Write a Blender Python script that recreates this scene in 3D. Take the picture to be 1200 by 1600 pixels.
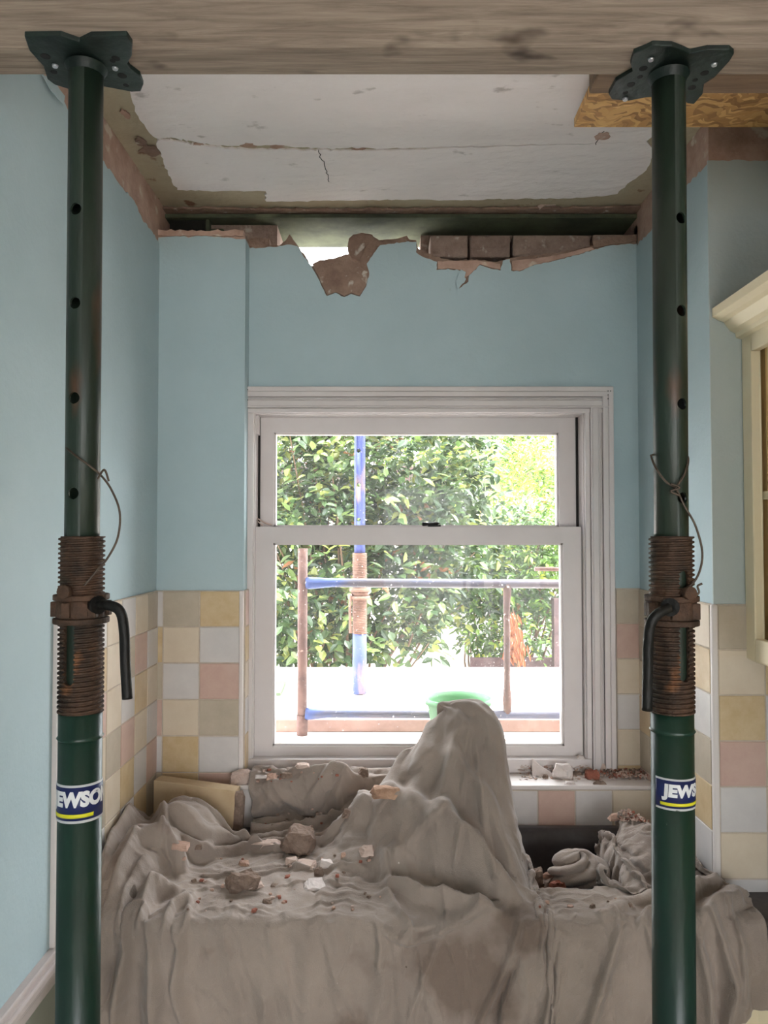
import bpy, bmesh, math, random
from mathutils import Vector, Matrix, noise
from mathutils.bvhtree import BVHTree
from mathutils.geometry import tessellate_polygon
for o in list(bpy.data.objects): bpy.data.objects.remove(o)
S = bpy.context.scene; COL = S.collection
PI = math.pi
# ---------------------------------------------------------------- camera, sky, sun, lights
F = 1200.0; CZ = 1.71; TILT = math.atan(37 / 1200)
cam = bpy.data.cameras.new('camera'); cam.sensor_fit = 'VERTICAL'; cam.sensor_height = 24; cam.lens = 18; cam.clip_start = .02
camo = bpy.data.objects.new('camera', cam); COL.objects.link(camo)
camo.location = (0, 0, CZ); camo.rotation_euler = (PI/2 + TILT, 0, 0); S.camera = camo
S.view_settings.view_transform = 'Standard'; S.view_settings.look = 'None'
S.view_settings.gamma = 1; S.view_settings.use_curve_mapping = False
S.view_settings.exposure = 0.72
W = bpy.data.worlds.new('sky'); S.world = W; W.use_nodes = True
bg = W.node_tree.nodes['Background']; bg.inputs[0].default_value = (.93, .965, 1, 1)
# overcast sky: three times brighter overhead than at the horizon
tc_ = W.node_tree.nodes.new('ShaderNodeTexCoord'); sp_ = W.node_tree.nodes.new('ShaderNodeSeparateXYZ'); ml_ = W.node_tree.nodes.new('ShaderNodeMath'); ml_.operation = 'MULTIPLY_ADD'; ml_.use_clamp = False
SKY = 4.4
cl_ = W.node_tree.nodes.new('ShaderNodeMath'); cl_.operation = 'MAXIMUM'; cl_.inputs[1].default_value = 0
W.node_tree.links.new(tc_.outputs['Generated'], sp_.inputs[0]); W.node_tree.links.new(sp_.outputs[2], cl_.inputs[0]); W.node_tree.links.new(cl_.outputs[0], ml_.inputs[0])
ml_.inputs[1].default_value = 2 * SKY; ml_.inputs[2].default_value = SKY; W.node_tree.links.new(ml_.outputs[0], bg.inputs[1])
sun = bpy.data.lights.new('sun', 'SUN'); sun.energy = 5; sun.angle = math.radians(8); sun.color = (1, .95, .86)
so = bpy.data.objects.new('sun', sun); COL.objects.link(so); so.rotation_euler = (math.radians(6), math.radians(36), 0)
def area(name, loc, rot, sx, sy, e, col):
    l = bpy.data.lights.new(name, 'AREA'); l.shape = 'RECTANGLE'; l.size = sx; l.size_y = sy; l.energy = e; l.color = col
    o = bpy.data.objects.new(name, l); COL.objects.link(o); o.location = loc; o.rotation_euler = rot
# the openings through which daylight enters are marked as light portals (unseen opening added behind the camera for fill light, kitchen window ahead)
FILL_OPENING = (.0, 2.3, .05, 2.2)
for nm, loc, rot, sx, sy in [('fill_portal', ((FILL_OPENING[0] + FILL_OPENING[1]) / 2, -3.15, (FILL_OPENING[2] + FILL_OPENING[3]) / 2), (PI/2, 0, 0), FILL_OPENING[1] - FILL_OPENING[0], FILL_OPENING[3] - FILL_OPENING[2]), ('window_portal', (.14, 2.56, 1.55), (-PI/2, 0, 0), 1.15, 1.15)]:
    area(nm, loc, rot, sx, sy, 1, (1, 1, 1)); bpy.data.lights[nm].cycles.is_portal = True

# ---------------------------------------------------------------- picking points of the place from the photograph
def ray(px, py):
    x = (px - 600) / F; y = (800 - py) / F
    return Vector((x, math.cos(TILT) - y * math.sin(TILT), math.sin(TILT) + y * math.cos(TILT)))
def at(px, py, d): r = ray(px, py); return Vector((0, 0, CZ)) + r * (d / r.y)
def onz(px, py, z): r = ray(px, py); return Vector((0, 0, CZ)) + r * ((z - CZ) / r.z)
def onx(px, py, x): r = ray(px, py); return Vector((0, 0, CZ)) + r * (x / r.x)

# ---------------------------------------------------------------- materials
def lin(c):
    c = c / 255
    return c / 12.92 if c <= .04045 else ((c + .055) / 1.055) ** 2.4
def rgb(r, g, b): return (lin(r), lin(g), lin(b), 1)
MATS = {}
def mat(name, col, rough=.7, metal=0, var=None, scale=8, bump=0, bscale=60, spots=None, spec=.4, stretch=(1, 1, 1), thr=(.45, .6), coords='Object'):
    if name in MATS: return MATS[name]
    m = bpy.data.materials.new(name); m.use_nodes = True; nt = m.node_tree; N = nt.nodes; L = nt.links
    b = N['Principled BSDF']; b.inputs['Roughness'].default_value = rough; b.inputs['Metallic'].default_value = metal
    b.inputs['Specular IOR Level'].default_value = spec
    b.inputs['Base Color'].default_value = col
    tc = N.new('ShaderNodeTexCoord'); mp = N.new('ShaderNodeMapping'); mp.inputs['Scale'].default_value = stretch
    L.new(tc.outputs[coords], mp.inputs[0])
    last = None
    if var:
        n = N.new('ShaderNodeTexNoise'); n.inputs['Scale'].default_value = scale; n.inputs['Detail'].default_value = 6; n.inputs['Roughness'].default_value = .65
        L.new(mp.outputs[0], n.inputs[0])
        r = N.new('ShaderNodeValToRGB'); r.color_ramp.elements[0].position = .32; r.color_ramp.elements[1].position = .68
        r.color_ramp.elements[0].color = var; r.color_ramp.elements[1].color = col
        L.new(n.outputs[0], r.inputs[0]); last = r.outputs[0]
    if spots:
        for i, (sc, sscale, t0, t1) in enumerate(spots):
            n = N.new('ShaderNodeTexNoise'); n.inputs['Scale'].default_value = sscale; n.inputs['Detail'].default_value = 4
            n.noise_dimensions = '4D'; n.inputs['W'].default_value = 3.7 * (i + 1)
            L.new(mp.outputs[0], n.inputs['Vector'])
            mr = N.new('ShaderNodeMapRange'); mr.inputs[1].default_value = t0; mr.inputs[2].default_value = t1
            L.new(n.outputs[0], mr.inputs[0])
            mx = N.new('ShaderNodeMix'); mx.data_type = 'RGBA'
            L.new(mr.outputs[0], mx.inputs[0])
            if last: L.new(last, mx.inputs[6])
            else: mx.inputs[6].default_value = col
            mx.inputs[7].default_value = sc; last = mx.outputs[2]
    if last: L.new(last, b.inputs['Base Color'])
    if bump:
        n = N.new('ShaderNodeTexNoise'); n.inputs['Scale'].default_value = bscale; n.inputs['Detail'].default_value = 5
        L.new(mp.outputs[0], n.inputs[0])
        bp = N.new('ShaderNodeBump'); bp.inputs['Strength'].default_value = bump; bp.inputs['Distance'].default_value = .01
        L.new(n.outputs[0], bp.inputs['Height']); L.new(bp.outputs[0], b.inputs['Normal'])
    MATS[name] = m; return m
M_blue = mat('blue_wall_paint', rgb(176, 195, 200), .75, var=rgb(167, 187, 192), scale=2.2, bump=.12, bscale=90, spots=[(rgb(128, 140, 142), 9, .76, .80)])
M_lower = mat('grey_green_dado_paint', rgb(150, 152, 140), .6, var=rgb(140, 142, 130), scale=3)
M_plaster = mat('bare_pink_plaster', rgb(196, 166, 150), .95, var=rgb(166, 134, 118), scale=14, bump=.6, bscale=40, spots=[(rgb(205, 190, 175), 22, .6, .68)])
M_brownplaster = mat('brown_render', rgb(156, 132, 116), .95, var=rgb(122, 98, 86), scale=16, bump=.8, bscale=50, spots=[(rgb(190, 180, 168), 30, .62, .68)])
M_ceil = mat('white_ceiling_paint', rgb(246, 238, 236), .85, var=rgb(238, 229, 227), scale=3, bump=1.0, bscale=19, spots=[(rgb(200, 190, 186), 26, .66, .74)], stretch=(.7, 1.2, 1))
M_ceilbare = mat('old_coving_line', rgb(186, 176, 152), .9, var=rgb(172, 158, 134), scale=8, bump=.4, bscale=50, spots=[(rgb(128, 96, 76), 17, .64, .7)])
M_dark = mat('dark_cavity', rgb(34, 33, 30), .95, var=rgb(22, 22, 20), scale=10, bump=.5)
M_gloss = mat('white_gloss_paint', rgb(214, 207, 205), .35, var=rgb(207, 199, 197), scale=5, bump=.04, bscale=30)
M_channel = mat('dark_sash_channel', rgb(40, 34, 32), .8, var=rgb(25, 22, 20), scale=20)
M_grout = mat('grout', rgb(196, 184, 170), .9, var=rgb(180, 166, 150), scale=40)
M_tile = {
 'w': mat('tile_white', rgb(206, 201, 198), .3, var=rgb(197, 192, 190), scale=14, bump=.12, bscale=24),
 'c': mat('tile_cream', rgb(212, 198, 178), .3, var=rgb(204, 188, 166), scale=14, bump=.12, bscale=24),
 'o': mat('tile_ochre', rgb(204, 182, 146), .3, var=rgb(190, 164, 124), scale=22, bump=.12, bscale=24),
 't': mat('tile_taupe', rgb(186, 174, 156), .3, var=rgb(174, 162, 144), scale=18, bump=.12, bscale=24),
 'p': mat('tile_pink', rgb(200, 172, 158), .3, var=rgb(190, 158, 146), scale=18, bump=.12, bscale=24)}
M_tiletrim = mat('tile_edge_trim', rgb(214, 206, 202), .35)
M_steel = mat('green_primed_steel', rgb(92, 98, 76), .7, var=rgb(44, 48, 40), scale=5, bump=.2, bscale=40, spots=[(rgb(140, 146, 116), 2.4, .52, .62)])  # broad pale mottling stands in for daylight reaching the steel
M_brick = mat('dusty_brick', rgb(158, 138, 126), .95, var=rgb(128, 108, 98), scale=18, bump=.8, bscale=60, spots=[(rgb(176, 164, 152), 34, .6, .68)])
M_redbrick = mat('red_brick', rgb(172, 108, 88), .95, var=rgb(136, 84, 70), scale=30, bump=.8, bscale=70)
M_paleplaster = mat('pale_plaster', rgb(206, 186, 174), .95, var=rgb(184, 160, 148), scale=24, bump=.6, bscale=70)
M_whiteplaster = mat('white_plaster', rgb(224, 214, 210), .9, var=rgb(204, 192, 186), scale=20, bump=.4, bscale=60)
M_mortar = mat('grey_brown_mortar', rgb(148, 128, 114), .95, var=rgb(118, 98, 86), scale=34, bump=.9, bscale=80)
M_cream = mat('cream_cabinet_paint', rgb(240, 227, 196), .45, var=rgb(234, 220, 186), scale=5)
M_creamin = mat('cabinet_interior_wood', rgb(214, 182, 128), .5, var=rgb(204, 170, 114), scale=6, stretch=(6, 6, .6))
M_worktop = mat('dark_grey_worktop', rgb(74, 66, 66), .45, var=rgb(60, 54, 54), scale=60, spots=[(rgb(130, 116, 110), 12, .64, .75)])
M_sink = mat('graphite_sink', rgb(62, 58, 60), .4, var=rgb(52, 48, 50), scale=50, spots=[(rgb(120, 106, 100), 9, .60, .78)])
M_floor = mat('bounce_floor_boards', rgb(205, 192, 178), .7, var=rgb(186, 172, 156), scale=6, stretch=(1, 8, 1))  # unseen floor, kept pale to bounce light up to beam and ceiling
M_dadorail = mat('white_dado_gloss', rgb(196, 186, 182), .4, var=rgb(180, 168, 164), scale=8)
M_green = mat('green_prop_paint', rgb(24, 58, 44), .33, var=rgb(14, 34, 27), scale=4, bump=.12, bscale=50, stretch=(1, 1, .35), spots=[(rgb(92, 60, 40), 15, .66, .72), (rgb(150, 156, 148), 60, .73, .76)], spec=.5)
M_greeninner = mat('worn_green_inner_tube', rgb(34, 50, 38), .42, var=rgb(22, 27, 21), scale=7, bump=.15, bscale=50, stretch=(1, 1, .3), spots=[(rgb(92, 56, 34), 9, .62, .7)], spec=.5)
M_plate = mat('green_head_plate', rgb(26, 44, 38), .5, var=rgb(16, 26, 23), scale=14, bump=.2, spots=[(rgb(90, 60, 42), 20, .66, .72)])
M_rust = mat('rusty_thread', rgb(92, 66, 50), .7, metal=.2, var=rgb(48, 38, 30), scale=22, bump=.5, bscale=90, spots=[(rgb(120, 80, 52), 16, .62, .70), (rgb(30, 42, 34), 8, .62, .7)])
M_iron = mat('black_iron', rgb(28, 26, 24), .5, metal=.3, var=rgb(18, 17, 15), scale=14, bump=.3)
M_wire = mat('grey_wire', rgb(96, 86, 76), .5, metal=.5, var=rgb(66, 52, 42), scale=60)
M_zinc = mat('zinc_screw', rgb(200, 200, 204), .35, metal=.8)
M_hole = mat('tube_bore', rgb(14, 14, 13), .9)
M_lab_blue = mat('label_blue', rgb(26, 38, 92), .4, var=rgb(22, 30, 74), scale=30)
M_lab_white = mat('label_white', rgb(214, 214, 216), .45, spots=[(rgb(120, 120, 120), 90, .68, .72)])
M_lab_yel = mat('label_yellow', rgb(214, 208, 40), .45)
def wood(name, c1, c2, knots):
    m = bpy.data.materials.new(name); m.use_nodes = True; nt = m.node_tree; N = nt.nodes; L = nt.links; b = N['Principled BSDF']
    b.inputs['Roughness'].default_value = .85
    tc = N.new('ShaderNodeTexCoord'); mp = N.new('ShaderNodeMapping'); mp.inputs['Scale'].default_value = (.8, 15, 15); L.new(tc.outputs['Object'], mp.inputs[0])
    n = N.new('ShaderNodeTexNoise'); n.inputs['Scale'].default_value = 6; n.inputs['Detail'].default_value = 9; n.inputs['Roughness'].default_value = .7; n.inputs['Distortion'].default_value = .5
    L.new(mp.outputs[0], n.inputs[0])
    r = N.new('ShaderNodeValToRGB'); r.color_ramp.elements[0].position = .3; r.color_ramp.elements[1].position = .7
    r.color_ramp.elements[0].color = c2; r.color_ramp.elements[1].color = c1; L.new(n.outputs[0], r.inputs[0])
    mp2 = N.new('ShaderNodeMapping'); mp2.inputs['Scale'].default_value = (1, 2.2, 2.2); L.new(tc.outputs['Object'], mp2.inputs[0])
    n2 = N.new('ShaderNodeTexNoise'); n2.inputs['Scale'].default_value = 7; n2.inputs['Detail'].default_value = 3; L.new(mp2.outputs[0], n2.inputs[0])
    mr = N.new('ShaderNodeMapRange'); mr.inputs[1].default_value = .62; mr.inputs[2].default_value = .74; L.new(n2.outputs[0], mr.inputs[0])
    mx = N.new('ShaderNodeMix'); mx.data_type = 'RGBA'; L.new(mr.outputs[0], mx.inputs[0]); L.new(r.outputs[0], mx.inputs[6]); mx.inputs[7].default_value = knots
    L.new(mx.outputs[2], b.inputs['Base Color'])
    bp = N.new('ShaderNodeBump'); bp.inputs['Strength'].default_value = .35; bp.inputs['Distance'].default_value = .004; L.new(n.outputs[0], bp.inputs['Height']); L.new(bp.outputs[0], b.inputs['Normal'])
    return m
M_timber = wood('weathered_timber', rgb(160, 144, 128), rgb(104, 89, 77), rgb(62, 48, 38))
M_timber2 = wood('brown_timber', rgb(140, 114, 90), rgb(100, 80, 62), rgb(62, 48, 36))
def osb():
    m = bpy.data.materials.new('osb_board'); m.use_nodes = True; nt = m.node_tree; N = nt.nodes; L = nt.links; b = N['Principled BSDF']; b.inputs['Roughness'].default_value = .7
    tc = N.new('ShaderNodeTexCoord'); n0 = N.new('ShaderNodeTexNoise'); n0.inputs['Scale'].default_value = 14; L.new(tc.outputs['Object'], n0.inputs[0])
    ad = N.new('ShaderNodeMix'); ad.data_type = 'RGBA'; ad.blend_type = 'ADD'; ad.inputs[0].default_value = .12; L.new(tc.outputs['Object'], ad.inputs[6]); L.new(n0.outputs[1], ad.inputs[7])
    mp = N.new('ShaderNodeMapping'); mp.inputs['Scale'].default_value = (38, 95, 20); mp.inputs['Rotation'].default_value = (0, 0, .4); L.new(ad.outputs[2], mp.inputs[0])
    v = N.new('ShaderNodeTexVoronoi'); v.inputs['Scale'].default_value = 1; L.new(mp.outputs[0], v.inputs[0])
    sp = N.new('ShaderNodeSeparateColor'); L.new(v.outputs[1], sp.inputs[0])
    r = N.new('ShaderNodeValToRGB'); r.color_ramp.elements[0].color = rgb(150, 108, 62); r.color_ramp.elements[1].color = rgb(226, 184, 120)
    e = r.color_ramp.elements.new(.5); e.color = rgb(200, 152, 92); L.new(sp.outputs[0], r.inputs[0]); L.new(r.outputs[0], b.inputs['Base Color'])
    bp = N.new('ShaderNodeBump'); bp.inputs['Strength'].default_value = .5; bp.inputs['Distance'].default_value = .003; L.new(v.outputs[0], bp.inputs['Height']); L.new(bp.outputs[0], b.inputs['Normal'])
    return m
M_osb = osb()
def glassmat():
    m = bpy.data.materials.new('dusty_veiled_window_glass'); m.use_nodes = True; nt = m.node_tree; N = nt.nodes; L = nt.links
    for n in list(N): N.remove(n)
    out = N.new('ShaderNodeOutputMaterial'); tr = N.new('ShaderNodeBsdfTransparent'); gl = N.new('ShaderNodeBsdfGlossy'); gl.inputs['Roughness'].default_value = .02
    df = N.new('ShaderNodeBsdfTranslucent'); df.inputs[0].default_value = (.85, .8, .78, 1)
    fr = N.new('ShaderNodeFresnel'); fr.inputs[0].default_value = 1.2
    mx = N.new('ShaderNodeMixShader'); L.new(fr.outputs[0], mx.inputs[0]); L.new(tr.outputs[0], mx.inputs[1]); L.new(gl.outputs[0], mx.inputs[2])
    tc = N.new('ShaderNodeTexCoord'); n = N.new('ShaderNodeTexNoise'); n.inputs['Scale'].default_value = 160; n.inputs['Detail'].default_value = 2; L.new(tc.outputs['Object'], n.inputs[0])
    mr = N.new('ShaderNodeMapRange'); mr.inputs[1].default_value = .70; mr.inputs[2].default_value = .74; mr.inputs[3].default_value = .010; mr.inputs[4].default_value = .5; L.new(n.outputs[0], mr.inputs[0])  # strong specks are dust, the thin even veil adds haze to the view
    m2 = N.new('ShaderNodeMixShader'); L.new(mr.outputs[0], m2.inputs[0]); L.new(mx.outputs[0], m2.inputs[1]); L.new(df.outputs[0], m2.inputs[2])
    L.new(m2.outputs[0], out.inputs[0]); return m
M_glass = glassmat()

# ---------------------------------------------------------------- mesh helpers
class MB:
    def __init__(s): s.v = []; s.f = []; s.mi = []; s.sm = []
    def add(s, vs, fs, mi=0, sm=False):
        b = len(s.v); s.v += [Vector(v) for v in vs]
        for f in fs: s.f.append([i + b for i in f]); s.mi.append(mi); s.sm.append(sm)
        return s
    def box(s, x0, x1, y0, y1, z0, z1, mi=0):
        vs = [(x, y, z) for x in (x0, x1) for y in (y0, y1) for z in (z0, z1)]
        return s.add(vs, [(0, 1, 3, 2), (4, 6, 7, 5), (0, 4, 5, 1), (2, 3, 7, 6), (0, 2, 6, 4), (1, 5, 7, 3)], mi)
    def prism(s, pts, vec, mi=0, mi_side=None):      # planar polygon pts extruded by vec
        pts = [Vector(p) for p in pts]; n = len(pts); vec = Vector(vec)
        tri = tessellate_polygon([pts])
        b = [p + vec for p in pts]
        s.add(pts + b, [tuple(t) for t in tri] + [tuple(i + n for i in reversed(t)) for t in tri], mi)
        s.add(pts + b, [(i, (i + 1) % n, n + (i + 1) % n, n + i) for i in range(n)], mi if mi_side is None else mi_side)
        return s
    def sweep(s, path, rad, seg=16, mi=0, closed=False, cap=True):
        path = [Vector(p) for p in path]; n = len(path)
        if not hasattr(rad, '__len__'): rad = [rad] * n
        rings = []; up = Vector((0, 0, 1)); prev = None
        for i in range(n):
            if closed: t = (path[(i + 1) % n] - path[i - 1]).normalized()
            else: t = (path[min(i + 1, n - 1)] - path[max(i - 1, 0)]).normalized()
            if prev is None:
                a = t.cross(Vector((0, 1, 0))) if abs(t.y) < .9 else t.cross(Vector((1, 0, 0)))
            else: a = prev - t * prev.dot(t)
            a.normalize(); prev = a; c = t.cross(a)
            rings.append([path[i] + (a * math.cos(2 * PI * k / seg) + c * math.sin(2 * PI * k / seg)) * rad[i] for k in range(seg)])
        vs = [v for r in rings for v in r]; fs = []
        for i in range(n if closed else n - 1):
            j = (i + 1) % n
            for k in range(seg): fs.append((i * seg + k, i * seg + (k + 1) % seg, j * seg + (k + 1) % seg, j * seg + k))
        s.add(vs, fs, mi, True)
        if cap and not closed:
            s.add(rings[0], [tuple(range(seg))[::-1]], mi); s.add(rings[-1], [tuple(range(seg))], mi)
        return s
    def build(s, name, mats, parent=None, bevel=0, kind=None, smooth=None, loc=None, weld=True, flat=False):
        me = bpy.data.meshes.new(name); me.from_pydata([tuple(v) for v in s.v], [], s.f)
        if not isinstance(mats, (list, tuple)): mats = [mats]
        for m in mats: me.materials.append(m)
        for p, mi, sm in zip(me.polygons, s.mi, s.sm): p.material_index = mi; p.use_smooth = sm if smooth is None else smooth
        bm = bmesh.new(); bm.from_mesh(me)
        if weld: bmesh.ops.remove_doubles(bm, verts=bm.verts, dist=1e-5)
        if not flat: bmesh.ops.recalc_face_normals(bm, faces=bm.faces)
        if loc is not None:
            bmesh.ops.translate(bm, verts=bm.verts, vec=-Vector(loc))
        bm.to_mesh(me); bm.free()
        o = bpy.data.objects.new(name, me); COL.objects.link(o)
        if loc is not None: o.location = loc
        if parent: o.parent = parent; 
        if parent:
            off = Vector(); q = parent
            while q: off += Vector(q.location); q = q.parent
            o.location = (Vector(loc) if loc is not None else Vector()) - off
        if kind: o['kind'] = kind
        if bevel:
            b = o.modifiers.new('bevel', 'BEVEL'); b.width = bevel; b.segments = 2; b.limit_method = 'ANGLE'; b.angle_limit = math.radians(40); b.harden_normals = False
        return o
def tag(o, label, cat=None, group=None):
    o['label'] = label
    if cat: o['category'] = cat
    if group: o['group'] = group
    return o
def empty(name, loc, label=None, cat=None, group=None, kind=None):
    o = bpy.data.objects.new(name, None); COL.objects.link(o); o.location = loc; o.empty_display_size = .1
    if label: tag(o, label, cat, group)
    if kind: o['kind'] = kind
    return o
def jag(pts, amp, n, seed, axes=(0, 2)):          # subdivides an edge and roughens it
    rnd = random.Random(seed); out = []
    for a, b in zip(pts[:-1], pts[1:]):
        a = Vector(a); b = Vector(b); out.append(a)
        k = max(1, int((b - a).length / n))
        for i in range(1, k):
            p = a.lerp(b, i / k)
            for ax in axes: p[ax] += rnd.uniform(-amp, amp)
            out.append(p)
    out.append(Vector(pts[-1])); return out

# ---------------------------------------------------------------- the room
XL = -.653; XR = .755; YP = 2.20; YW = 2.26; YR = 1.76; XRR = 1.15; ZC = 2.68; ZT = .91; ZLEDGE = 1.023; YLOW = 2.14; ZTILE = CZ - .156
TP = .1025
MB().box(-2, 3, -3.2, 2.5, -.1, 0).build('floor', M_floor, kind='structure')
# tiles: one mesh per wall face, every tile a bevelled slab in it
def tiles(parent, O, U, V, Nn, ucuts, ztop, rows, zbot, colours, seed=0):
    O = Vector(O); U = Vector(U); V = Vector(V); Nn = Vector(Nn); mb = MB(); g = .0016; th = .007; rnd = random.Random(seed)
    keys = ['w', 'c', 'o', 't', 'p']
    W0, W1 = ucuts[0], ucuts[-1]
    def P(u, v, h): return O + U * u + V * v + Nn * h
    def slab(u0, u1, v0, v1, h0, h1, mi, b=.0012):
        vs = [P(u0, v0, h0), P(u1, v0, h0), P(u1, v1, h0), P(u0, v1, h0), P(u0, v0, h1 - b), P(u1, v0, h1 - b), P(u1, v1, h1 - b), P(u0, v1, h1 - b),
              P(u0 + b, v0 + b, h1), P(u1 - b, v0 + b, h1), P(u1 - b, v1 - b, h1), P(u0 + b, v1 - b, h1)]
        mb.add(vs, [(0, 1, 5, 4), (1, 2, 6, 5), (2, 3, 7, 6), (3, 0, 4, 7), (4, 5, 9, 8), (5, 6, 10, 9), (6, 7, 11, 10), (7, 4, 8, 11), (8, 9, 10, 11)], mi)
    slab(W0, W1, zbot, ztop, 0, th - .0018, 5, .0003)
    for r in range(rows):
        v1 = ztop - r * TP - (g if r else .003); v0 = max(ztop - (r + 1) * TP + g, zbot)
        if v1 - v0 < .006: continue
        for c in range(len(ucuts) - 1):
            ch = colours[r][c] if r < len(colours) and c < len(colours[r]) else rnd.choice('wcotpwc')
            slab(ucuts[c] + g, ucuts[c + 1] - g, v0, v1, .001, th + rnd.uniform(-.0005, .0005), keys.index(ch))
    return mb.build('tile_panel', [M_tile[k] for k in keys] + [M_grout], parent, weld=False)
# left wall: bare plaster core, paint skin that stops in a torn line where the coving was
wl = MB().box(XL - .14, XL, -3.2, YP + .3, 0, ZC + .15).build('wall_left', M_plaster, kind='structure')
top = [onx(x, y, XL) for x, y in [(243, 376), (236, 362), (220, 343), (212, 322), (200, 306), (180, 282), (162, 257), (140, 228), (120, 205), (107, 188), (97, 158), (86, 152), (78, 140), (66, 118)]]
top = [Vector((XL, YP, top[0].z))] + top[1:]
last = top[-1]
top = jag(top, .004, .012, 3, (1, 2)) + jag([last, Vector((XL, .3, last.z + .01)), Vector((XL, -3.1, last.z))], .006, .03, 4, (2,))[1:]
poly = [Vector((XL, YP, ZT - .05))] + [Vector((XL, p.y, p.z)) for p in top] + [Vector((XL, -3.1, ZT - .05))]
MB().prism(poly, (.004, 0, 0)).build('paint_skin', M_blue, wl)
MB().box(XL, XL + .005, -3.1, YP, 0, ZT - .02).build('lower_paint', M_lower, wl)
# torn flap of lining paper hanging at the top of the left wall
fl = [onx(x, y, XL + .012) for x, y in [(66, 118), (80, 120), (92, 140), (100, 150), (98, 164), (88, 152), (78, 140)]]
MB().prism(fl, (.002, 0, 0)).build('torn_paper', M_blue, wl)
MB().box(XL, XL + .022, -3.1, 1.53, ZT - .045, ZT + .0).box(XL, XL + .03, -3.1, 1.53, ZT - .03, ZT - .012).box(XL, XL + .014, -3.1, 1.53, ZT - .072, ZT - .04).build('trim_1', M_dadorail, bevel=.004, kind='structure')
lc = [YP - .0 - i * TP for i in range(7)]; 
left_cols = [-(c) for c in [0]]
# along the left wall, u runs from the corner towards the camera
tiles(wl, (XL + .004, YP, 0), (0, -1, 0), (0, 0, 1), (1, 0, 0), [i * TP for i in range(7)] + [6.62 * TP], ZTILE, 7, ZT,
      ['tcwcwcp', 'wptcowo', 'cowcpto', 'wcptcow', 'pwoctpc', 'towcwop', 'cwpotwc'], 1)
MB().box(XL + .003, XL + .014, YP - 6.62 * TP - .008, YP - 6.62 * TP, ZT, ZTILE + .004).build('tile_trim', M_tiletrim, wl, bevel=.002)
# left pier
XP = (380 - 600) / 1200 * YP
wp = MB().box(XL - .05, XP, YP, YP + .25, 0, CZ + .872).build('wall_back_left', M_plaster, kind='structure')
tp = jag([Vector((XL, YP, CZ + .862)), Vector((XP - .1, YP, CZ + .866)), Vector((XP, YP, CZ + .858))], .003, .012, 5, (2,))
MB().prism([Vector((XL, YP, ZT))] + tp + [Vector((XP, YP, ZT))], (0, -.004, 0)).build('paint_skin', M_blue, wp)
MB().box(XP, XP + .003, YP - .004, YW, ZT, CZ + .858).build('paint_return', M_blue, wp)
# lip of old plaster along the top of the pier
lip = jag([Vector((XL, YP - .006, CZ + .885)), Vector((XP - .003, YP - .006, CZ + .882))], .004, .012, 7, (2,))
lip2 = jag([Vector((XP - .003, YP - .006, CZ + .866)), Vector((XL, YP - .006, CZ + .868))], .002, .012, 8, (2,))
MB().prism(lip + lip2, (0, .03, 0)).build('plaster_lip', M_plaster, wp)
uc = [0, .0256, .0256 + TP + .001, XP - XL - .006]
tiles(wp, (XL, YP - .004, 0), (1, 0, 0), (0, 0, 1), (0, -1, 0), uc, ZTILE, 7, ZT, ['wto', 'ocw', 'twp', 'pct', 'wow', 'cop', 'wct'], 2)
MB().box(XP - .008, XP + .004, YP - .013, YP + .0, ZT, ZTILE).build('tile_trim', M_tiletrim, wp, bevel=.003)
tiles(wp, (XP + .003, YP, 0), (0, 1, 0), (0, 0, 1), (1, 0, 0), [0, YW - YP], ZTILE, 6, ZLEDGE, ['p', 'o', 'c', 'w', 'o', 'w'], 3)
# window wall. opening for the window
WX0 = at(396, 900, YW).x; WX1 = at(914, 900, YW).x; WZ1 = at(600, 646, YW).z; WZ0 = at(600, 1186, YW).z
skin = [(379, 386), (391, 388), (427, 386), (450, 382), (465, 385), (475, 402), (487, 416), (497, 435), (510, 462), (524, 457), (537, 464), (548, 459), (562, 463),
        (571, 447), (577, 428), (573, 412), (584, 396), (594, 383), (612, 381), (637, 377), (651, 378), (650, 394), (662, 402), (683, 409), (682, 422), (700, 420), (722, 423), (728, 436), (717, 451),
        (732, 440), (733, 430), (750, 414), (762, 418), (782, 423), (786, 407), (797, 405), (799, 423), (812, 424), (835, 414), (868, 407), (900, 399), (925, 391), (950, 384), (980, 381), (995, 381), (1005, 368)]
plast = [(379, 384), (392, 386), (427, 383), (436, 384), (446, 376), (452, 366), (464, 382), (477, 399), (484, 415), (500, 418), (517, 411), (533, 400), (545, 397), (552, 406), (566, 412), (590, 392), (594, 379),
         (612, 378), (637, 373), (650, 375), (655, 390), (668, 396), (690, 404), (715, 407), (745, 405), (775, 409), (800, 403), (830, 399), (870, 395), (920, 385), (950, 380), (975, 379), (1005, 366)]
def wallpoly(line, y, seed, amp=.0018):
    pts = [at(px, py, y) for px, py in line]; pts = jag(pts, amp, .008, seed, (0, 2))
    pts[0].x = XP; z = pts[-1].z; pts.append(Vector((XR, y, z + .03)))
    return pts
def ring_wall(mb, line, y, t):     # wall polygon with a keyhole opening for the window, extruded by t
    zb = 0.0
    pts = line + [Vector((XR, y, zb)), Vector((WX0 + .2, y, zb)), Vector((WX0 + .2, y, WZ0)), Vector((WX1, y, WZ0)), Vector((WX1, y, WZ1)), Vector((WX0, y, WZ1)), Vector((WX0, y, WZ0)),
                  Vector((WX0 + .1999, y, WZ0)), Vector((WX0 + .1999, y, zb)), Vector((XP, y, zb))]
    mb.prism(pts, (0, t, 0)); return mb
wb = ring_wall(MB(), wallpoly(plast, YW + .004, 21, .002), YW + .004, .024).build('wall_back', M_brownplaster, kind='structure')
ring_wall(MB(), wallpoly(skin, YW, 22), YW, .0045).build('paint_skin', M_blue, wb)
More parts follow.
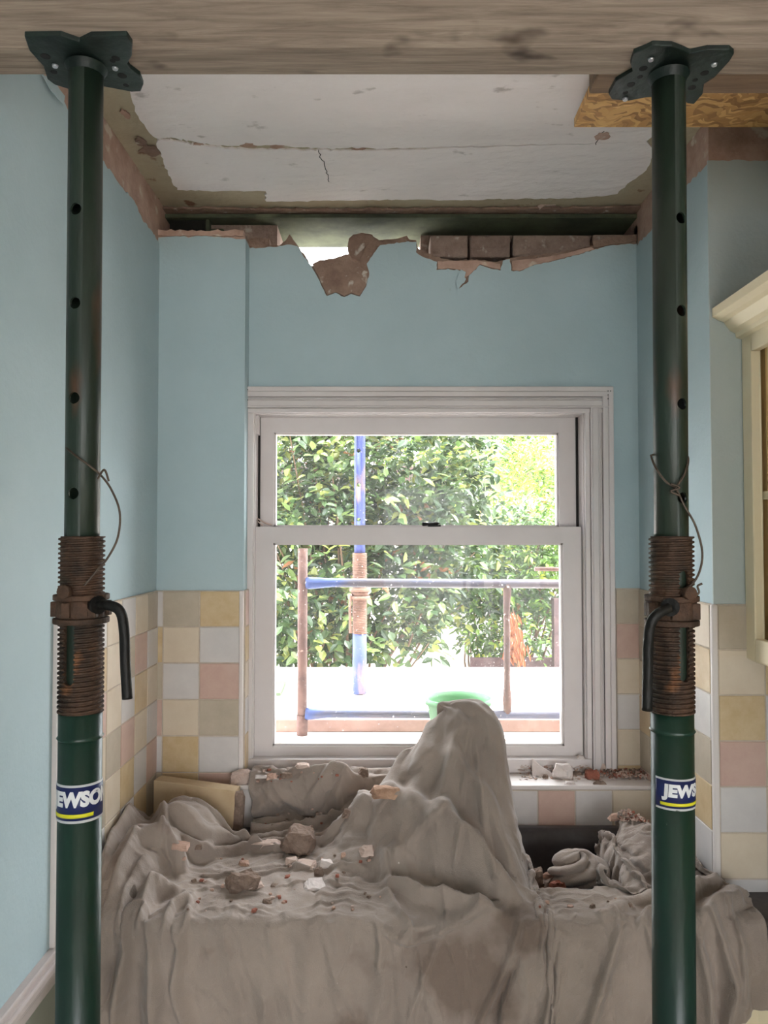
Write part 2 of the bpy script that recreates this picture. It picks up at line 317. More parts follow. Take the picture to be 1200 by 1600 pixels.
# masonry leaf behind the plaster
MB().box(XP - .1, XR + .4, YW + .03, YW + .22, 0, WZ0).box(XP - .1, WX0, YW + .03, YW + .22, WZ0, CZ + .80).box(WX1, XR + .4, YW + .03, YW + .22, WZ0, CZ + .80).box(WX0, WX1, YW + .03, YW + .22, WZ1, CZ + .76).box(.115, XR + .4, YW + .13, YW + .22, CZ + .76, CZ + .945).box(XP - .3, -.325, YW + .05, YW + .22, CZ + .78, CZ + .945).build('masonry_core', M_brick, wb)
br = MB()
def bricks(x0, x1, z0, y0):
    br.box(x0, x1, y0, y0 + .1, z0, z0 + .063)
for a, b, z in [(672, 731, .0), (734, 797, 0), (801, 922, .002), (926, 1012, .004)]:
    p = at(a, 403, 2.30); q = at(b, 403, 2.30); br.box(p.x, q.x, 2.295, 2.39, p.z + z, p.z + .067 + z)
br.build('brick_course', M_brick, wb, bevel=.006)
br = MB()
rnd = random.Random(5)
x = -.25
for px0, px1 in [(655, 672), (600, 650)]:
    p = at(px0, 405, 2.31); q = at(px1, 405, 2.31); br.box(p.x, q.x, 2.31, 2.4, p.z - .06, p.z - .004)
br.build('mortar_bed', M_mortar, wb, bevel=.004)
# broken lumps of render clinging to the wall top
def hullmesh(pts):
    bm = bmesh.new()
    for p in pts: bm.verts.new(p)
    r = bmesh.ops.convex_hull(bm, input=bm.verts)
    bmesh.ops.delete(bm, geom=[g for g in r['geom_interior'] if isinstance(g, bmesh.types.BMVert)], context='VERTS')
    bmesh.ops.recalc_face_normals(bm, faces=bm.faces)
    bm.verts.index_update()
    vs = [v.co.copy() for v in bm.verts]; fs = [[v.index for v in f.verts] for f in bm.faces]; bm.free(); return vs, fs
def slabpx(line, y, t, name, m, parent, seed, amp=.0015, bevel=.003):
    pts = [at(px, py, y) for px, py in line]; pts = jag(pts + [pts[0]], amp, .012, seed, (0, 2))[:-1]
    return MB().prism(pts, (0, t, 0)).build(name, m, parent, bevel=bevel)
slabpx([(545, 372), (552, 366), (565, 363), (580, 366), (592, 374), (590, 385), (578, 402), (562, 408), (548, 402), (543, 388)], YW + .03, .07, 'render_lump', M_brownplaster, wb, 31)
slabpx([(575, 378), (595, 375), (620, 373), (636, 368), (640, 376), (618, 381), (596, 384), (584, 400), (572, 414), (560, 410), (566, 400)], YW + .008, .05, 'render_lump', M_brownplaster, wb, 32)
slabpx([(488, 412), (500, 406), (520, 404), (531, 400), (542, 402), (556, 412), (575, 424), (572, 446), (562, 462), (550, 457), (538, 463), (524, 456), (511, 461), (500, 438)], YW - .008, .02, 'render_lump', M_brownplaster, wb, 33)
slabpx([(383, 375), (398, 371), (421, 373), (421, 384), (400, 386), (386, 384)], YW + .012, .05, 'render_lump', M_brownplaster, wb, 34)
slabpx([(800, 408), (835, 404), (870, 399), (924, 386), (930, 390), (900, 398), (868, 406), (836, 413), (812, 423), (800, 422)], YW - .002, .02, 'render_lump', M_plaster, wb, 36)
slabpx([(684, 408), (715, 408), (745, 407), (782, 412), (782, 421), (764, 417), (750, 413), (733, 430), (726, 434), (721, 422), (700, 419), (684, 420)], YW - .001, .02, 'render_lump', M_plaster, wb, 37)
slabpx([(926, 376), (950, 371), (980, 368), (1008, 366), (1004, 374), (980, 379), (950, 383), (928, 388)], YW + .0, .03, 'render_lump', M_brownplaster, wb, 38)
MB().prism([at(x_, y_, YW - .012) for x_, y_ in [(716, 452), (724, 440), (728, 425), (720, 421), (712, 440)]], (0, .001, 0)).build('paint_curl', M_blue, wb)
# tiles right of the window and the tiled upstand below the ledge
xa = at(962, 1000, YW).x
tiles(wb, (0, YW, 0), (1, 0, 0), (0, 0, 1), (0, -1, 0), [xa, XR], ZTILE + .002, 6, ZLEDGE, ['t', 'p', 'c', 'w', 'c', 'o'], 4)
ledge = MB().box(XP + .0, XR, YLOW - .006, YW + .005, ZLEDGE - .012, ZLEDGE).box(XP, XR, YLOW + .002, YW, 0, ZLEDGE - .012).build('trim_2', M_tiletrim, kind='structure', bevel=.003)
x1 = at(840, 1250, YLOW).x; cuts = [x1 + (i - 5) * TP for i in range(9)]
cuts = [max(XP + .001, c) for c in cuts]; cuts[-1] = XR
cuts = sorted(set(cuts))
tiles(ledge, (0, YLOW + .002, 0), (1, 0, 0), (0, 0, 1), (0, -1, 0), cuts, ZLEDGE - .012, 1, ZT, ['ctwpcwpwc'[-(len(cuts) - 1):]], 5)
MB().box(XL, XP + .001, YLOW, YP, 0, ZT).build('wall_behind_worktop', M_plaster, kind='structure')
# right side of the alcove and the pier to the right
wr = MB().box(XR, XRR + .4, YR, YW + .22, 0, ZC + .1).build('wall_right', M_plaster, kind='structure')
zr = onx(1108, 256, XR).z
sk = jag([Vector((XR, YR, zr)), Vector((XR, YR + .12, zr + .006)), Vector((XR, YW - .1, zr - .004)), Vector((XR, YW, zr + .0))], .004, .012, 9, (2,))
MB().prism([Vector((XR, YR, ZT))] + sk + [Vector((XR, YW, ZT))], (-.004, 0, 0)).build('paint_skin', M_blue, wr)
zf = at(1150, 252, YR).z
sk = jag([Vector((XR - .004, YR, zf)), Vector((XRR, YR, zf))], .003, .012, 10, (2,))
M_blue2 = mat('blue_wall_paint_warm_light', rgb(182, 192, 190), .75, var=rgb(174, 184, 182), scale=2.2, bump=.12, bscale=90)  # same blue paint, its greyer tone stands in for warmer light here
MB().prism([Vector((XR - .004, YR, ZT))] + sk + [Vector((XRR, YR, ZT))], (0, -.004, 0)).build('paint_skin', M_blue2, wr)
tiles(wr, (XR - .004, YR + .002, 0), (0, 1, 0), (0, 0, 1), (-1, 0, 0), [0, .098, .098 + TP, .098 + 2 * TP, .098 + 3 * TP, YW - YR - .003], ZTILE, 7, ZT,
      ['cpcwt', 'opwct', 'wcopc', 'tpcwo', 'owpct', 'wcwop', 'ctwpo'], 6)
tiles(wr, (XR + .002, YR - .004, 0), (1, 0, 0), (0, 0, 1), (0, -1, 0), [.0, .004 + TP * 1.0, .004 + 2 * TP, XRR - XR], ZTILE, 7, ZT, ['tct', 'cow', 'owc', 'pcc', 'wcp', 'cot', 'wct'], 7)
MB().box(XR - .012, XR + .002, YR - .013, YR + .002, ZT, ZTILE).build('tile_trim', M_tiletrim, wr, bevel=.004)
MB().box(XRR + .001, XRR + .12, .2, YR, 0, ZC + .1).box(XRR + .12, 2.6, .2, .32, 0, ZC + .1).box(2.5, 2.62, -3.2, .2, 0, ZC + .1).build('wall_right_near', M_blue2, kind='structure')
d0, d1, e0, e1 = FILL_OPENING
MB().box(XL - .14, d0, -3.32, -3.2, 0, ZC + .1).box(d1, 2.62, -3.32, -3.2, 0, ZC + .1).box(d0, d1, -3.32, -3.2, 0, e0).box(d0, d1, -3.32, -3.2, e1, ZC + .1).build('wall_front', M_blue, kind='structure')
MB().box(d0 - .06, d0, -3.33, -3.18, e0, e1 + .06).box(d1, d1 + .06, -3.33, -3.18, e0, e1 + .06).box(d0, d1, -3.33, -3.18, e1, e1 + .06).box((d0 + d1) / 2 - .03, (d0 + d1) / 2 + .03, -3.3, -3.25, e0, e1).build('fill_opening_frame', M_gloss, kind='structure')  # frame of the added, unseen opening that lets in fill daylight
MB().box(-6, 8, -12, -3.32, -.12, 0).build('ground_front', mat('grey_paving', rgb(170, 165, 158), .9), kind='structure')
# ceiling: bare board, skim of white paint in two sheets either side of an open crack
ce = MB().box(XL - .1, XR + .45, .95, YW + .03, ZC + .004, ZC + .03).build('ceiling', [M_ceilbare], kind='structure')
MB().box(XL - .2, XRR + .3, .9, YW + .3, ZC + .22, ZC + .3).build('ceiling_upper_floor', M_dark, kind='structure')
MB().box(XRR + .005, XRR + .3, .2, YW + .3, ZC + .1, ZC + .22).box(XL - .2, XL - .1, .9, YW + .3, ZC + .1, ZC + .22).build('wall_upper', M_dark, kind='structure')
MB().box(-.8, 2.7, -3.3, .95, ZC + .004, ZC + .14).build('ceiling_near', M_ceil, kind='structure')
def C(px, py): return onz(px, py, ZC)
crk = [(246, 219), (262, 217), (280, 220), (300, 223), (330, 228), (362, 230), (395, 231), (430, 231), (470, 233), (498, 233), (520, 234), (550, 233), (590, 234), (640, 233), (700, 230), (760, 229), (820, 227), (880, 226), (940, 224), (1010, 221)]
crack_w = [.0015, .004, .006, .006, .004, .005, .008, .008, .005, .004, .003, .005, .004, .003, .002, .002, .0015, .001, .001, .0005]
rnd = random.Random(12)
mid = [];
for i in range(len(crk) - 1):
    a = C(*crk[i]); b = C(*crk[i + 1]); n = 5
    for k in range(n):
        t = k / n; p = a.lerp(b, t); w = crack_w[i] * (1 - t) + crack_w[i + 1] * t
        mid.append((p + Vector((0, rnd.uniform(-.0025, .0025), 0)), w * 2.6 * rnd.uniform(.4, 1.5)))
mid.append((C(*crk[-1]), .0005))
near = [p + Vector((0, -w / 2, 0)) for p, w in mid]; far = [p + Vector((0, w / 2, 0)) for p, w in mid]
lf_near = [C(*p) for p in [(252, 219), (240, 214), (228, 200), (216, 182), (207, 160), (203, 143), (190, 118)]]
nl = lf_near[-1]
poly = list(reversed(near)) + jag(lf_near, .004, .015, 13, (0, 1)) + [Vector((nl.x - .01, .95, ZC)), Vector((XR - .0, .95, ZC)), Vector((XR - .03, 1.6, ZC))]
def inright(ps): return [Vector((min(p.x, XR - .001), p.y, ZC)) for p in ps]
MB().prism(inright(poly), (0, 0, .0045)).build('white_skim', M_ceil, ce)
lf_far = [C(*p) for p in [(244, 225), (250, 236), (255, 252), (262, 270), (277, 297), (340, 299), (415, 299), (416, 315), (455, 315), (500, 314), (560, 313), (640, 312), (700, 313), (800, 311), (880, 310), (940, 307), (965, 303), (978, 290), (998, 275), (1010, 266), (1017, 250), (1024, 238)]]
poly = far + list(reversed(jag(lf_far, .004, .012, 14, (0, 1))))
MB().prism(poly, (0, 0, .0045)).build('white_skim', M_ceil, ce)
# bare knocks in the skim
def knock(cx, cy, rx, ry, seed, m=M_plaster):
    rnd = random.Random(seed); c = C(cx, cy); pts = []
    for k in range(14):
        a = 2 * PI * k / 14; q = rnd.uniform(.6, 1.1)
        pts.append(c + Vector((math.cos(a) * rx * q, math.sin(a) * ry * q, -.0012)))
    MB().prism(pts, (0, 0, .003)).build('bare_patch', m, ce)
for a in [(388, 227, .022, .012, 1), (435, 229, .025, .010, 2), (235, 236, .03, .03, 3, M_brownplaster), (222, 222, .016, .03, 4, M_brownplaster), (196, 178, .01, .02, 5), (941, 213, .02, .022, 6), (560, 233, .02, .005, 7), (310, 225, .014, .006, 8)]: knock(*a)
# hairline cracks
def hair(pts, w):
    pp = [C(*p) + Vector((0, 0, -.0006)) for p in pts]; pp = jag(pp, .004, .008, 3, (0, 1)); a = []; b = []
    for i, p in enumerate(pp):
        t = (pp[min(i + 1, len(pp) - 1)] - pp[max(i - 1, 0)]).normalized(); n = Vector((-t.y, t.x, 0)); a.append(p + n * w); b.append(p - n * w)
    MB().prism(a + b[::-1], (0, 0, .001)).build('hairline_crack', M_dark, ce)
hair([(498, 234), (503, 250), (508, 262), (514, 284)], .0009); hair([(931, 226), (936, 215), (944, 205)], .001)
# torn brown edge of lath and plaster along the back of the ceiling
ed = jag([Vector((XL, YW - .025, ZC)), Vector((-.2, YW - .012, ZC)), Vector((.3, YW - .02, ZC)), Vector((XR, YW - .03, ZC))], .006, .015, 17, (1,))
MB().prism(ed + [Vector((XR, YW + .02, ZC)), Vector((XL, YW + .02, ZC))], (0, 0, -.006)).build('torn_edge', M_brownplaster, ce)
MB().prism([at(840, 322, YW - .03), at(848, 316, YW - .03), at(872, 314, YW - .03), at(868, 321, YW - .03), at(852, 320, YW - .03), at(844, 326, YW - .03)], (0, .01, 0)).build('plaster_flake', M_paleplaster, ce)
# dark lintel cavity above the steel
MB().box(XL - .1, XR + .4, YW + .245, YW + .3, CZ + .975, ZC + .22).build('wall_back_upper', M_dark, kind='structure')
# steel beam (channel, flat web towards the room)
sb = empty('steel_beam', (0, 2.36, CZ + .87), 'dark green steel lintel beam exposed in the torn gap under the ceiling', 'beam')
MB().box(XL - .02, XR + .1, 2.262, 2.50, CZ + .948, CZ + .960).box(XL - .02, XR + .1, 2.375, 2.387, CZ + .960, CZ + 1.15).box(XL - .02, XR + .1, 2.262, 2.50, CZ + 1.15, CZ + 1.162).build('girder', M_steel, sb, bevel=.002)
MB().box(XL + .01, at(325, 340, 2.3).x, 2.275, 2.30, CZ + .885, CZ + .947).build('end_plate', M_dark, sb, bevel=.003)
MB().box(at(333, 340, 2.3).x, at(352, 340, 2.3).x, 2.272, 2.30, CZ + .91, CZ + .918).box(at(325, 340, 2.3).x, at(330, 340, 2.3).x, 2.272, 2.30, CZ + .885, CZ + .947).build('bracket', M_steel, sb)
# ---------------------------------------------------------------- sash window
win = empty('window_1', (0, YW, WZ0), kind='structure')
def rect(px0, py0, px1, py1, y): a = at(px0, py0, y); b = at(px1, py1, y); return a.x, b.x, b.z, a.z
ZJ = ZLEDGE
# lining
x0, x1, z0, z1 = WX0 + .003, WX1 - .003, WZ0, WZ1 - .003
MB().box(x0 - .02, x0, YW - .002, 2.44, z0 - .03, z1 + .02).box(x1, x1 + .02, YW - .0, 2.44, z0 - .03, z1 + .02).box(x0 - .02, x1 + .02, YW - .0, 2.44, z1, z1 + .02).box(x0 - .02, x1 + .02, YW + .03, 2.44, z0 - .03, z0).build('lining', M_gloss, win)
# architrave: head, right jamb and the narrow left jamb, each stepped in section
ax0, ax1, azt = at(381, 700, YW - .015).x, at(959, 700, YW - .015).x, at(600, 604, YW - .015).z
sec = [(0, .016, .020), (.016, .034, .019), (.034, .040, .010), (.040, .046, .013), (.046, .066, .016), (.066, .072, .020), (.072, .088, .012)]
sc = (azt - WZ1) / .088
hd = MB()
for a, b, t in sec: hd.box(ax0, ax1, YW - t, YW + .001, azt - b * sc, azt - a * sc)
hd.build('head_architrave', M_gloss, win, bevel=.0025)
sc = (ax1 - WX1) / .088
jb = MB()
for a, b, t in sec: jb.box(ax1 - b * sc, ax1 - a * sc, YW - t + .0005, YW + .001, ZLEDGE, azt - a * .9)
jb.build('side_architrave', M_gloss, win, bevel=.0025)
MB().box(ax0, WX0, YW - .012, YW + .001, ZLEDGE, WZ1).build('side_architrave', M_gloss, win, bevel=.002)
MB().box(ax0 + .0, WX1 + .012, YW - .016, YW + .04, ZLEDGE, WZ0 + .004).build('window_board', M_gloss, win, bevel=.004)
# stop beads and dark channels
MB().box(x0, x0 + .006, YW + .055, YW + .1, z0, z1).box(x1 - .006, x1, YW + .055, YW + .1, z0, z1).build('sash_channel', M_channel, win)
MB().box(x0, x0 + .006, YW + .02, YW + .05, at(0, 677, YW).z, z1).build('stop_bead', M_gloss, win)
def sash(name, px0, py0, px1, py1, gx0, gy0, gx1, gy1, y, t=.04):
    X0, X1, Z0, Z1 = rect(px0, py0, px1, py1, y); G0, G1, H0, H1 = rect(gx0, gy0, gx1, gy1, y)
    o = MB().box(X0, G0, y, y + t, Z0, Z1).box(G1, X1, y, y + t, Z0, Z1).box(G0, G1, y + .0003, y + t, H1, Z1).box(G0, G1, y + .0003, y + t, Z0, H0).build(name, M_gloss, win)
    b = .005
    MB().box(G0, G0 + b, y + .008, y + t - .004, H0, H1).box(G1 - b, G1, y + .008, y + t - .004, H0, H1).box(G0, G1, y + .008, y + t - .004, H1 - b, H1).box(G0, G1, y + .008, y + t - .004, H0, H0 + b).build('glazing_bead', M_gloss, o)
    MB().box(G0, G1, y + .022, y + .024, H0, H1).build('glass_pane', M_glass, o)
    return o
us = sash('upper_sash', 401, 640, 905, 838, 428, 676, 874, 823, YW + .062)
ls = sash('lower_sash', 396, 823, 911, 1183, 427, 849, 882, 1166, YW + .018)
p = at(677, 821, YW + .035)
k = MB().box(p.x - .016, p.x + .022, YW + .024, YW + .05, p.z - .004, p.z + .0015)
k.sweep([p + Vector((-.034, 0, .004)), p + Vector((-.03, 0, .004)), p + Vector((-.012, 0, .004)), p + Vector((.012, 0, .006)), p + Vector((.018, 0, .006))], [.004, .006, .004, .005, .002], 10)
k.build('sash_catch', M_iron, ls)
# frayed sash cord
q = at(399, 812, YW + .05)
MB().sweep([q + Vector((-.004, 0, .006)), q + Vector((.01, -.004, .002)), q + Vector((.03, -.006, -.010)), q + Vector((.05, -.002, -.016))], .0022, 6).sweep([q + Vector((-.004, 0, .0)), q + Vector((.012, -.006, -.008)), q + Vector((.024, -.006, -.018))], .002, 6).build('sash_cord', M_paleplaster, win)
sc = MB()
for px, py in [(950, 611), (950, 617), (950, 623), (954, 611), (387, 609), (387, 625)]:
    p = at(px, py, YW - .02); sc.sweep([p, p + Vector((0, -.0012, 0))], .0016, 8)
sc.build('nail_hole', M_hole, win)

# ---------------------------------------------------------------- timber beam, packing and board overhead
H0 = CZ + .7
tb = MB()
b0 = onz(600, 75, H0).y; b1 = onz(600, 118, H0).y
n = 60; X0, X1 = -1.0, 1.4
tb = MB().box(-.64, XRR - .01, b0, b1, H0, H0 + .2)
o = tb.build('timber_beam', M_timber, bevel=.004, loc=(0, (b0 + b1) / 2, H0)); tag(o, 'weathered grey timber beam lying across the two steel props', 'beam')
t2 = onz(920, 147, H0 + .02)
o = MB().box(t2.x, XRR - .02, b1 + .003, t2.y, H0 + .02, H0 + .215).build('timber_offcut', M_timber2, bevel=.003, loc=(t2.x + .3, t2.y, H0 + .02)); tag(o, 'short brown timber behind the main beam at the right, under the chipboard', 'beam')
ob = onz(897, 199, H0 + .215)
o = MB().box(ob.x, XRR - .015, b1 - .05, ob.y, H0 + .215, H0 + .235).build('chipboard_sheet', M_osb, bevel=.001, loc=(ob.x + .3, ob.y, H0 + .215)); tag(o, 'orange flaky chipboard sheet held up above the right prop', 'board')

# ---------------------------------------------------------------- steel props
def smooth_path(pts, n=8):
    pts = [Vector(p) for p in pts]; P = [pts[0]] + pts + [pts[-1]]; out = []
    for i in range(1, len(P) - 2):
        for k in range(n):
            t = k / n; p0, p1, p2, p3 = P[i - 1:i + 3]
            out.append(.5 * ((2 * p1) + (p2 - p0) * t + (2 * p0 - 5 * p1 + 4 * p2 - p3) * t * t + (3 * p1 - p0 - 3 * p2 + p3) * t ** 3))
    out.append(pts[-1]); return out
def tube_with_holes(R, z0, z1, holes, slots, wall=.0035, seg=64, ax=None):
    """tube along z about the origin with real bores. holes: (z, angle, r), slots: (z0, z1, angle, halfwidth)"""
    du = 2 * PI * R / seg; nz = int((z1 - z0) / du); dz = (z1 - z0) / nz
    mb = MB(); n = 48
    P = [[(r * math.cos(2 * PI * k / n), r * math.sin(2 * PI * k / n), z) for k in range(n)] for r, z in ((R, z0), (R, z1), (R - wall, z1), (R - wall, z0))]
    mb.add([v for p in P for v in p], [(i * n + k, i * n + (k + 1) % n, ((i + 1) % 4) * n + (k + 1) % n, ((i + 1) % 4) * n + k) for i in range(4) for k in range(n)])
    return mb
def boolean_cut(o, cutters):
    par = o.parent; o.parent = None
    for c in cutters:
        m = o.modifiers.new('b', 'BOOLEAN'); m.operation = 'DIFFERENCE'; m.object = c; m.solver = 'EXACT'
    bpy.context.view_layer.update()
    dg = bpy.context.evaluated_depsgraph_get(); me = bpy.data.meshes.new_from_object(o.evaluated_get(dg))
    o.modifiers.clear(); old = o.data; o.data = me
    for c in cutters: bpy.data.objects.remove(c)
    o.parent = par
def thread(R, r, z0, z1, pitch, seg=40):
    mb = MB(); n = int((z1 - z0) / pitch * 8); vs = []
    for i in range(n + 1):
        for k in range(seg):
            a = 2 * PI * k / seg; z = z0 + (z1 - z0) * i / n
            ph = ((z / pitch) - k / seg) % 1.0
            rr = r + (R - r) * (1 if ph < .38 else (0 if .5 < ph < .88 else (1 - (ph - .38) / .12 if ph <= .5 else (ph - .88) / .12)))
            vs.append((rr * math.cos(a), rr * math.sin(a), z))
    fs = [(i * seg + k, i * seg + (k + 1) % seg, (i + 1) * seg + (k + 1) % seg, (i + 1) * seg + k) for i in range(n) for k in range(seg)]
    mb.add(vs, fs, 0, False)
    m = len(vs)
    for i in (0, n):
        ring = [vs[i * seg + k] for k in range(seg)]; inn = [((r - .004) * math.cos(2 * PI * k / seg), (r - .004) * math.sin(2 * PI * k / seg), ring[0][2]) for k in range(seg)]
        mb.add(ring + inn, [(k, (k + 1) % seg, seg + (k + 1) % seg, seg + k) for k in range(seg)])
    mb.add([((r - .004) * math.cos(2 * PI * k / seg), (r - .004) * math.sin(2 * PI * k / seg), z) for z in (z0, z1) for k in range(seg)], [(k, seg + k, seg + (k + 1) % seg, (k + 1) % seg) for k in range(seg)], 0, True)
    return mb
def mk(mb, name, m, parent, **kw): return mb.build(name, m, parent, **kw)
def cyl_obj(p, q, r, seg=20):
    o = MB().sweep([p, q], r, seg).build('cutter', M_hole); return o
def local_build(mb, name, m, parent, bevel=0, smooth=None):
    o = mb.build(name, m, None, bevel=bevel, smooth=smooth); o.parent = parent; o.location = (0, 0, 0); return o
def prop(name, label, d, xt, xb, platepx, screws, bores, hole_px, hole_y, ytop, nut, slot, slot_px, ring_y, handle, hang, labpx, laby, chars):
    """d depth; xt/xb tube centre px near the top (y=200) and bottom (y=1550)"""
    a = at(xt, 200, d); b = at(xb, 1550, d); ax = (a - b).normalized()
    base = b - ax * (b.z / ax.z); topp = a + ax * ((H0 - .012 - a.z) / ax.z)
    root = empty(name, base, label, 'steel prop', 'green steel props under the beam')
    q = Vector((0, 0, 1)).rotation_difference(ax); root.rotation_mode = 'QUATERNION'; root.rotation_quaternion = q
    Lt = (topp - base).length
    inv = (Matrix.Translation(base) @ q.to_matrix().to_4x4()).inverted()
    def L(p): return inv @ p
    def zof(py):   # height along the tube of image row py
        return L(at((xt + (xb - xt) * (py - 200) / 1350), py, d)).z
    Ri, Ro = .0242, .0300
    zo = zof(ytop)
    # inner tube
    it = local_build(tube_with_holes(Ri, zo - .25, Lt, None, None), 'inner_tube', M_greeninner, root)
    cut = []
    z = zof(hole_y[0]); step = zof(hole_y[0]) - zof(hole_y[1])
    ha = math.asin(max(-.9, min(.9, (hole_px * d / F) / Ri)))
    hd_ = Vector((math.sin(ha), -math.cos(ha), 0))
    while z > zo + .02:
        c = Vector((0, 0, z)); 
        cut.append(cyl_obj(c + hd_ * .05 + Vector((0, 0, 0)), c - hd_ * .05, .0085)); z -= step
    boolean_cut(it, cut)
    it.data.materials.clear(); it.data.materials.append(M_greeninner)
    for p in it.data.polygons: p.use_smooth = len(p.vertices) == 4 and abs(p.normal.z) < .5
    # outer tube, plain part
    zth = zof(1112); ztop_o = zo
    local_build(MB().sweep([(0, 0, .006), (0, 0, zth)], Ro, 48), 'outer_tube', M_green, root)
    zr = zof(ring_y); local_build(MB().sweep([(0, 0, zr - .003), (0, 0, zr), (0, 0, zr + .003)], [Ro, Ro + .0022, Ro], 40, cap=False), 'weld_ring', M_green, root)
    th = local_build(thread(Ro + .0018, Ro - .0012, zth, ztop_o, .0068), 'threaded_collar', M_rust, root)
    sa = math.asin(max(-.9, min(.9, (slot_px * d / F) / Ro))); sd = Vector((math.sin(sa), -math.cos(sa), 0)); sx = Vector((math.cos(sa), math.sin(sa), 0))
    def slotcut(z0, z1, w):
        pts = [Vector((0, 0, 0))] ; pts = []
        for k in range(9): a_ = PI * k / 8; pts.append(sx * (w * math.cos(a_)) + Vector((0, 0, z1 - w + w * math.sin(a_))))
        for k in range(9): a_ = PI + PI * k / 8; pts.append(sx * (w * math.cos(a_)) + Vector((0, 0, z0 + w + w * math.sin(a_))))
        return MB().prism([p + sd * .012 for p in pts], sd * .04).build('cutter', M_hole)
    boolean_cut(th, [slotcut(zof(slot[1]), zof(slot[0]), .0075)])
    th.data.materials.clear(); th.data.materials.append(M_rust)
    # collar nut
    n1, n0 = zof(nut[0]), zof(nut[1])
    nt_ = MB()
    nt_.sweep([(0, 0, n0), (0, 0, n0 + .008)], .0385, 32).sweep([(0, 0, n1 - .008), (0, 0, n1)], .0385, 32).sweep([(0, 0, n0 + .008), (0, 0, n1 - .008)], .0345, 32)
    for k in range(6):
        a_ = 2 * PI * k / 6 + .3; c = Vector((math.cos(a_), math.sin(a_), 0)) * .034; nt_.box(c.x - .006, c.x + .006, c.y - .006, c.y + .006, n0 + .010, n1 - .010)
    nut_o = local_build(nt_, 'collar_nut', M_rust, root, bevel=.0012)
    # handle
    hp = [L(at(px, py, d - off)) for px, py, off in handle]
    hp = smooth_path(hp, 6)
    local_build(MB().sweep(hp, .0072, 14), 'handle', M_iron, nut_o)
    e = hp[0]; dirn = Vector((e.x, e.y, 0)).normalized()
    local_build(MB().sweep([Vector((0, 0, e.z)) + dirn * .033, Vector((0, 0, e.z)) + dirn * .042], .013, 16), 'handle_boss', M_iron, nut_o)
    # pin through the slot
    zp = n1 + .006
    local_build(MB().sweep([Vector((0, 0, zp)) - sd * .045, Vector((0, 0, zp)) + sd * .042], .0062, 14).sweep([Vector((0, 0, zp)) + sd * .036, Vector((0, 0, zp)) + sd * .046], .0095, 12), 'locking_pin', M_rust, root)
    # wire
    for w in hang:
        wp_ = smooth_path([L(at(px, py, d - off)) for px, py, off in w], 8)
        local_build(MB().sweep(wp_, .0016, 8), 'wire', M_wire, root)
    # head plate, cut from 6 mm steel, profile as seen
    pl = [onz(px, py, H0 - .008) for px, py in platepx]; pl = [L(p) for p in pl]
    zp_ = L(Vector((topp.x, topp.y, H0 - .008)))
    pln = local_build(MB().prism(pl, q.inverted() @ Vector((0, 0, .008))), 'head_plate', M_plate, root, bevel=.0015)
    for px, py, r in bores:
        hb = MB(); c = onz(px, py, H0 - .008); pts = [L(c + Vector((math.cos(2 * PI * k / 16) * r, math.sin(2 * PI * k / 16) * r, -.0004))) for k in range(16)]; hb.prism(pts, (0, 0, .0006)); local_build(hb, 'bore', M_hole, pln)
    for px, py in screws:
        c = L(onz(px, py, H0 - .009)); local_build(MB().sweep([c, c + Vector((0, 0, -.003))], [.0048, .0036], 12), 'screw', M_zinc, pln)
    local_build(MB().sweep([(0, 0, Lt - .012), (0, 0, Lt - .004), (0, 0, Lt)], [Ri + .0003, Ri + .003, Ri + .006], 32, cap=False), 'weld', M_plate, pln)
    local_build(MB().box(-.075, .075, -.075, .075, 0, .006), 'base_plate', M_plate, root, bevel=.002)
    # sticker wrapped round the tube
    z1, z0 = zof(laby[0]), zof(laby[1]); H = z1 - z0
    def wrap(s, z, r): th_ = s / Ro; return Vector((r * math.sin(th_), -r * math.cos(th_), z))
    lab0, lab1 = labpx
    def patch(s0, s1, z0, z1, r, m, nm, par):
        nn = 40; mb = MB(); vs = []
        for i in range(nn + 1):
            s = s0 + (s1 - s0) * i / nn; vs += [wrap(s, z0, r), wrap(s, z1, r), wrap(s, z1, r - .0006), wrap(s, z0, r - .0006)]
        fs = []
        for i in range(nn):
            for k in range(4): fs.append((i * 4 + k, i * 4 + (k + 1) % 4, i * 4 + 4 + (k + 1) % 4, i * 4 + 4 + k))
        mb.add(vs, fs + [(0, 1, 2, 3), (nn * 4 + 3, nn * 4 + 2, nn * 4 + 1, nn * 4)], 0, True)
        return local_build(mb, nm, m, par)
    st = patch(lab0, lab1, z0, z1, Ro + .0009, M_lab_white, 'sticker', root); st['label'] = 'blue sticker with white lettering and a yellow stripe'
    patch(lab0, lab1, z0 + H * .07, z1 - H * .06, Ro + .0012, M_lab_blue, 'blue_field', st)
    patch(lab0 + .008, lab1 - .03, z0 + H * .14, z0 + H * .24, Ro + .0015, M_lab_yel, 'yellow_stripe', st)
    fc = bpy.data.curves.new('t', 'FONT'); fc.body = 'JEWSON'; fc.size = 1; fc.offset = .06; fc.extrude = 0; fc.resolution_u = 4
    to = bpy.data.objects.new('t', fc); COL.objects.link(to); bpy.context.view_layer.update()
    me = bpy.data.meshes.new_from_object(to.evaluated_get(bpy.context.evaluated_depsgraph_get())); bpy.data.objects.remove(to)
    xs = [v.co.x for v in me.vertices]; ys = [v.co.y for v in me.vertices]; w = max(xs) - min(xs); h = max(ys) - min(ys)
    bm = bmesh.new(); bm.from_mesh(me)
    bmesh.ops.triangulate(bm, faces=bm.faces)
    bmesh.ops.subdivide_edges(bm, edges=[e for e in bm.edges if e.calc_length() > .12], cuts=3)
    s0, s1 = chars
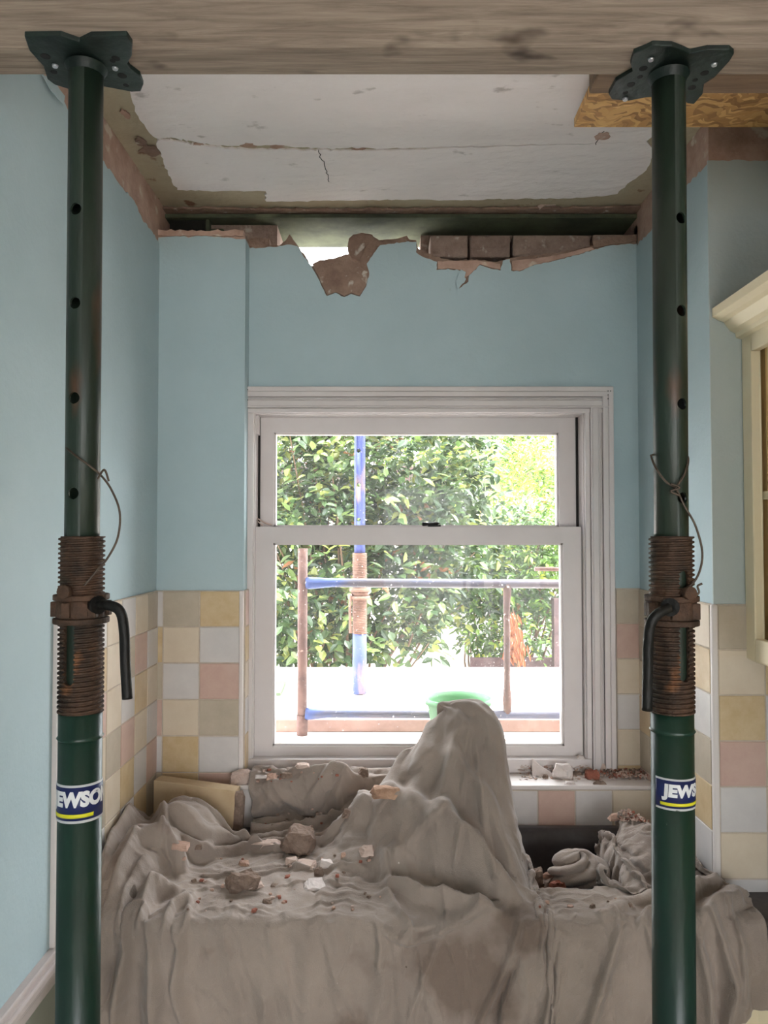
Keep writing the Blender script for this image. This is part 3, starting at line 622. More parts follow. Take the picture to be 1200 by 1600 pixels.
    for v in bm.verts:
        u = (v.co.x - min(xs)) / w; t = (v.co.y - min(ys)) / h
        v.co = wrap(s0 + (s1 - s0) * u + t * .0015, z0 + H * (.30 + .54 * t), Ro + .0016)
    bm.to_mesh(me); bm.free()
    me.materials.clear(); me.materials.append(M_lab_white); lo = bpy.data.objects.new('lettering', me); COL.objects.link(lo); lo.parent = st
    return root
platL = [(38, 57), (95, 56), (124, 66), (142, 57), (198, 56), (207, 70), (206, 88), (199, 100), (204, 108), (219, 119), (224, 133), (220, 143), (206, 144), (164, 136), (108, 140), (86, 133), (74, 124), (68, 104), (46, 80)]
prop('steel_prop', 'dark green adjustable steel prop by the left wall, handle hanging to its right', 1.11, 134, 122, platL,
     [(86, 102), (180, 106)], [(71, 88, .007), (181, 91, .006), (191, 118, .007), (197, 133, .0045), (84, 112, .005), (176, 95, .004)], -5, (337, 481), 838, (928, 973), (968, 1066), -6, 1150,
     [(150, 945, .02), (172, 946, .035), (188, 956, .04), (194, 985, .04), (196, 1040, .04), (199, 1092, .04)],
     [[(104, 700, .018), (118, 712, .028), (140, 728, .028), (157, 742, .02), (174, 765, .02), (187, 800, .02), (184, 840, .02), (168, 872, .022), (150, 893, .03), (132, 915, .034)],
      [(157, 742, .018), (140, 728, -.028), (118, 712, -.028), (104, 700, .018)], [(153, 748, .024), (163, 734, .03), (170, 752, .026)]],
     (-.055, .060), (1217, 1275), (-.034, .060))
platR = [(1020, 71), (1010, 76), (990, 84), (985, 100), (989, 112), (962, 128), (951, 148), (956, 156), (982, 158), (1008, 153), (1022, 152), (1062, 150), (1074, 162), (1084, 163), (1098, 147), (1100, 132), (1117, 121), (1140, 96), (1147, 84), (1140, 78), (1105, 78), (1078, 84), (1066, 78), (1050, 72)]
prop('steel_prop', 'dark green adjustable steel prop at the right, handle hanging to its left', 1.13, 1045, 1053, platR,
     [(1017, 92), (1116, 100), (977, 154)], [(1005, 107, .006), (1000, 120, .004), (986, 132, .006), (977, 145, .004), (1101, 114, .006), (1086, 125, .004), (1081, 137, .006)], 10, (350, 492), 838, (930, 976), (890, 1060), 8, 1140,
     [(1046, 950, .05), (1030, 958, .055), (1018, 972, .056), (1013, 1000, .052), (1012, 1050, .05), (1011, 1110, .048)],
     [[(1017, 712, .01), (1024, 730, .028), (1040, 752, .03), (1056, 764, .03), (1070, 792, .03), (1086, 820, .03), (1097, 860, .03), (1094, 890, .03), (1082, 912, .03), (1066, 922, .034)],
      [(1017, 712, .01), (1030, 708, -.02), (1060, 706, -.02), (1075, 715, .012), (1070, 740, .028), (1054, 764, .031)], [(1048, 756, .033), (1062, 762, .034), (1048, 768, .034), (1062, 774, .034)],
      [(1066, 924, .034), (1082, 932, .034), (1092, 926, .034), (1090, 916, .034), (1097, 912, .034)]],
     (-.036, .075), (1208, 1256), (-.026, .064))

# ---------------------------------------------------------------- wall cupboard at the right edge
cb = empty('wall_cupboard', (.95, 1.45, 1.45), 'cream wall cupboard with moulded cornice at the right edge', 'cupboard')
xf = .822; z0 = at(1170, 1030, 1.74).z; z1 = at(1170, 520, 1.74).z; ya, yb = .55, YR - .006
MB().box(xf + .02, XRR - .002, yb - .018, yb, z0, z1).box(xf + .02, XRR, ya, ya + .018, z0, z1).box(xf + .02, XRR, ya, yb, z0, z0 + .018).box(xf + .02, XRR, ya, yb, z1 - .018, z1).build('carcass', M_cream, cb, bevel=.001)
MB().box(XRR - .015, XRR - .003, ya + .018, yb - .018, z0 + .018, z1 - .018).build('back_panel', M_creamin, cb)
zs = at(1195, 770, 1.6).z
MB().box(xf + .022, XRR - .015, ya + .018, yb - .018, zs - .009, zs + .009).build('shelf', M_cream, cb)
MB().box(xf, xf + .02, yb - .045, yb, z0, z1).box(xf, xf + .02, ya, ya + .045, z0, z1).box(xf, xf + .02, ya + .045, yb - .045, z1 - .05, z1).box(xf, xf + .02, ya + .045, yb - .045, z0, z0 + .05).build('face_frame', M_cream, cb, bevel=.003)
MB().box(xf + .03, xf + .034, yb - .05, yb - .019, z0, z1).box(XRR - .02, XRR - .016, yb - .02, yb, z0, z1).build('lining_panel', M_creamin, cb)
cp = [(0, 0), (-.012, .004), (-.014, .014), (-.026, .020), (-.036, .034), (-.040, .040), (-.052, .044), (-.066, .052), (-.066, .072), (0, .072)]
mb = MB(); n = len(cp)
mb.prism([Vector((xf + a, yb, z1 - .012 + b)) for a, b in cp] + [Vector((xf + .05, yb, z1 + .06)), Vector((xf + .05, yb, z1 - .012))], (0, ya - yb, 0)).build('cornice', M_cream, cb)

# ---------------------------------------------------------------- worktop, sink, base units
YF = 1.605
SX0, SX1, SY0, SY1 = .16, .675, 1.735, 2.105
wt = MB()
out = [Vector((XL, YF, ZT)), Vector((.74, YF, ZT))]
for k in range(1, 9):
    a = PI / 2 * k / 8; out.append(Vector((.74 + .10 * math.sin(a), YF - .10 + .10 * math.cos(a), ZT)))
out += [Vector((.84, .3, ZT)), Vector((XRR - .001, .3, ZT)), Vector((XRR - .001, YR - .004, ZT)), Vector((XR - .004, YR - .004, ZT)), Vector((XR - .004, YLOW, ZT)), Vector((SX0 + .05, YLOW, ZT))]
hole = [Vector((SX0 + .05, SY1, ZT)), Vector((SX1, SY1, ZT)), Vector((SX1, SY0, ZT)), Vector((SX0, SY0, ZT)), Vector((SX0, SY1, ZT)), Vector((SX0 + .0499, SY1, ZT)), Vector((SX0 + .0499, YLOW, ZT))]
MB().prism(out + hole + [Vector((XL, YLOW, ZT))], (0, 0, -.036)).build('worktop', M_worktop, bevel=.006, loc=(0, 1.85, ZT - .036))
tag(bpy.data.objects['worktop'], 'dark grey worktop with rounded corner, showing at the right behind the prop', 'worktop')
sk = empty('kitchen_sink', ((SX0 + SX1) / 2, 1.92, ZT - .17), 'dark graphite kitchen sink bowl half filled with rubble below the window ledge', 'sink')
def rr(x0, x1, y0, y1, r, z, n=6):
    p = []
    for cx, cy, a0 in [(x1 - r, y1 - r, 0), (x0 + r, y1 - r, PI / 2), (x0 + r, y0 + r, PI), (x1 - r, y0 + r, 3 * PI / 2)]:
        for k in range(n + 1): a = a0 + PI / 2 * k / n; p.append(Vector((cx + r * math.cos(a), cy + r * math.sin(a), z)))
    return p
rings = [rr(SX0 - .012, SX1 + .012, SY0 - .012, SY1 + .012, .045, ZT + .001), rr(SX0 - .012, SX1 + .012, SY0 - .012, SY1 + .012, .045, ZT + .006), rr(SX0 - .008, SX1 + .008, SY0 - .008, SY1 + .010, .045, ZT + .012), rr(SX0 + .004, SX1 - .004, SY0 + .004, SY1 - .012, .045, ZT + .012),
         rr(SX0 + .012, SX1 - .012, SY0 + .012, SY1 - .022, .05, ZT + .004), rr(SX0 + .02, SX1 - .02, SY0 + .02, SY1 - .028, .05, ZT - .03), rr(SX0 + .03, SX1 - .03, SY0 + .03, SY1 - .034, .05, ZT - .14), rr(SX0 + .05, SX1 - .05, SY0 + .05, SY1 - .055, .04, ZT - .165)]
mb = MB(); n = len(rings[0])
mb.add([v for r in rings for v in r], [(i * n + k, i * n + (k + 1) % n, (i + 1) * n + (k + 1) % n, (i + 1) * n + k) for i in range(len(rings) - 1) for k in range(n)] + [tuple((len(rings) - 1) * n + k for k in range(n))], 0, True)
b_ = mb.build('bowl', M_sink, sk, flat=True)
c = Vector(((SX0 + SX1) / 2, 1.92, ZT - .164)); MB().sweep([c, c + Vector((0, 0, .003))], .04, 24).build('drain', M_zinc, sk)
# tap under the dust sheet
tapc = Vector((at(738, 1300, 1.98).x, 2.0, ZT))
M_chrome = mat('chrome', rgb(200, 200, 200), .15, metal=1)
def base_unit(x0, x1, label):
    e = empty('base_cabinet', ((x0 + x1) / 2, 1.9, 0), label, 'cabinet', 'base cabinets under the worktop')
    MB().box(x0 + .001, x1 - .001, YF + .045, YLOW - .02, .12, ZT - .20 if x0 > 0 else ZT - .037).box(x0 + .001, x1 - .001, YF + .09, YF + .1, 0, .12).build('carcass', M_cream, e)
    mb = MB().box(x0 + .002, x1 - .002, YF + .026, YF + .044, .13, .735).box(x0 + .002, x0 + .06, YF + .02, YF + .026, .13, .735).box(x1 - .06, x1 - .002, YF + .02, YF + .026, .13, .735).box(x0 + .06, x1 - .06, YF + .02, YF + .026, .13, .19).box(x0 + .06, x1 - .06, YF + .02, YF + .026, .675, .735)
    dr = mb.build('door', M_cream, e, bevel=.002)
    MB().sweep([(x1 - .03, YF + .02, .66), (x1 - .03, YF - .002, .66)], [.006, .012], 14).build('knob', M_cream, dr)
    d2 = MB().box(x0 + .002, x1 - .002, YF + .022, YF + .044, .74, ZT - .04).build('drawer', M_cream, e, bevel=.002)
base_unit(XL + .012, -.25, 'cream base cabinet under the left end of the worktop, behind the dust sheet')
base_unit(-.25, .15, 'cream base cabinet under the middle of the worktop, hidden by the dust sheet')
base_unit(.15, .72, 'cream sink cabinet under the right part of the worktop, behind the dust sheet')
e = empty('base_cabinet', (1.0, 1.0, 0), 'cream base cabinet at the bottom right corner, under the rounded worktop', 'cabinet', 'base cabinets under the worktop')
pts = [Vector((.722, YF + .03, .12)), Vector((.75, YF + .03, .12))] + [Vector((.75 + .115 * math.sin(PI / 2 * k / 6), YF - .085 + .115 * math.cos(PI / 2 * k / 6), .12)) for k in range(1, 7)] + [Vector((.865, .36, .12)), Vector((XRR - .01, .36, .12)), Vector((XRR - .01, YR - .01, .12)), Vector((.722, YR - .01, .12))]
MB().prism(pts, (0, 0, ZT - .037 - .12)).build('carcass', M_cream, e)
# ---------------------------------------------------------------- outside the window
ZPL = CZ - .70
M_white = mat('sunlit_white_slabs', rgb(232, 228, 222), .8, var=rgb(222, 214, 206), scale=3)
M_ledgestone = mat('stone_sill', rgb(206, 188, 176), .85, var=rgb(180, 158, 146), scale=12)
M_patio = mat('patio_paving', rgb(215, 208, 200), .9, var=rgb(190, 182, 172), scale=2)
M_rustout = mat('weathered_rusty_tube', rgb(118, 92, 84), .8, var=rgb(84, 64, 60), scale=16, bump=.3, bscale=80, spots=[(rgb(176, 150, 140), 40, .66, .72)])
M_bluetube = mat('worn_blue_tube', rgb(70, 80, 104), .6, var=rgb(98, 88, 88), scale=9, bump=.2, bscale=60, stretch=(.4, 1, 1), spots=[(rgb(60, 84, 142), 7, .54, .62), (rgb(190, 190, 196), 50, .68, .74)])
M_blueprop = mat('worn_blue_prop', rgb(64, 78, 132), .6, var=rgb(46, 60, 124), scale=9, bump=.2, bscale=60, stretch=(1, 1, .3), spots=[(rgb(120, 100, 90), 14, .58, .66)])
M_rustprop = mat('rusty_prop_thread', rgb(128, 98, 84), .8, var=rgb(92, 68, 56), scale=22, bump=.4, bscale=90)
M_pot = mat('green_plastic', rgb(76, 128, 84), .5)
M_render = mat('white_garden_wall', rgb(226, 224, 222), .9, var=rgb(206, 204, 204), scale=3)
M_post = mat('dark_brown_fence_wood', rgb(84, 66, 66), .9, var=rgb(60, 46, 46), scale=20)
M_bark = mat('bark', rgb(120, 98, 76), .95, var=rgb(82, 66, 50), scale=30, bump=.5)
def leafmat(name, r, g, b):
    m = bpy.data.materials.new(name); m.use_nodes = True; N = m.node_tree.nodes; L = m.node_tree.links; p = N['Principled BSDF']
    p.inputs['Base Color'].default_value = rgb(r * .86, g * .86, b * .82); p.inputs['Roughness'].default_value = .35; p.inputs['Specular IOR Level'].default_value = .5
    t = N.new('ShaderNodeBsdfTranslucent'); t.inputs[0].default_value = rgb(r * .9, g * .9, b * .7); mx = N.new('ShaderNodeMixShader'); mx.inputs[0].default_value = .3
    out = N['Material Output']; L.new(p.outputs[0], mx.inputs[1]); L.new(t.outputs[0], mx.inputs[2]); L.new(mx.outputs[0], out.inputs[0]); return m
LM = [leafmat('leaf_deep_green', 54, 78, 48), leafmat('leaf_mid_green', 76, 102, 62), leafmat('leaf_light_green', 112, 136, 84), leafmat('leaf_yellow_green', 150, 160, 92), leafmat('leaf_orange', 150, 100, 66)]
LM2 = [leafmat('shrub_green', 74, 106, 54), leafmat('shrub_fresh_green', 104, 138, 70), leafmat('shrub_light', 150, 188, 92), leafmat('shrub_yellow', 196, 206, 96), leafmat('shrub_brown', 150, 110, 60)]
MB().box(-12, 14, 2.5, 16, -.12, .0).build('ground_outside', M_patio, kind='structure')
o = MB().box(-1.6, 2.4, 2.50, 4.12, ZPL - .1, ZPL).build('raised_terrace', M_white, kind='structure', bevel=.006)
MB().box(-1.6, 2.4, 2.51, 4.1, 0, ZPL - .1).build('terrace_wall', M_render, kind='structure')
s = MB().box(WX0 - .1, WX1 + .1, 2.442, 2.470, ZPL - .02, WZ0 - .012).build('trim_3', M_ledgestone, kind='structure', bevel=.004)
# a long coping plank lying on the terrace by the sill
a = at(430, 1158, 2.56); b = at(430, 1122, 2.62)
o = MB().box(-.9, .95, 2.76, 2.81, ZPL, ZPL + .045).build('coping_plank', mat('pinkish_stone', rgb(176, 146, 134), .9, var=rgb(150, 122, 112), scale=14), bevel=.004, loc=(.1, 2.78, ZPL)); tag(o, 'pinkish stone coping lying outside on the terrace behind the trestle post', 'coping')
o = MB().box(-1.2, 1.6, 3.02, 3.06, ZPL, ZPL + .012).build('timber_batten', M_ledgestone, bevel=.003, loc=(.1, 3.04, ZPL)); tag(o, 'thin pale batten on the sunlit terrace behind the green pot', 'batten')
# rusty trestle frame
YT = 2.72
tr = empty('scaffold_trestle', (at(472, 1100, YT).x, YT, ZPL), 'rusty trestle frame with worn blue rails outside the window', 'trestle')
p = at(473, 857, YT); x = p.x; MB().sweep([(x, YT, ZPL), (x, YT, p.z)], .0172, 20).sweep([(x, YT, ZPL), (x, YT, ZPL + .07)], .0195, 20).build('post', M_rustout, tr)
z = at(600, 911, YT).z; xe = 1.0
def flat_tube(mb, pts, r0, r1):
    return mb
MB().sweep([(x + .012, YT, z), (x + .03, YT, z), (x + .10, YT, z + .001), (xe, YT, z - .006)], [.022, .021, .0155, .0155], 20).build('top_rail', M_bluetube, tr)
z2 = at(600, 1115, YT).z
MB().sweep([(x + .012, YT, z2), (x + .03, YT, z2 - .001), (x + .09, YT, z2), (xe, YT, z2 - .006)], [.022, .020, .0145, .0145], 20).build('lower_rail', M_bluetube, tr)
xs = at(792, 1000, YT).x
MB().sweep([(xs + .002, YT, z - .004), (xs + .002, YT, z - .03), (xs, YT, z - .09), (xs, YT, z2 + .10), (xs, YT, z2 + .05), (xs, YT, z2)], [.016, .0145, .0115, .0115, .016, .014], 16).build('strut', M_rustout, tr)
MB().sweep([(xe, YT, ZPL), (xe, YT, p.z)], .0172, 20).build('post', M_rustout, tr)
MB().sweep([(xs + .002, YT - .016, z - .012), (xs + .002, YT - .021, z - .012)], .004, 12).build('bolt', M_zinc, tr)
q = at(835, 889, 3.0); r = at(900, 890, 3.0)
o = MB().sweep([q, r + Vector((.3, 0, 0))], .008, 12).build('steel_rod', M_rustout, loc=tuple(q)); tag(o, 'thin grey rod end above the blue rail at the right of the window', 'rod')
MB().sweep([(q.x + .33, 3.0, ZPL), (q.x + .33, 3.0, q.z + .05)], .01, 12).build('rod_stand', M_rustout, o, loc=(q.x + .33, 3.0, ZPL))
# blue prop standing on the terrace
YB = 3.42
bp_ = empty('steel_prop', (at(563, 1083, YB).x, YB, ZPL), 'faded blue steel prop with rusty thread standing outside before the leaves', 'steel prop')
bx = at(562, 900, YB).x
def zz(py): return at(562, py, YB).z
it = tube_with_holes(.0242, zz(875), 3.6, None, None).build('inner_tube', M_blueprop, bp_)
cut = []
zq = zz(705)
for py in (705, 758, 812): 
    c = Vector((-.004, 0, zz(py)))
    cut.append(MB().sweep([c + Vector((0, -.06, 0)), c + Vector((0, .06, 0))], .009, 16).build('cutter', M_hole))
it.parent = None; it.location = (0, 0, 0); boolean_cut(it, cut); it.data.materials.clear(); it.data.materials.append(M_blueprop)
it.parent = bp_; it.location = (bx - bp_.location.x, 0, -ZPL)
for p in it.data.polygons: p.use_smooth = abs(p.normal.z) < .5
def bb(mb, nm, m):
    o = mb.build(nm, m, None); o.parent = bp_; o.location = (bx - bp_.location.x, 0, -ZPL); return o
bb(MB().sweep([(0, 0, ZPL + .004), (0, 0, zz(990))], .031, 32), 'outer_tube', M_blueprop)
bb(thread(.0325, .0295, zz(990), zz(864), .0075, 28), 'threaded_collar', M_rustprop)
bb(MB().sweep([(0, 0, zz(936)), (0, 0, zz(931))], .046, 24).sweep([(0, 0, zz(924)), (0, 0, zz(919))], .046, 24).sweep([(0, 0, zz(931)), (0, 0, zz(924))], .037, 24), 'collar_nut', M_rustprop)
hx = (at(548, 1000, YB).x - bx)
bb(MB().sweep(smooth_path([(-.035, -.02, zz(928)), (hx, -.03, zz(932)), (hx - .002, -.03, zz(950)), (hx, -.03, zz(988))], 5), .0065, 10), 'handle', M_rustprop)
# green pot
pp = at(715, 1150, 2.60); zt = at(715, 1096, 2.63).z; R1 = .5 * 104 / F * 2.63
pot = empty('plant_pot', (pp.x, 2.70, ZPL), 'light green plastic pot outside behind the covered tap', 'pot')
PY = 2.588; PX = at(716, 1090, PY).x; R1 = .5 * 103 / F * PY; zt = at(716, 1101, PY - R1).z
prof = [(R1 * .70, ZPL + .001), (R1 * .72, ZPL + .004), (R1 * .93, zt - .02), (R1 * 1.0, zt - .02), (R1 * 1.0, zt), (R1 * .96, zt), (R1 * .9, zt - .018), (R1 * .68, ZPL + .012), (.001, ZPL + .012)]
def lathe(prof, cx, cy, seg=40):
    mb = MB(); n = len(prof); vs = [(cx + r * math.cos(2 * PI * k / seg), cy + r * math.sin(2 * PI * k / seg), z) for r, z in prof for k in range(seg)]
    mb.add(vs, [(i * seg + k, i * seg + (k + 1) % seg, (i + 1) * seg + (k + 1) % seg, (i + 1) * seg + k) for i in range(n - 1) for k in range(seg)], 0, True); return mb
pot.location = (PX, PY, ZPL)
lathe(prof, PX, PY + R1 * .0).build('pot_wall', M_pot, pot, flat=True)
# garden wall, fence foot and post, dried fern
gx0 = at(600, 1000, 6.2).x
MB().box(-6, 7, 6.2, 6.4, 0, at(600, 905, 6.2).z).build('wall_garden', M_render, kind='structure')
MB().box(-9, 9, 13, 13.3, 0, at(600, 770, 13).z).build('wall_far', M_render, kind='structure')
f0 = at(735, 1042, 5.2); f1 = at(865, 1028, 5.2)
fn = empty('fence', (f0.x, 5.2, 0), 'dark brown low fence board and post beyond the terrace', 'fence')
MB().box(f0.x, f1.x + 1.6, 5.2, 5.23, 0, f1.z).build('gravel_board', M_post, fn)
pa = at(864, 935, 5.15); pb = at(880, 935, 5.15); MB().box(pa.x, pb.x, 5.12, 5.2, 0, pa.z).build('post', M_post, fn)
fa = at(690, 728, 9.5); fb = at(850, 722, 9.5)
o = MB().box(-2.2, 4.2, 9.5, 9.56, fa.z - .30, fa.z).box(-2.2, -2.1, 9.5, 9.6, 0, fa.z).box(4.1, 4.2, 9.5, 9.6, 0, fa.z).build('distant_fence', M_post, loc=(1, 9.5, 0)); tag(o, 'grey fence top far beyond the light shrub at the upper right', 'fence')
# foliage ---------------------------------------------------------
def leaf(vs, fs, c, d, n, L_, W_, fold):
    s = d.cross(n).normalized(); n = s.cross(d).normalized(); b = len(vs)
    P = [c, c + d * L_ * .35 + s * W_ * .5 + n * fold, c + d * L_ * .7 + s * W_ * .36 + n * fold * .6, c + d * L_ - n * fold * .8, c + d * L_ * .7 - s * W_ * .36 + n * fold * .6, c + d * L_ * .35 - s * W_ * .5 + n * fold, c + d * L_ * .38, c + d * L_ * .7 - n * fold * .2]
    vs += P
    for f in [(0, 6, 1), (1, 6, 7, 2), (2, 7, 3), (3, 7, 4), (4, 7, 6, 5), (5, 6, 0)]: fs.append([i + b for i in f])
def bush(name, label, base, blobs, n, L_, W_, mats, wts, seed, twigs=18, group=None):
    rnd = random.Random(seed); root = empty(name, base, label, 'shrub' if 'shrub' in name else 'tree', group)
    vs = []; fs = []; mi = []
    tot = sum(b[1].x * b[1].y * b[1].z for b in blobs) ; tips = []
    for c, r in blobs:
        k = int(n * r.x * r.y * r.z / tot)
        for i in range(k // 5):
            v = Vector((rnd.gauss(0, 1), rnd.gauss(0, 1), rnd.gauss(0, 1))).normalized(); q = rnd.uniform(.55, 1.0) ** .5
            p0 = c + Vector((v.x * r.x, v.y * r.y, v.z * r.z)) * q
            if p0.y < 4.16 and p0.z < ZPL + .06: continue
            if i % 40 == 0: tips.append(p0)
            sd = (v + Vector((rnd.uniform(-.6, .6), -.5 + rnd.uniform(-.5, .5), rnd.uniform(-.2, .8)))).normalized()
            w = rnd.random(); m0 = 0
            for j, wt_ in enumerate(wts):
                if w < wt_: m0 = j; break
                w -= wt_
            for j in range(5):
                c2 = p0 + sd * L_ * (.45 * j) + Vector((rnd.uniform(-.5, .5), rnd.uniform(-.5, .5), rnd.uniform(-.5, .5))) * L_ * .5
                d = (sd * .5 + Vector((rnd.uniform(-1, 1), rnd.uniform(-1, .6), rnd.uniform(-.9, .5)))).normalized()
                nn = (Vector((rnd.uniform(-.5, .5), -.5, .9)) + Vector((rnd.uniform(-.5, .5), rnd.uniform(-.5, .5), 0))).normalized()
                f0_ = len(fs); leaf(vs, fs, c2, d, nn, L_ * rnd.uniform(.65, 1.15), W_ * rnd.uniform(.7, 1.15), L_ * .07)
                m = m0 if rnd.random() < .6 else min(len(mats) - 2, max(0, m0 + rnd.choice((-1, 1)))) if m0 < len(mats) - 1 else m0
                mi += [m] * (len(fs) - f0_)
    me = bpy.data.meshes.new('foliage'); me.from_pydata([tuple(v) for v in vs], [], fs)
    for m in mats: me.materials.append(m)
    me.polygons.foreach_set('material_index', mi); me.update()
    o = bpy.data.objects.new('foliage', me); COL.objects.link(o); o.parent = root; o.location = -Vector(base)
    st = MB(); B = Vector(base)
    for i in range(twigs):
        t = rnd.choice(tips); m = B.lerp(t, .5) + Vector((rnd.uniform(-.15, .15), rnd.uniform(-.1, .1), .1))
        st.sweep(smooth_path([B + Vector((rnd.uniform(-.12, .12), rnd.uniform(-.08, .08), 0)), m, t], 4), [.014 - .011 * k / 8 for k in range(9)], 6)
    st.build('branches', M_bark, root); return root
def E(px, py, d, rx, ry, rz): return (at(px, py, d), Vector((rx, ry, rz)))
cb_ = at(520, 900, 5.0)
bush('camellia_shrub', 'big glossy dark green camellia bush filling the left of the window view', (cb_.x, 5.0, 0),
     [E(470, 740, 5.0, .62, .5, .5), E(590, 760, 5.05, .62, .5, .55), E(650, 720, 5.1, .45, .45, .5), E(460, 880, 4.8, .5, .4, .5), E(570, 890, 5.0, .55, .4, .5), E(680, 830, 5.1, .42, .4, .38), E(440, 960, 4.8, .4, .35, .34), E(500, 985, 4.8, .45, .3, .26), E(630, 1000, 4.9, .2, .3, .1), E(590, 960, 5.1, .36, .3, .26), E(690, 900, 5.4, .3, .3, .3), E(420, 700, 5.2, .5, .5, .6)],
     17000, .085, .042, LM, [.34, .30, .21, .12, .03], 1, 46)
rb_ = at(790, 900, 5.6)
bush('garden_shrub', 'darker leafy green shrub beside the fence post, right of the camellia', (rb_.x, 5.6, 0),
     [E(770, 880, 5.6, .42, .4, .34), E(830, 880, 5.6, .40, .4, .34), E(790, 960, 5.6, .40, .35, .28), E(820, 1000, 5.5, .25, .3, .2), E(760, 900, 5.7, .34, .3, .3), E(850, 850, 5.5, .3, .3, .3)],
     9500, .062, .026, LM2, [.52, .30, .12, .05, .01], 2, 22)
lb_ = at(830, 800, 7.2)
bush('feathery_shrub', 'pale lime green feathery shrub bright in the upper right of the window', (lb_.x, 7.2, 0),
     [E(800, 790, 7.2, .62, .5, .40), E(850, 770, 7.2, .5, .5, .42), E(760, 760, 7.4, .3, .4, .4), E(870, 810, 7.0, .4, .4, .4), E(830, 720, 7.6, .3, .3, .34)],
     9000, .07, .022, LM2, [.04, .22, .42, .31, .01], 3, 20)
bush('distant_tree', 'hazy bright green trees at the top right of the window, farthest away', (1.5, 11, 0),
     [E(700, 690, 11, 1.2, .8, .42), E(800, 695, 11, 1.2, .8, .42), E(880, 680, 11, 1, .8, .5), E(560, 700, 11.5, 1.6, .8, .7)],
     7000, .15, .07, LM2, [.1, .3, .35, .25, 0], 4, 8)
# dried fern
rnd = random.Random(8); fm = leafmat('dried_fern_leaf', 168, 96, 56); vs = []; fs = []
fbase = at(808, 1030, 5.12); ftop = at(802, 955, 5.12)
for i in range(170):
    t = rnd.random(); c = fbase.lerp(ftop, 1 - t) + Vector((rnd.gauss(0, .024) * (.5 + t), rnd.gauss(0, .03), 0))
    leaf(vs, fs, c, Vector((rnd.uniform(-.5, .5), rnd.uniform(-.3, .3), -1)).normalized(), Vector((0, -1, .2)), .07, .016, .004)
me = bpy.data.meshes.new('frond'); me.from_pydata([tuple(v) for v in vs], [], fs); me.materials.append(fm)
o = bpy.data.objects.new('frond', me); COL.objects.link(o); fr = empty('dried_fern', (fbase.x, 5.12, 0), 'orange dried fern frond hanging in front of the dark fence board', 'fern'); o.parent = fr; o.location = -fr.location
MB().sweep([(fbase.x, 5.14, 0), (fbase.x, 5.14, fbase.z), tuple(ftop + Vector((0, .02, .02)))], [.012, .008, .004], 8).build('stem', M_bark, fr)
o = None
q = at(430, 1075, 2.95)
g = empty('wooden_offcut', (q.x, 2.95, ZPL), 'dark green board corner at the far left edge of the terrace', 'board')
MB().prism([at(405, 1083, 3.38), at(438, 1083, 3.38), at(447, 1064, 3.5), at(405, 1064, 3.5)], (0, 0, -.02)).build('board', mat('dark_green_board', rgb(70, 84, 62), .8), g)
g.location.z = ZPL
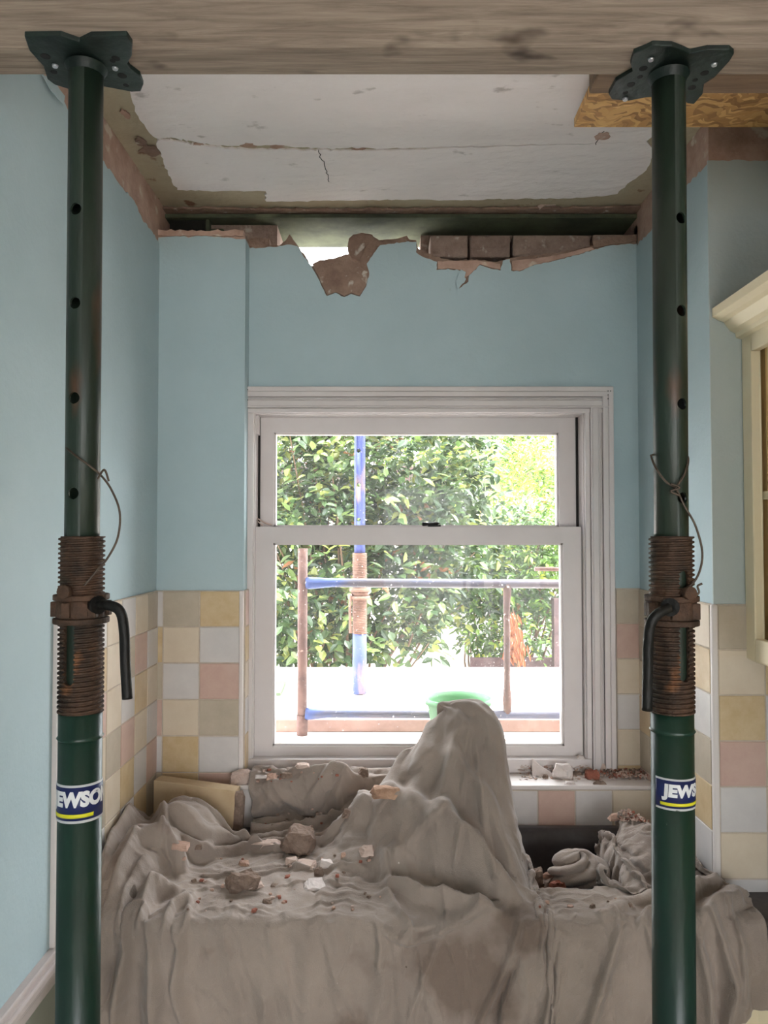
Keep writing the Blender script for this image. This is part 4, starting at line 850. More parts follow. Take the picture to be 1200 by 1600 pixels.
# the lie of the two dust sheets: x, y, z of a grid over each sheet, millimetres, as differences between neighbours;
# the last list counts grid points left out and kept in turn
SHEET = (121, 82, [[0,0,0,0,0,0,0,0,0,0,0,0,0,0,0,0,0,0,0,0,0,-634,-1,-2,-1,-2,-1,0,-3,-1,0,2,0,-2,3,4,1,5,-2,-2,-1,-1,-2,0,1,0,1,-2,-1,1,-1,0,-1,0,0,-1,0,0,-2,0,0,0,0,0,0,0,0,0,0,0,0,0,0,0,0,0,0,0,0,0,0,0,
0,0,0,0,0,0,0,0,0,0,0,0,0,0,0,0,0,0,0,0,0,14,0,0,0,0,0,-1,1,0,0,-5,-2,7,-2,-1,6,-9,0,2,1,1,3,0,-1,0,-3,4,1,-1,0,0,0,0,-1,1,-1,0,1,-1,0,0,0,0,0,0,0,0,0,0,0,0,0,0,0,0,0,0,0,0,0,0,
0,0,0,0,0,0,0,0,0,0,0,0,0,0,0,0,0,0,0,0,0,15,-1,0,-1,0,0,0,1,1,-2,1,2,-3,-4,5,-2,1,1,1,1,-1,-2,-1,0,0,2,-2,0,0,1,0,1,0,1,-1,1,-1,1,0,0,0,0,0,0,0,0,0,0,0,0,0,0,0,0,0,0,0,0,0,0,0,
0,0,0,0,0,0,0,0,0,0,0,0,0,0,0,0,0,0,0,0,0,13,0,1,0,0,-1,1,1,-1,3,1,-6,-4,11,-5,-2,2,1,-1,-1,1,0,0,0,0,0,0,0,0,0,0,0,1,-1,0,0,0,0,0,0,0,0,0,0,0,0,0,0,0,0,0,0,0,0,0,0,0,0,0,0,0,
0,0,0,0,0,0,0,0,0,0,0,0,0,0,0,0,0,0,0,0,0,15,0,-1,-1,0,2,-1,0,1,-3,-1,6,2,-8,-3,-3,1,0,1,0,1,1,1,1,1,-1,4,-2,1,2,1,1,-1,-2,-3,1,1,1,1,0,0,0,0,0,0,0,0,0,0,0,0,0,0,0,0,0,0,0,0,0,0,
0,0,0,0,0,0,0,0,0,0,0,0,0,0,0,0,0,0,0,0,-573,582,2,1,1,0,1,1,0,0,0,0,0,0,0,-1,0,0,0,-1,0,0,0,0,0,-1,3,-4,3,1,-1,1,0,-5,4,0,0,1,-1,1,0,0,0,0,0,0,0,0,0,0,0,0,0,0,0,0,0,0,0,0,0,0,
0,0,0,0,0,0,0,0,0,0,0,0,0,0,0,-580,5,3,5,5,578,-2,-1,-1,2,1,-2,-6,0,1,3,3,0,0,0,1,-1,0,0,0,-1,1,1,0,-1,1,-1,1,0,-4,-1,2,-3,4,-1,3,2,-4,2,-1,0,0,0,0,0,0,0,0,0,0,0,0,0,0,0,0,0,0,0,0,0,0,
0,0,0,0,0,0,0,0,0,0,0,0,-581,1,1,586,2,4,1,-4,-4,-3,2,2,0,2,1,5,1,2,3,2,-2,-1,-3,0,-2,-1,0,0,2,0,-1,1,-1,-1,0,0,-1,2,-2,-5,4,0,0,3,-4,4,-2,1,0,0,0,0,0,0,0,0,0,0,0,0,0,0,0,0,0,0,0,0,0,0,
0,0,0,0,0,0,0,-538,-10,-7,-5,-5,577,1,2,-4,-4,-3,-2,4,3,2,1,1,0,-1,2,3,-3,-4,0,2,4,2,3,1,3,1,-6,-4,-1,0,0,-3,2,0,0,0,0,0,0,1,-2,1,-1,-2,2,0,1,0,2,0,0,0,0,0,0,0,0,0,0,0,0,0,0,0,0,0,0,0,0,0,
0,-527,7,-1,-3,0,0,537,10,7,3,1,1,-5,-5,-6,-2,-3,-4,-3,-2,2,0,2,2,3,0,-4,6,0,-10,-3,1,2,4,3,1,-4,8,2,-2,0,1,-3,-3,1,0,0,1,0,-2,1,1,-1,-1,2,0,0,0,-1,-1,0,0,0,0,0,0,0,0,0,0,0,0,0,0,0,0,0,0,0,0,0,
-520,527,-7,1,4,1,1,1,1,1,5,4,2,1,0,3,-2,-3,-1,-2,-1,-3,1,0,-2,-1,0,0,-7,8,8,1,-1,0,-1,-1,-2,-4,-6,6,2,0,2,-1,1,-2,-1,1,1,-5,4,0,0,0,0,0,0,0,0,1,0,0,0,0,0,0,0,0,0,0,0,0,0,0,0,0,0,0,0,0,0,0,
12,0,1,1,-1,-1,0,0,-1,0,-2,0,2,3,2,1,1,2,1,0,-1,-1,-2,-3,2,-1,-2,2,3,-16,-1,-2,-1,-1,0,0,13,7,-6,-4,2,2,-7,9,0,2,-1,-3,-5,8,0,0,0,-1,1,0,0,0,0,0,0,0,0,0,0,0,0,0,0,0,0,0,0,0,0,0,0,0,0,0,0,0,
14,1,-1,0,0,0,0,0,1,-1,-1,1,-1,-1,1,0,0,0,1,0,0,0,0,1,-1,0,1,-1,0,6,1,0,1,-1,-3,-5,-18,15,5,-1,-3,-4,6,0,2,-2,-3,-1,6,0,-1,0,0,2,-1,0,0,0,0,0,-1,0,0,0,0,0,0,0,0,0,0,0,0,0,0,0,0,0,0,0,0,0,
14,0,1,-1,1,0,-2,0,-2,0,0,-1,1,1,0,1,1,1,0,0,0,0,-1,0,0,0,0,4,-6,3,0,0,0,-1,0,3,4,-24,12,2,4,0,-2,-5,5,-7,4,5,-1,-2,2,0,-1,-3,7,-2,-1,0,0,0,0,0,0,0,0,0,0,0,0,0,0,0,0,0,0,0,0,0,0,0,0,0,
14,0,1,1,-3,0,1,1,1,1,1,0,0,0,0,-1,0,-1,-1,1,0,-1,-1,-2,2,1,0,-8,10,1,-2,-1,-3,1,1,0,1,9,-7,-2,-1,1,-1,-3,-10,8,7,-2,1,-1,1,-1,-2,3,-2,2,0,0,0,0,0,0,0,0,0,0,0,0,0,0,0,0,0,0,0,0,0,0,0,0,0,0,
14,0,-1,1,2,0,1,-1,0,-1,-1,0,-1,0,-1,1,-1,1,0,0,1,1,2,2,-2,-2,-1,6,-4,-1,1,0,0,-3,-1,0,3,1,0,0,-3,-1,1,4,4,-1,-5,-1,-3,3,-1,1,-2,4,2,-4,1,-1,0,-1,0,0,0,0,0,0,0,0,0,0,0,0,0,0,0,0,0,0,0,0,0,0,
12,2,0,-1,1,0,-1,0,1,0,0,-1,0,-1,0,0,1,-1,1,0,0,1,0,-1,-1,1,1,-1,1,1,-1,2,1,0,-2,-1,0,0,0,0,1,-1,0,1,-1,1,0,0,-2,1,0,-1,3,-2,-6,7,-1,0,-3,-5,0,0,0,0,0,0,0,0,0,0,0,0,0,0,0,0,0,0,0,0,0,0,
15,-1,0,0,-2,0,0,0,-1,0,0,2,1,1,1,0,-1,1,0,0,-1,0,0,0,0,-1,-1,1,0,-1,1,-1,0,2,0,-1,-2,0,1,1,0,1,-1,0,0,0,1,-2,2,-5,-3,0,5,1,-1,-4,4,0,-4,5,0,0,0,0,0,0,0,0,0,0,0,0,0,0,0,0,0,0,0,0,0,0,
21,-4,-1,-2,1,0,0,0,1,0,0,-1,0,-1,0,0,1,-1,0,-2,0,0,0,0,1,0,1,1,-2,0,-1,-1,0,0,2,1,0,0,-1,0,0,1,0,0,0,0,-1,1,0,1,0,-2,-5,3,3,-2,0,-5,7,1,0,0,0,0,0,0,0,0,0,0,0,0,0,0,0,0,0,0,0,0,0,0,
13,1,0,1,0,-1,0,2,0,0,1,0,-1,1,0,-1,0,0,-1,2,0,-1,0,0,-1,0,-1,-1,0,1,0,0,0,0,0,0,0,0,0,-1,0,0,2,0,0,-1,-1,1,0,0,1,1,-3,-1,2,-3,-3,6,2,0,0,0,0,0,0,0,0,0,0,0,0,0,0,0,0,0,0,0,0,0,0,0,
18,1,0,1,0,1,0,-1,-1,0,-1,0,1,-1,-1,0,-1,0,0,-1,0,0,-1,0,0,0,0,-1,1,-1,1,0,0,1,0,-1,0,0,-1,1,0,-1,-1,1,1,1,-1,0,1,0,0,0,3,-8,3,1,1,-1,-2,-1,0,0,0,0,0,0,0,0,0,0,0,0,0,0,0,0,0,0,0,0,0,0,
18,0,0,0,0,-1,0,-1,0,0,0,0,-1,0,0,0,-1,0,0,0,0,0,0,0,0,0,0,0,-1,0,0,1,0,-1,-1,1,0,0,1,0,0,0,0,-1,1,0,0,0,-1,1,0,1,1,1,-9,6,-1,2,-1,1,2,-1,2,-2,-3,-1,1,-1,-3,-3,3,-1,-4,-4,-2,-3,3,-2,-2,3,2,1,
15,0,0,-1,0,1,-1,0,0,0,0,0,0,0,0,0,1,0,-1,0,0,0,0,0,0,0,-1,0,1,0,0,-1,0,0,1,0,0,0,0,0,0,0,0,0,-1,1,0,0,0,-1,2,-1,0,2,1,-3,-1,0,2,-1,-1,1,-3,2,1,1,0,-1,0,0,-3,2,1,-1,1,0,-1,-2,3,1,-2,1,
14,0,0,0,0,0,1,0,-1,0,0,0,0,0,0,0,0,0,1,-1,0,0,0,0,0,0,1,-1,0,1,-1,0,0,0,0,0,0,0,0,0,0,0,0,0,0,0,0,0,0,0,0,1,-1,1,1,-2,1,-2,1,0,0,0,1,-1,0,0,1,0,-1,0,-3,-1,3,0,-2,3,-1,1,1,-1,1,-3,
15,-1,1,-1,0,0,0,0,1,0,0,-1,0,0,0,0,0,0,0,1,0,-1,0,0,0,0,0,1,-1,0,0,0,0,0,0,0,0,0,0,0,0,0,0,0,0,0,0,0,0,1,-1,-1,1,0,1,1,-3,1,-1,2,-1,1,-1,0,0,0,1,0,-3,0,1,0,-2,2,1,-2,-2,5,0,-1,-2,2,
14,1,-1,0,0,0,0,0,0,0,0,1,0,0,-1,0,0,0,0,0,0,1,-1,0,0,0,0,0,1,-1,0,0,0,0,0,0,0,0,0,0,0,0,0,1,-1,0,0,0,0,-1,0,2,0,-1,0,1,0,-1,0,0,0,-1,2,-2,0,0,-1,0,1,0,0,-3,0,2,-1,3,0,-1,1,-2,1,1,
14,0,0,1,0,-1,0,0,0,0,0,0,0,0,1,0,-1,0,0,0,0,0,0,0,0,0,0,0,0,0,0,0,0,0,1,0,0,0,0,-1,0,0,1,-1,1,-1,1,-1,0,0,0,-1,1,0,0,0,0,1,-2,1,0,1,-1,1,1,-2,-2,-1,2,1,-1,1,-1,-2,2,0,1,1,-1,-1,2,0,
14,0,0,0,0,1,0,0,-1,0,0,0,0,0,0,0,1,0,-1,0,0,0,1,-1,0,0,0,0,0,0,-1,1,1,0,-1,0,0,-1,0,1,0,0,-1,1,0,0,0,0,0,0,0,0,0,0,0,0,1,-1,0,-1,2,-1,0,1,0,-1,0,-1,1,-1,1,-1,1,1,-1,0,1,-1,0,0,-2,2,
15,0,-1,0,0,0,0,0,1,0,0,0,0,0,-1,0,-1,0,1,0,0,0,0,1,0,-1,0,0,0,-1,2,-1,-1,0,0,1,0,0,0,0,0,0,0,-1,0,2,-2,2,-1,0,0,1,-1,-1,0,0,1,-1,2,-2,1,0,0,1,-3,3,-2,1,-1,1,0,0,-1,1,1,0,-1,0,-3,3,1,-1,
14,0,0,0,0,0,0,0,0,0,0,0,0,0,1,-1,1,0,-1,0,0,0,-1,0,0,1,0,0,0,0,-1,0,0,0,1,-1,0,1,0,1,0,-1,0,0,0,-1,2,-2,1,0,-1,1,-1,1,0,0,1,-1,0,0,-1,2,0,-1,1,-1,0,-2,3,-2,1,0,1,0,-1,0,-3,3,-1,1,0,0,
14,0,1,-1,0,0,0,0,0,0,0,0,0,0,0,1,0,0,0,-1,0,0,1,0,0,0,0,-1,-1,2,-1,0,0,0,-1,0,0,1,0,-1,0,1,0,0,0,0,0,-1,1,0,0,-2,1,0,1,0,0,0,0,1,-3,1,1,1,0,-2,1,0,0,0,0,1,0,0,-1,1,0,-3,2,-3,3,-3,
15,-1,0,1,0,-1,0,0,0,0,1,0,-1,0,0,0,0,0,0,1,0,-1,0,0,0,0,0,-1,1,0,1,0,-1,0,1,-1,0,-1,0,0,0,0,1,-1,1,0,-3,3,0,-1,2,-1,0,0,0,0,-1,2,-2,1,1,-3,1,-1,3,-1,1,-1,-1,2,0,0,0,0,0,-2,2,-1,0,0,0,0,
14,1,-1,0,0,1,0,-1,0,1,-1,0,1,0,0,-1,0,0,1,-1,0,1,0,-1,0,-1,-1,3,0,-2,-1,0,2,0,-1,1,0,0,0,0,0,-1,-1,2,0,-2,2,-1,0,0,-1,2,0,0,-1,1,-1,1,0,0,-3,3,-1,1,0,1,-1,1,0,0,-1,1,0,-1,1,-2,1,0,0,1,-1,0,
14,0,0,0,0,0,0,0,1,-1,0,0,0,0,0,1,-1,0,0,0,0,0,-1,1,0,0,0,0,0,-1,1,0,-1,1,0,-1,0,0,0,0,0,1,-1,-1,2,0,0,1,-3,2,-1,-2,2,1,0,0,1,0,0,-2,1,-3,1,1,2,0,0,1,-2,2,0,-1,0,0,0,-1,1,0,0,0,-2,0,
15,-1,1,-1,0,0,-1,1,-1,0,1,0,0,0,-1,0,1,0,0,0,0,0,0,0,-1,1,1,-2,1,1,0,-1,0,0,0,1,-1,0,-1,0,0,0,2,0,-3,2,-1,0,1,-1,0,1,0,0,0,-1,1,1,-1,-1,1,0,-1,-1,-2,3,1,2,-1,-1,1,0,0,0,0,0,-1,0,0,1,-1,0,
14,0,0,0,0,0,1,-1,0,0,-1,-1,0,0,1,-1,0,0,-1,1,0,-1,1,0,1,-1,0,2,-2,2,-2,1,1,0,0,0,1,-2,1,0,0,0,-1,0,0,-1,0,1,1,-1,1,-3,2,-1,0,1,2,0,-1,0,0,1,-1,0,0,0,1,0,0,-1,0,2,0,-1,0,-1,0,0,0,0,-1,1,
14,0,0,1,-1,0,0,0,0,-1,0,1,-1,0,0,0,0,0,1,0,-1,1,0,0,0,1,-1,-1,1,-1,0,1,0,-1,0,0,0,1,-1,1,0,0,0,0,0,0,1,-2,-1,-2,2,6,-4,4,-5,0,2,-4,3,1,0,-1,0,0,1,-1,0,0,0,1,-1,-1,1,1,0,0,-2,2,0,-2,1,0,
14,1,-1,0,1,-1,0,1,-1,1,-1,0,0,0,-1,1,0,-1,0,0,1,0,0,-1,1,0,0,0,-3,1,2,-1,-1,-1,-1,-1,-1,1,5,-1,0,0,0,0,1,0,0,0,-4,6,1,-1,2,-2,1,-4,1,-1,1,0,1,-1,0,0,-4,5,-1,-2,0,-1,3,-1,1,0,-1,1,0,-1,1,1,-1,0,
14,0,0,0,0,0,0,0,0,0,0,0,0,0,1,-1,0,1,-1,0,0,-1,0,1,-1,-1,1,0,0,1,-1,-1,-1,0,0,1,0,3,-3,-2,-1,0,4,1,-1,-2,4,-1,2,-3,2,1,-2,-1,1,4,-7,3,1,-1,-1,3,-2,0,0,1,-4,-2,3,0,1,0,-1,0,1,-2,2,-1,3,-1,1,-1,
15,-1,1,0,-1,1,-1,0,1,-1,1,-1,0,0,0,0,0,0,1,-1,0,0,0,-1,0,0,0,-1,3,-2,0,2,0,0,0,-1,0,-3,-1,2,2,0,-5,-3,6,2,-4,4,1,2,-3,-5,-3,1,8,-1,0,0,-2,2,0,-3,4,-3,4,-3,-6,3,3,2,-3,1,1,-1,-1,2,1,1,-1,-1,0,1,
14,0,1,-1,1,-1,1,-1,0,0,0,0,1,-1,0,1,-1,-1,0,0,0,1,-1,1,0,0,0,0,-2,0,3,-3,0,0,2,0,0,-1,1,-1,-1,0,0,2,-5,5,-1,0,-2,-4,-2,1,6,-1,1,2,-1,1,0,0,0,1,-4,4,0,-11,7,0,0,3,0,1,-3,2,0,1,-1,1,0,-1,0,0,
14,1,-1,1,0,1,0,0,-1,0,-1,1,-1,1,-1,0,0,0,0,0,0,-1,0,0,-1,1,-1,0,2,0,-3,2,1,1,-2,1,0,0,-2,3,-1,0,1,-1,1,-4,3,-2,1,2,-1,2,-5,8,-2,1,-5,1,0,-1,1,0,1,-2,-3,2,1,1,-2,2,0,-1,1,-1,1,-1,0,3,-2,0,0,0,
14,0,0,0,0,-1,-1,1,1,2,0,-1,1,-2,0,0,0,0,0,0,0,0,0,0,0,0,0,1,-1,0,1,-1,-1,0,1,0,0,0,0,-2,2,0,0,1,0,1,-2,-3,4,0,2,-2,5,-5,-8,-4,7,3,1,0,0,-1,0,-2,-3,5,1,1,0,-6,5,0,0,1,-1,0,3,-2,-2,2,-1,1,
15,-1,-1,0,1,0,1,-1,0,-2,0,1,0,3,0,-2,0,0,0,0,0,0,1,-1,0,0,0,0,0,0,0,0,0,0,-1,0,0,0,1,-1,0,-2,3,-2,1,1,1,1,-1,0,-1,2,-6,-1,4,0,0,-2,0,2,0,0,-2,-1,3,0,2,0,0,0,-5,5,0,0,0,1,-1,-1,0,0,1,-1,
14,0,1,0,-1,1,0,1,-1,0,0,-1,-1,-2,1,2,1,0,-1,0,0,0,-1,1,0,-1,1,0,0,0,-1,1,0,0,0,0,0,0,0,0,-2,1,-2,4,0,-1,1,0,0,-1,0,0,0,0,0,0,0,-4,1,0,3,-3,-1,3,1,1,0,-1,2,0,0,-6,5,0,-3,3,0,-1,0,0,0,0,
14,0,0,-1,0,1,0,0,1,0,1,0,0,-2,0,-1,-1,2,1,0,-1,0,0,-1,1,0,-1,0,1,0,0,0,0,-1,1,-1,1,0,-1,0,1,0,0,1,-1,-1,-6,2,-3,6,2,2,-1,-2,0,1,-2,2,-1,1,-2,0,1,0,1,1,-1,1,-3,2,1,1,-5,3,2,-2,0,0,0,-1,1,0,
13,1,-1,1,-1,0,0,-1,0,1,0,0,-1,3,-2,0,1,-1,-1,1,0,0,1,0,-1,0,1,-1,0,0,1,-1,1,0,-1,1,-1,0,1,0,-1,2,0,-2,1,-5,5,-4,6,-8,5,-6,4,-3,4,0,1,0,1,-1,-6,5,1,1,0,0,0,0,0,-2,1,0,1,-3,2,1,0,-1,0,1,0,0,
15,-1,0,-1,1,-2,0,0,0,0,-1,1,1,-2,2,0,-1,-1,2,0,0,1,-1,0,0,1,-1,0,0,-1,1,0,-1,1,0,0,0,0,0,0,1,1,-1,-1,-3,6,-1,3,-6,8,-10,1,3,-3,1,0,0,0,0,-1,4,-2,0,0,1,0,-1,0,0,1,-2,1,0,0,0,1,-1,0,0,0,0,0,
13,1,1,1,-1,0,-2,0,-1,-1,1,-1,1,1,-1,1,0,0,-3,-1,0,0,1,1,0,0,1,1,-1,1,-1,0,1,-1,1,-1,1,0,0,1,2,-1,-4,2,0,-1,-3,3,2,-5,2,2,-1,2,-2,1,1,0,-5,3,4,-3,-1,1,0,0,0,-1,1,-1,0,0,0,0,1,0,0,-1,1,1,0,-2,
14,-1,-1,0,0,1,2,-1,0,-1,-1,1,-1,0,1,-1,0,0,2,0,0,-1,0,-1,1,0,-1,0,1,-1,0,1,-1,1,-1,1,-1,1,0,0,-2,-2,4,-1,1,-1,3,-5,2,0,1,-1,-3,7,-6,3,1,-1,3,-5,0,0,2,0,0,0,-1,1,-1,0,1,-1,0,0,1,0,-1,1,0,0,-1,1,
13,1,-1,0,-1,0,-1,2,1,1,-1,-2,0,0,0,0,0,0,0,0,0,1,-1,1,-1,0,0,0,0,0,0,-1,1,-1,1,0,0,0,0,0,-1,1,1,1,-4,1,-2,3,0,-2,0,2,1,-3,5,-6,3,3,-1,-2,0,-1,1,0,0,-1,1,-1,0,1,0,0,0,1,-1,-1,1,0,0,-1,1,0,
11,0,2,-1,1,0,0,-1,-1,1,2,1,-1,0,-2,0,0,0,-1,1,0,-1,1,-1,1,-1,0,0,0,1,0,0,0,0,0,0,1,0,-2,0,1,-1,0,-5,7,-3,1,0,-1,1,1,0,1,1,-2,3,-3,-3,3,-1,0,1,0,0,0,-1,0,1,0,-1,0,1,0,-1,1,0,0,-1,0,1,0,-1,
11,0,0,0,1,0,0,1,0,-1,-1,0,1,1,0,-1,0,-1,1,-1,0,0,0,0,0,0,1,-1,0,0,0,0,0,0,-1,-2,3,-1,2,-1,-2,3,-1,2,-5,2,1,0,0,1,-1,0,-1,0,4,-1,-2,0,-1,1,0,0,0,0,0,0,0,0,0,0,0,0,0,1,-1,0,-1,1,1,-1,0,0,
11,0,0,0,0,-1,1,0,1,0,0,0,0,-2,1,2,0,0,-2,0,0,0,0,0,0,0,-1,1,0,-1,0,1,-1,-1,0,6,-4,-1,-1,0,2,0,1,-2,1,0,0,-1,0,0,0,-3,6,-3,-2,3,-1,1,-1,0,0,1,0,0,-1,0,1,0,0,0,-1,0,1,-1,1,0,0,0,0,0,-1,1,
10,0,0,1,-1,1,0,-1,0,0,1,0,0,1,0,-2,-2,1,1,0,-1,0,0,1,-1,1,1,-1,0,0,1,-1,-2,3,4,-4,0,-1,-1,1,1,-4,-1,4,0,-1,0,2,-2,2,-1,0,-4,6,-5,1,2,0,0,0,-1,2,-1,0,-4,3,1,0,1,0,0,0,0,0,-1,0,1,0,-1,0,1,0,
10,0,0,0,0,0,0,0,0,0,-1,1,-1,0,0,1,1,-2,1,1,1,-1,-1,0,1,-1,0,0,0,1,-2,0,3,2,-3,-1,-3,2,2,0,-1,2,-2,1,-1,0,0,-2,4,-3,-1,3,-2,2,-3,2,1,-1,-1,0,0,1,0,0,-2,2,0,-1,0,1,0,-1,0,1,0,1,-1,0,0,0,-1,1,
10,0,0,0,0,-1,0,1,-1,0,1,-1,1,0,0,0,0,2,-2,0,0,2,-1,-1,-1,1,0,0,0,-1,1,0,3,-2,-2,-1,2,0,0,0,-2,2,0,-1,0,1,0,0,-3,4,0,-1,2,-10,13,-13,11,-3,0,0,0,-2,1,-4,5,-1,1,0,0,-1,0,1,0,0,0,0,-1,1,0,0,0,-1,
10,0,0,-1,1,0,-1,0,0,0,0,0,0,0,0,0,1,0,1,-2,0,0,1,0,0,0,0,0,0,0,-1,3,0,-2,0,-1,1,0,0,-2,3,-3,1,-1,1,1,0,-1,2,-2,0,1,-4,2,-7,13,-16,14,-2,-1,-1,1,-1,1,1,-1,0,0,1,0,0,0,-1,0,1,-1,1,0,0,0,0,-1,
10,0,-1,1,-1,1,0,-1,1,0,-1,1,0,0,-1,0,0,1,0,1,0,-2,0,1,0,0,-1,1,-1,1,1,0,-3,1,-2,2,0,-1,2,1,-3,1,1,0,0,-1,0,1,-1,-2,3,-1,1,2,1,-11,9,-13,12,2,-3,-1,0,1,0,0,-2,1,1,0,0,0,1,0,-1,0,1,0,-1,1,-1,1,
11,-1,0,-1,1,-1,1,0,-1,1,0,-1,0,0,1,0,0,-1,0,0,0,1,0,-1,1,-1,1,-1,1,0,1,-1,0,-2,1,0,0,2,-5,1,3,0,-1,0,0,1,0,0,0,-1,1,-1,1,0,2,0,-1,-11,4,7,-2,-1,0,0,1,-2,0,2,-1,0,1,0,0,0,1,-1,-1,1,1,-1,-1,1,
14,-2,0,-1,-1,0,-1,0,1,-1,0,0,0,0,0,0,0,1,0,0,0,0,0,0,-1,1,-1,1,-1,0,1,0,-2,-1,2,1,-1,-2,4,-1,-1,0,0,1,-1,-2,2,0,-2,3,-1,0,-1,0,1,3,-2,-2,-14,16,-1,-1,-1,2,0,0,0,-1,1,1,0,-1,1,0,-1,1,0,-2,1,0,1,-1,
15,0,-1,0,-2,-2,-1,0,0,0,1,0,0,0,0,0,0,-1,0,0,0,0,0,1,0,-1,1,-1,0,0,-1,1,-1,2,0,-1,0,2,-2,1,0,0,0,0,-2,1,1,0,-1,1,-1,1,1,0,-6,8,-1,-10,5,-10,12,-2,3,0,0,0,0,0,-1,-1,0,2,-1,0,1,-1,0,0,-1,0,1,0,
11,2,2,0,0,-1,-2,0,-1,-1,-1,0,0,0,0,0,0,0,0,1,0,0,0,-1,0,1,-1,1,0,-1,-1,2,-1,0,0,0,1,-2,1,0,0,1,-1,0,1,2,-5,3,-1,0,1,1,-3,1,1,3,-10,4,-10,12,-10,9,1,1,-1,0,0,-1,1,1,0,-1,0,0,0,1,0,0,0,-1,1,-1,
10,0,-1,3,1,2,1,0,-2,-2,-1,-1,0,0,0,0,0,0,0,-1,1,0,0,0,0,0,0,-1,0,0,1,-2,2,0,0,0,-1,1,0,0,-1,-4,5,-2,1,1,-1,-3,4,1,-5,-2,6,3,0,-15,-11,24,29,-40,7,1,2,-2,2,-1,-2,2,0,0,0,1,0,0,0,0,-1,0,0,1,-1,1,
12,1,0,-4,1,1,2,-1,1,3,-3,-2,-1,0,0,0,0,0,0,0,-1,1,0,0,0,-1,1,0,-1,1,0,-2,1,1,0,-1,1,0,0,-1,-1,2,0,-1,2,-1,0,1,0,-4,4,-1,3,-14,-6,-4,6,10,7,15,-25,5,2,0,1,-1,1,0,-1,1,0,-1,1,-1,1,-1,1,0,0,0,0,0,
12,2,2,1,-2,-3,-2,0,0,0,6,-1,-2,-2,-1,0,0,0,0,0,1,-1,0,0,0,0,0,0,1,-1,0,0,0,0,0,0,-1,1,0,-1,1,0,-2,2,0,-3,4,-1,-2,2,0,-1,-3,4,0,2,4,5,-12,-8,-2,10,1,0,-4,3,1,0,0,-1,1,0,0,1,-1,0,0,0,0,0,0,-1,
10,1,1,3,1,1,-1,0,-4,-2,-4,3,5,0,-2,-2,0,1,0,0,-1,0,0,0,1,0,-1,0,0,1,-1,0,0,0,0,0,0,0,-1,1,0,1,-1,1,-1,0,-1,-3,5,-1,-1,0,-2,0,4,-5,9,-4,-2,-6,7,-6,5,2,-2,2,0,-1,0,0,0,0,0,0,0,0,0,0,0,0,0,1,
9,-2,0,2,5,1,1,-1,2,-3,-3,-2,-4,4,6,-1,-2,-2,0,1,0,0,0,0,-1,0,1,0,0,0,0,-1,1,0,-1,0,1,0,0,-1,1,0,0,-1,-2,2,-1,2,-1,1,-3,3,-2,-2,-7,13,-2,-2,-8,10,2,-4,-3,5,0,0,0,-1,1,0,-1,1,-1,0,1,0,0,0,0,0,0,0,
9,0,0,-1,0,3,1,1,2,2,1,-3,-4,-5,-2,8,3,-2,-1,-2,1,0,0,0,0,1,-1,0,0,0,0,0,0,-1,0,1,1,-2,1,0,0,0,-1,-1,2,-2,1,1,-2,-1,3,0,-4,-1,5,-1,1,-2,-3,2,4,-1,0,-3,3,-1,1,0,0,0,0,-1,1,1,-1,0,0,0,0,0,0,0,
9,1,0,-1,-1,1,3,0,0,2,1,3,1,-4,-6,-7,2,8,3,-1,-3,0,0,1,0,-1,0,0,1,-1,0,1,-1,0,1,0,-2,0,1,1,-1,0,-1,1,-1,1,1,0,-1,0,0,-3,0,2,2,0,-1,1,-5,2,4,-1,-2,1,0,0,0,1,-1,0,1,0,-1,0,0,1,0,-1,0,0,0,0,
11,0,0,0,-1,-2,0,4,0,-1,2,2,3,2,-1,-4,-7,-6,1,8,4,-2,-1,0,0,0,0,0,0,0,0,-1,0,1,0,0,0,0,-2,1,1,-2,2,-1,0,0,-2,3,0,0,0,0,-1,0,1,0,0,-1,-1,1,1,1,-1,0,0,0,-1,1,0,0,0,0,0,0,0,0,-1,1,0,0,0,0,
10,-5,2,0,1,1,-1,-1,3,3,-1,0,0,4,4,1,-2,-6,-6,-5,3,9,0,-2,0,0,1,0,-1,0,-1,2,-1,0,0,0,0,0,1,-1,-1,1,0,-3,3,0,1,-4,3,-1,0,2,0,0,0,0,1,-1,0,0,0,-1,0,0,1,-1,0,-1,1,1,-1,0,0,0,0,-1,1,0,1,0,0,0,
10,-3,-8,-2,2,2,2,1,1,2,4,1,0,-1,0,4,4,3,-3,-5,-6,-4,9,1,-1,0,-1,0,1,0,1,-2,2,-1,-1,0,0,1,-2,-1,2,1,0,-1,2,-3,1,1,-1,0,0,0,0,2,-3,3,0,-1,0,0,1,-2,1,0,0,-1,0,1,-1,0,1,0,0,0,-1,1,0,0,-1,0,0,0,
12,-1,-3,2,-9,-3,-1,1,0,2,4,4,3,2,1,-1,0,3,5,0,-3,-5,-7,4,4,-1,1,0,-1,0,0,0,0,0,-1,0,0,0,0,1,-3,4,-3,3,-3,4,-4,3,-2,0,2,-2,4,-6,5,-1,0,-1,0,1,0,0,0,-1,0,0,1,-1,0,0,0,0,0,0,0,0,0,0,0,1,0,0,
1,2,6,0,4,-2,-2,-5,-4,-4,0,2,7,2,2,2,2,-1,1,3,3,0,-1,-4,-2,2,-1,0,1,0,0,0,0,-7,8,-1,-1,0,1,-3,4,-4,2,1,-3,2,4,-6,1,2,-3,5,-2,2,0,-4,3,-2,0,0,0,0,1,-1,0,1,-1,0,1,0,-1,1,0,-1,0,1,0,-1,1,-1,0,0,
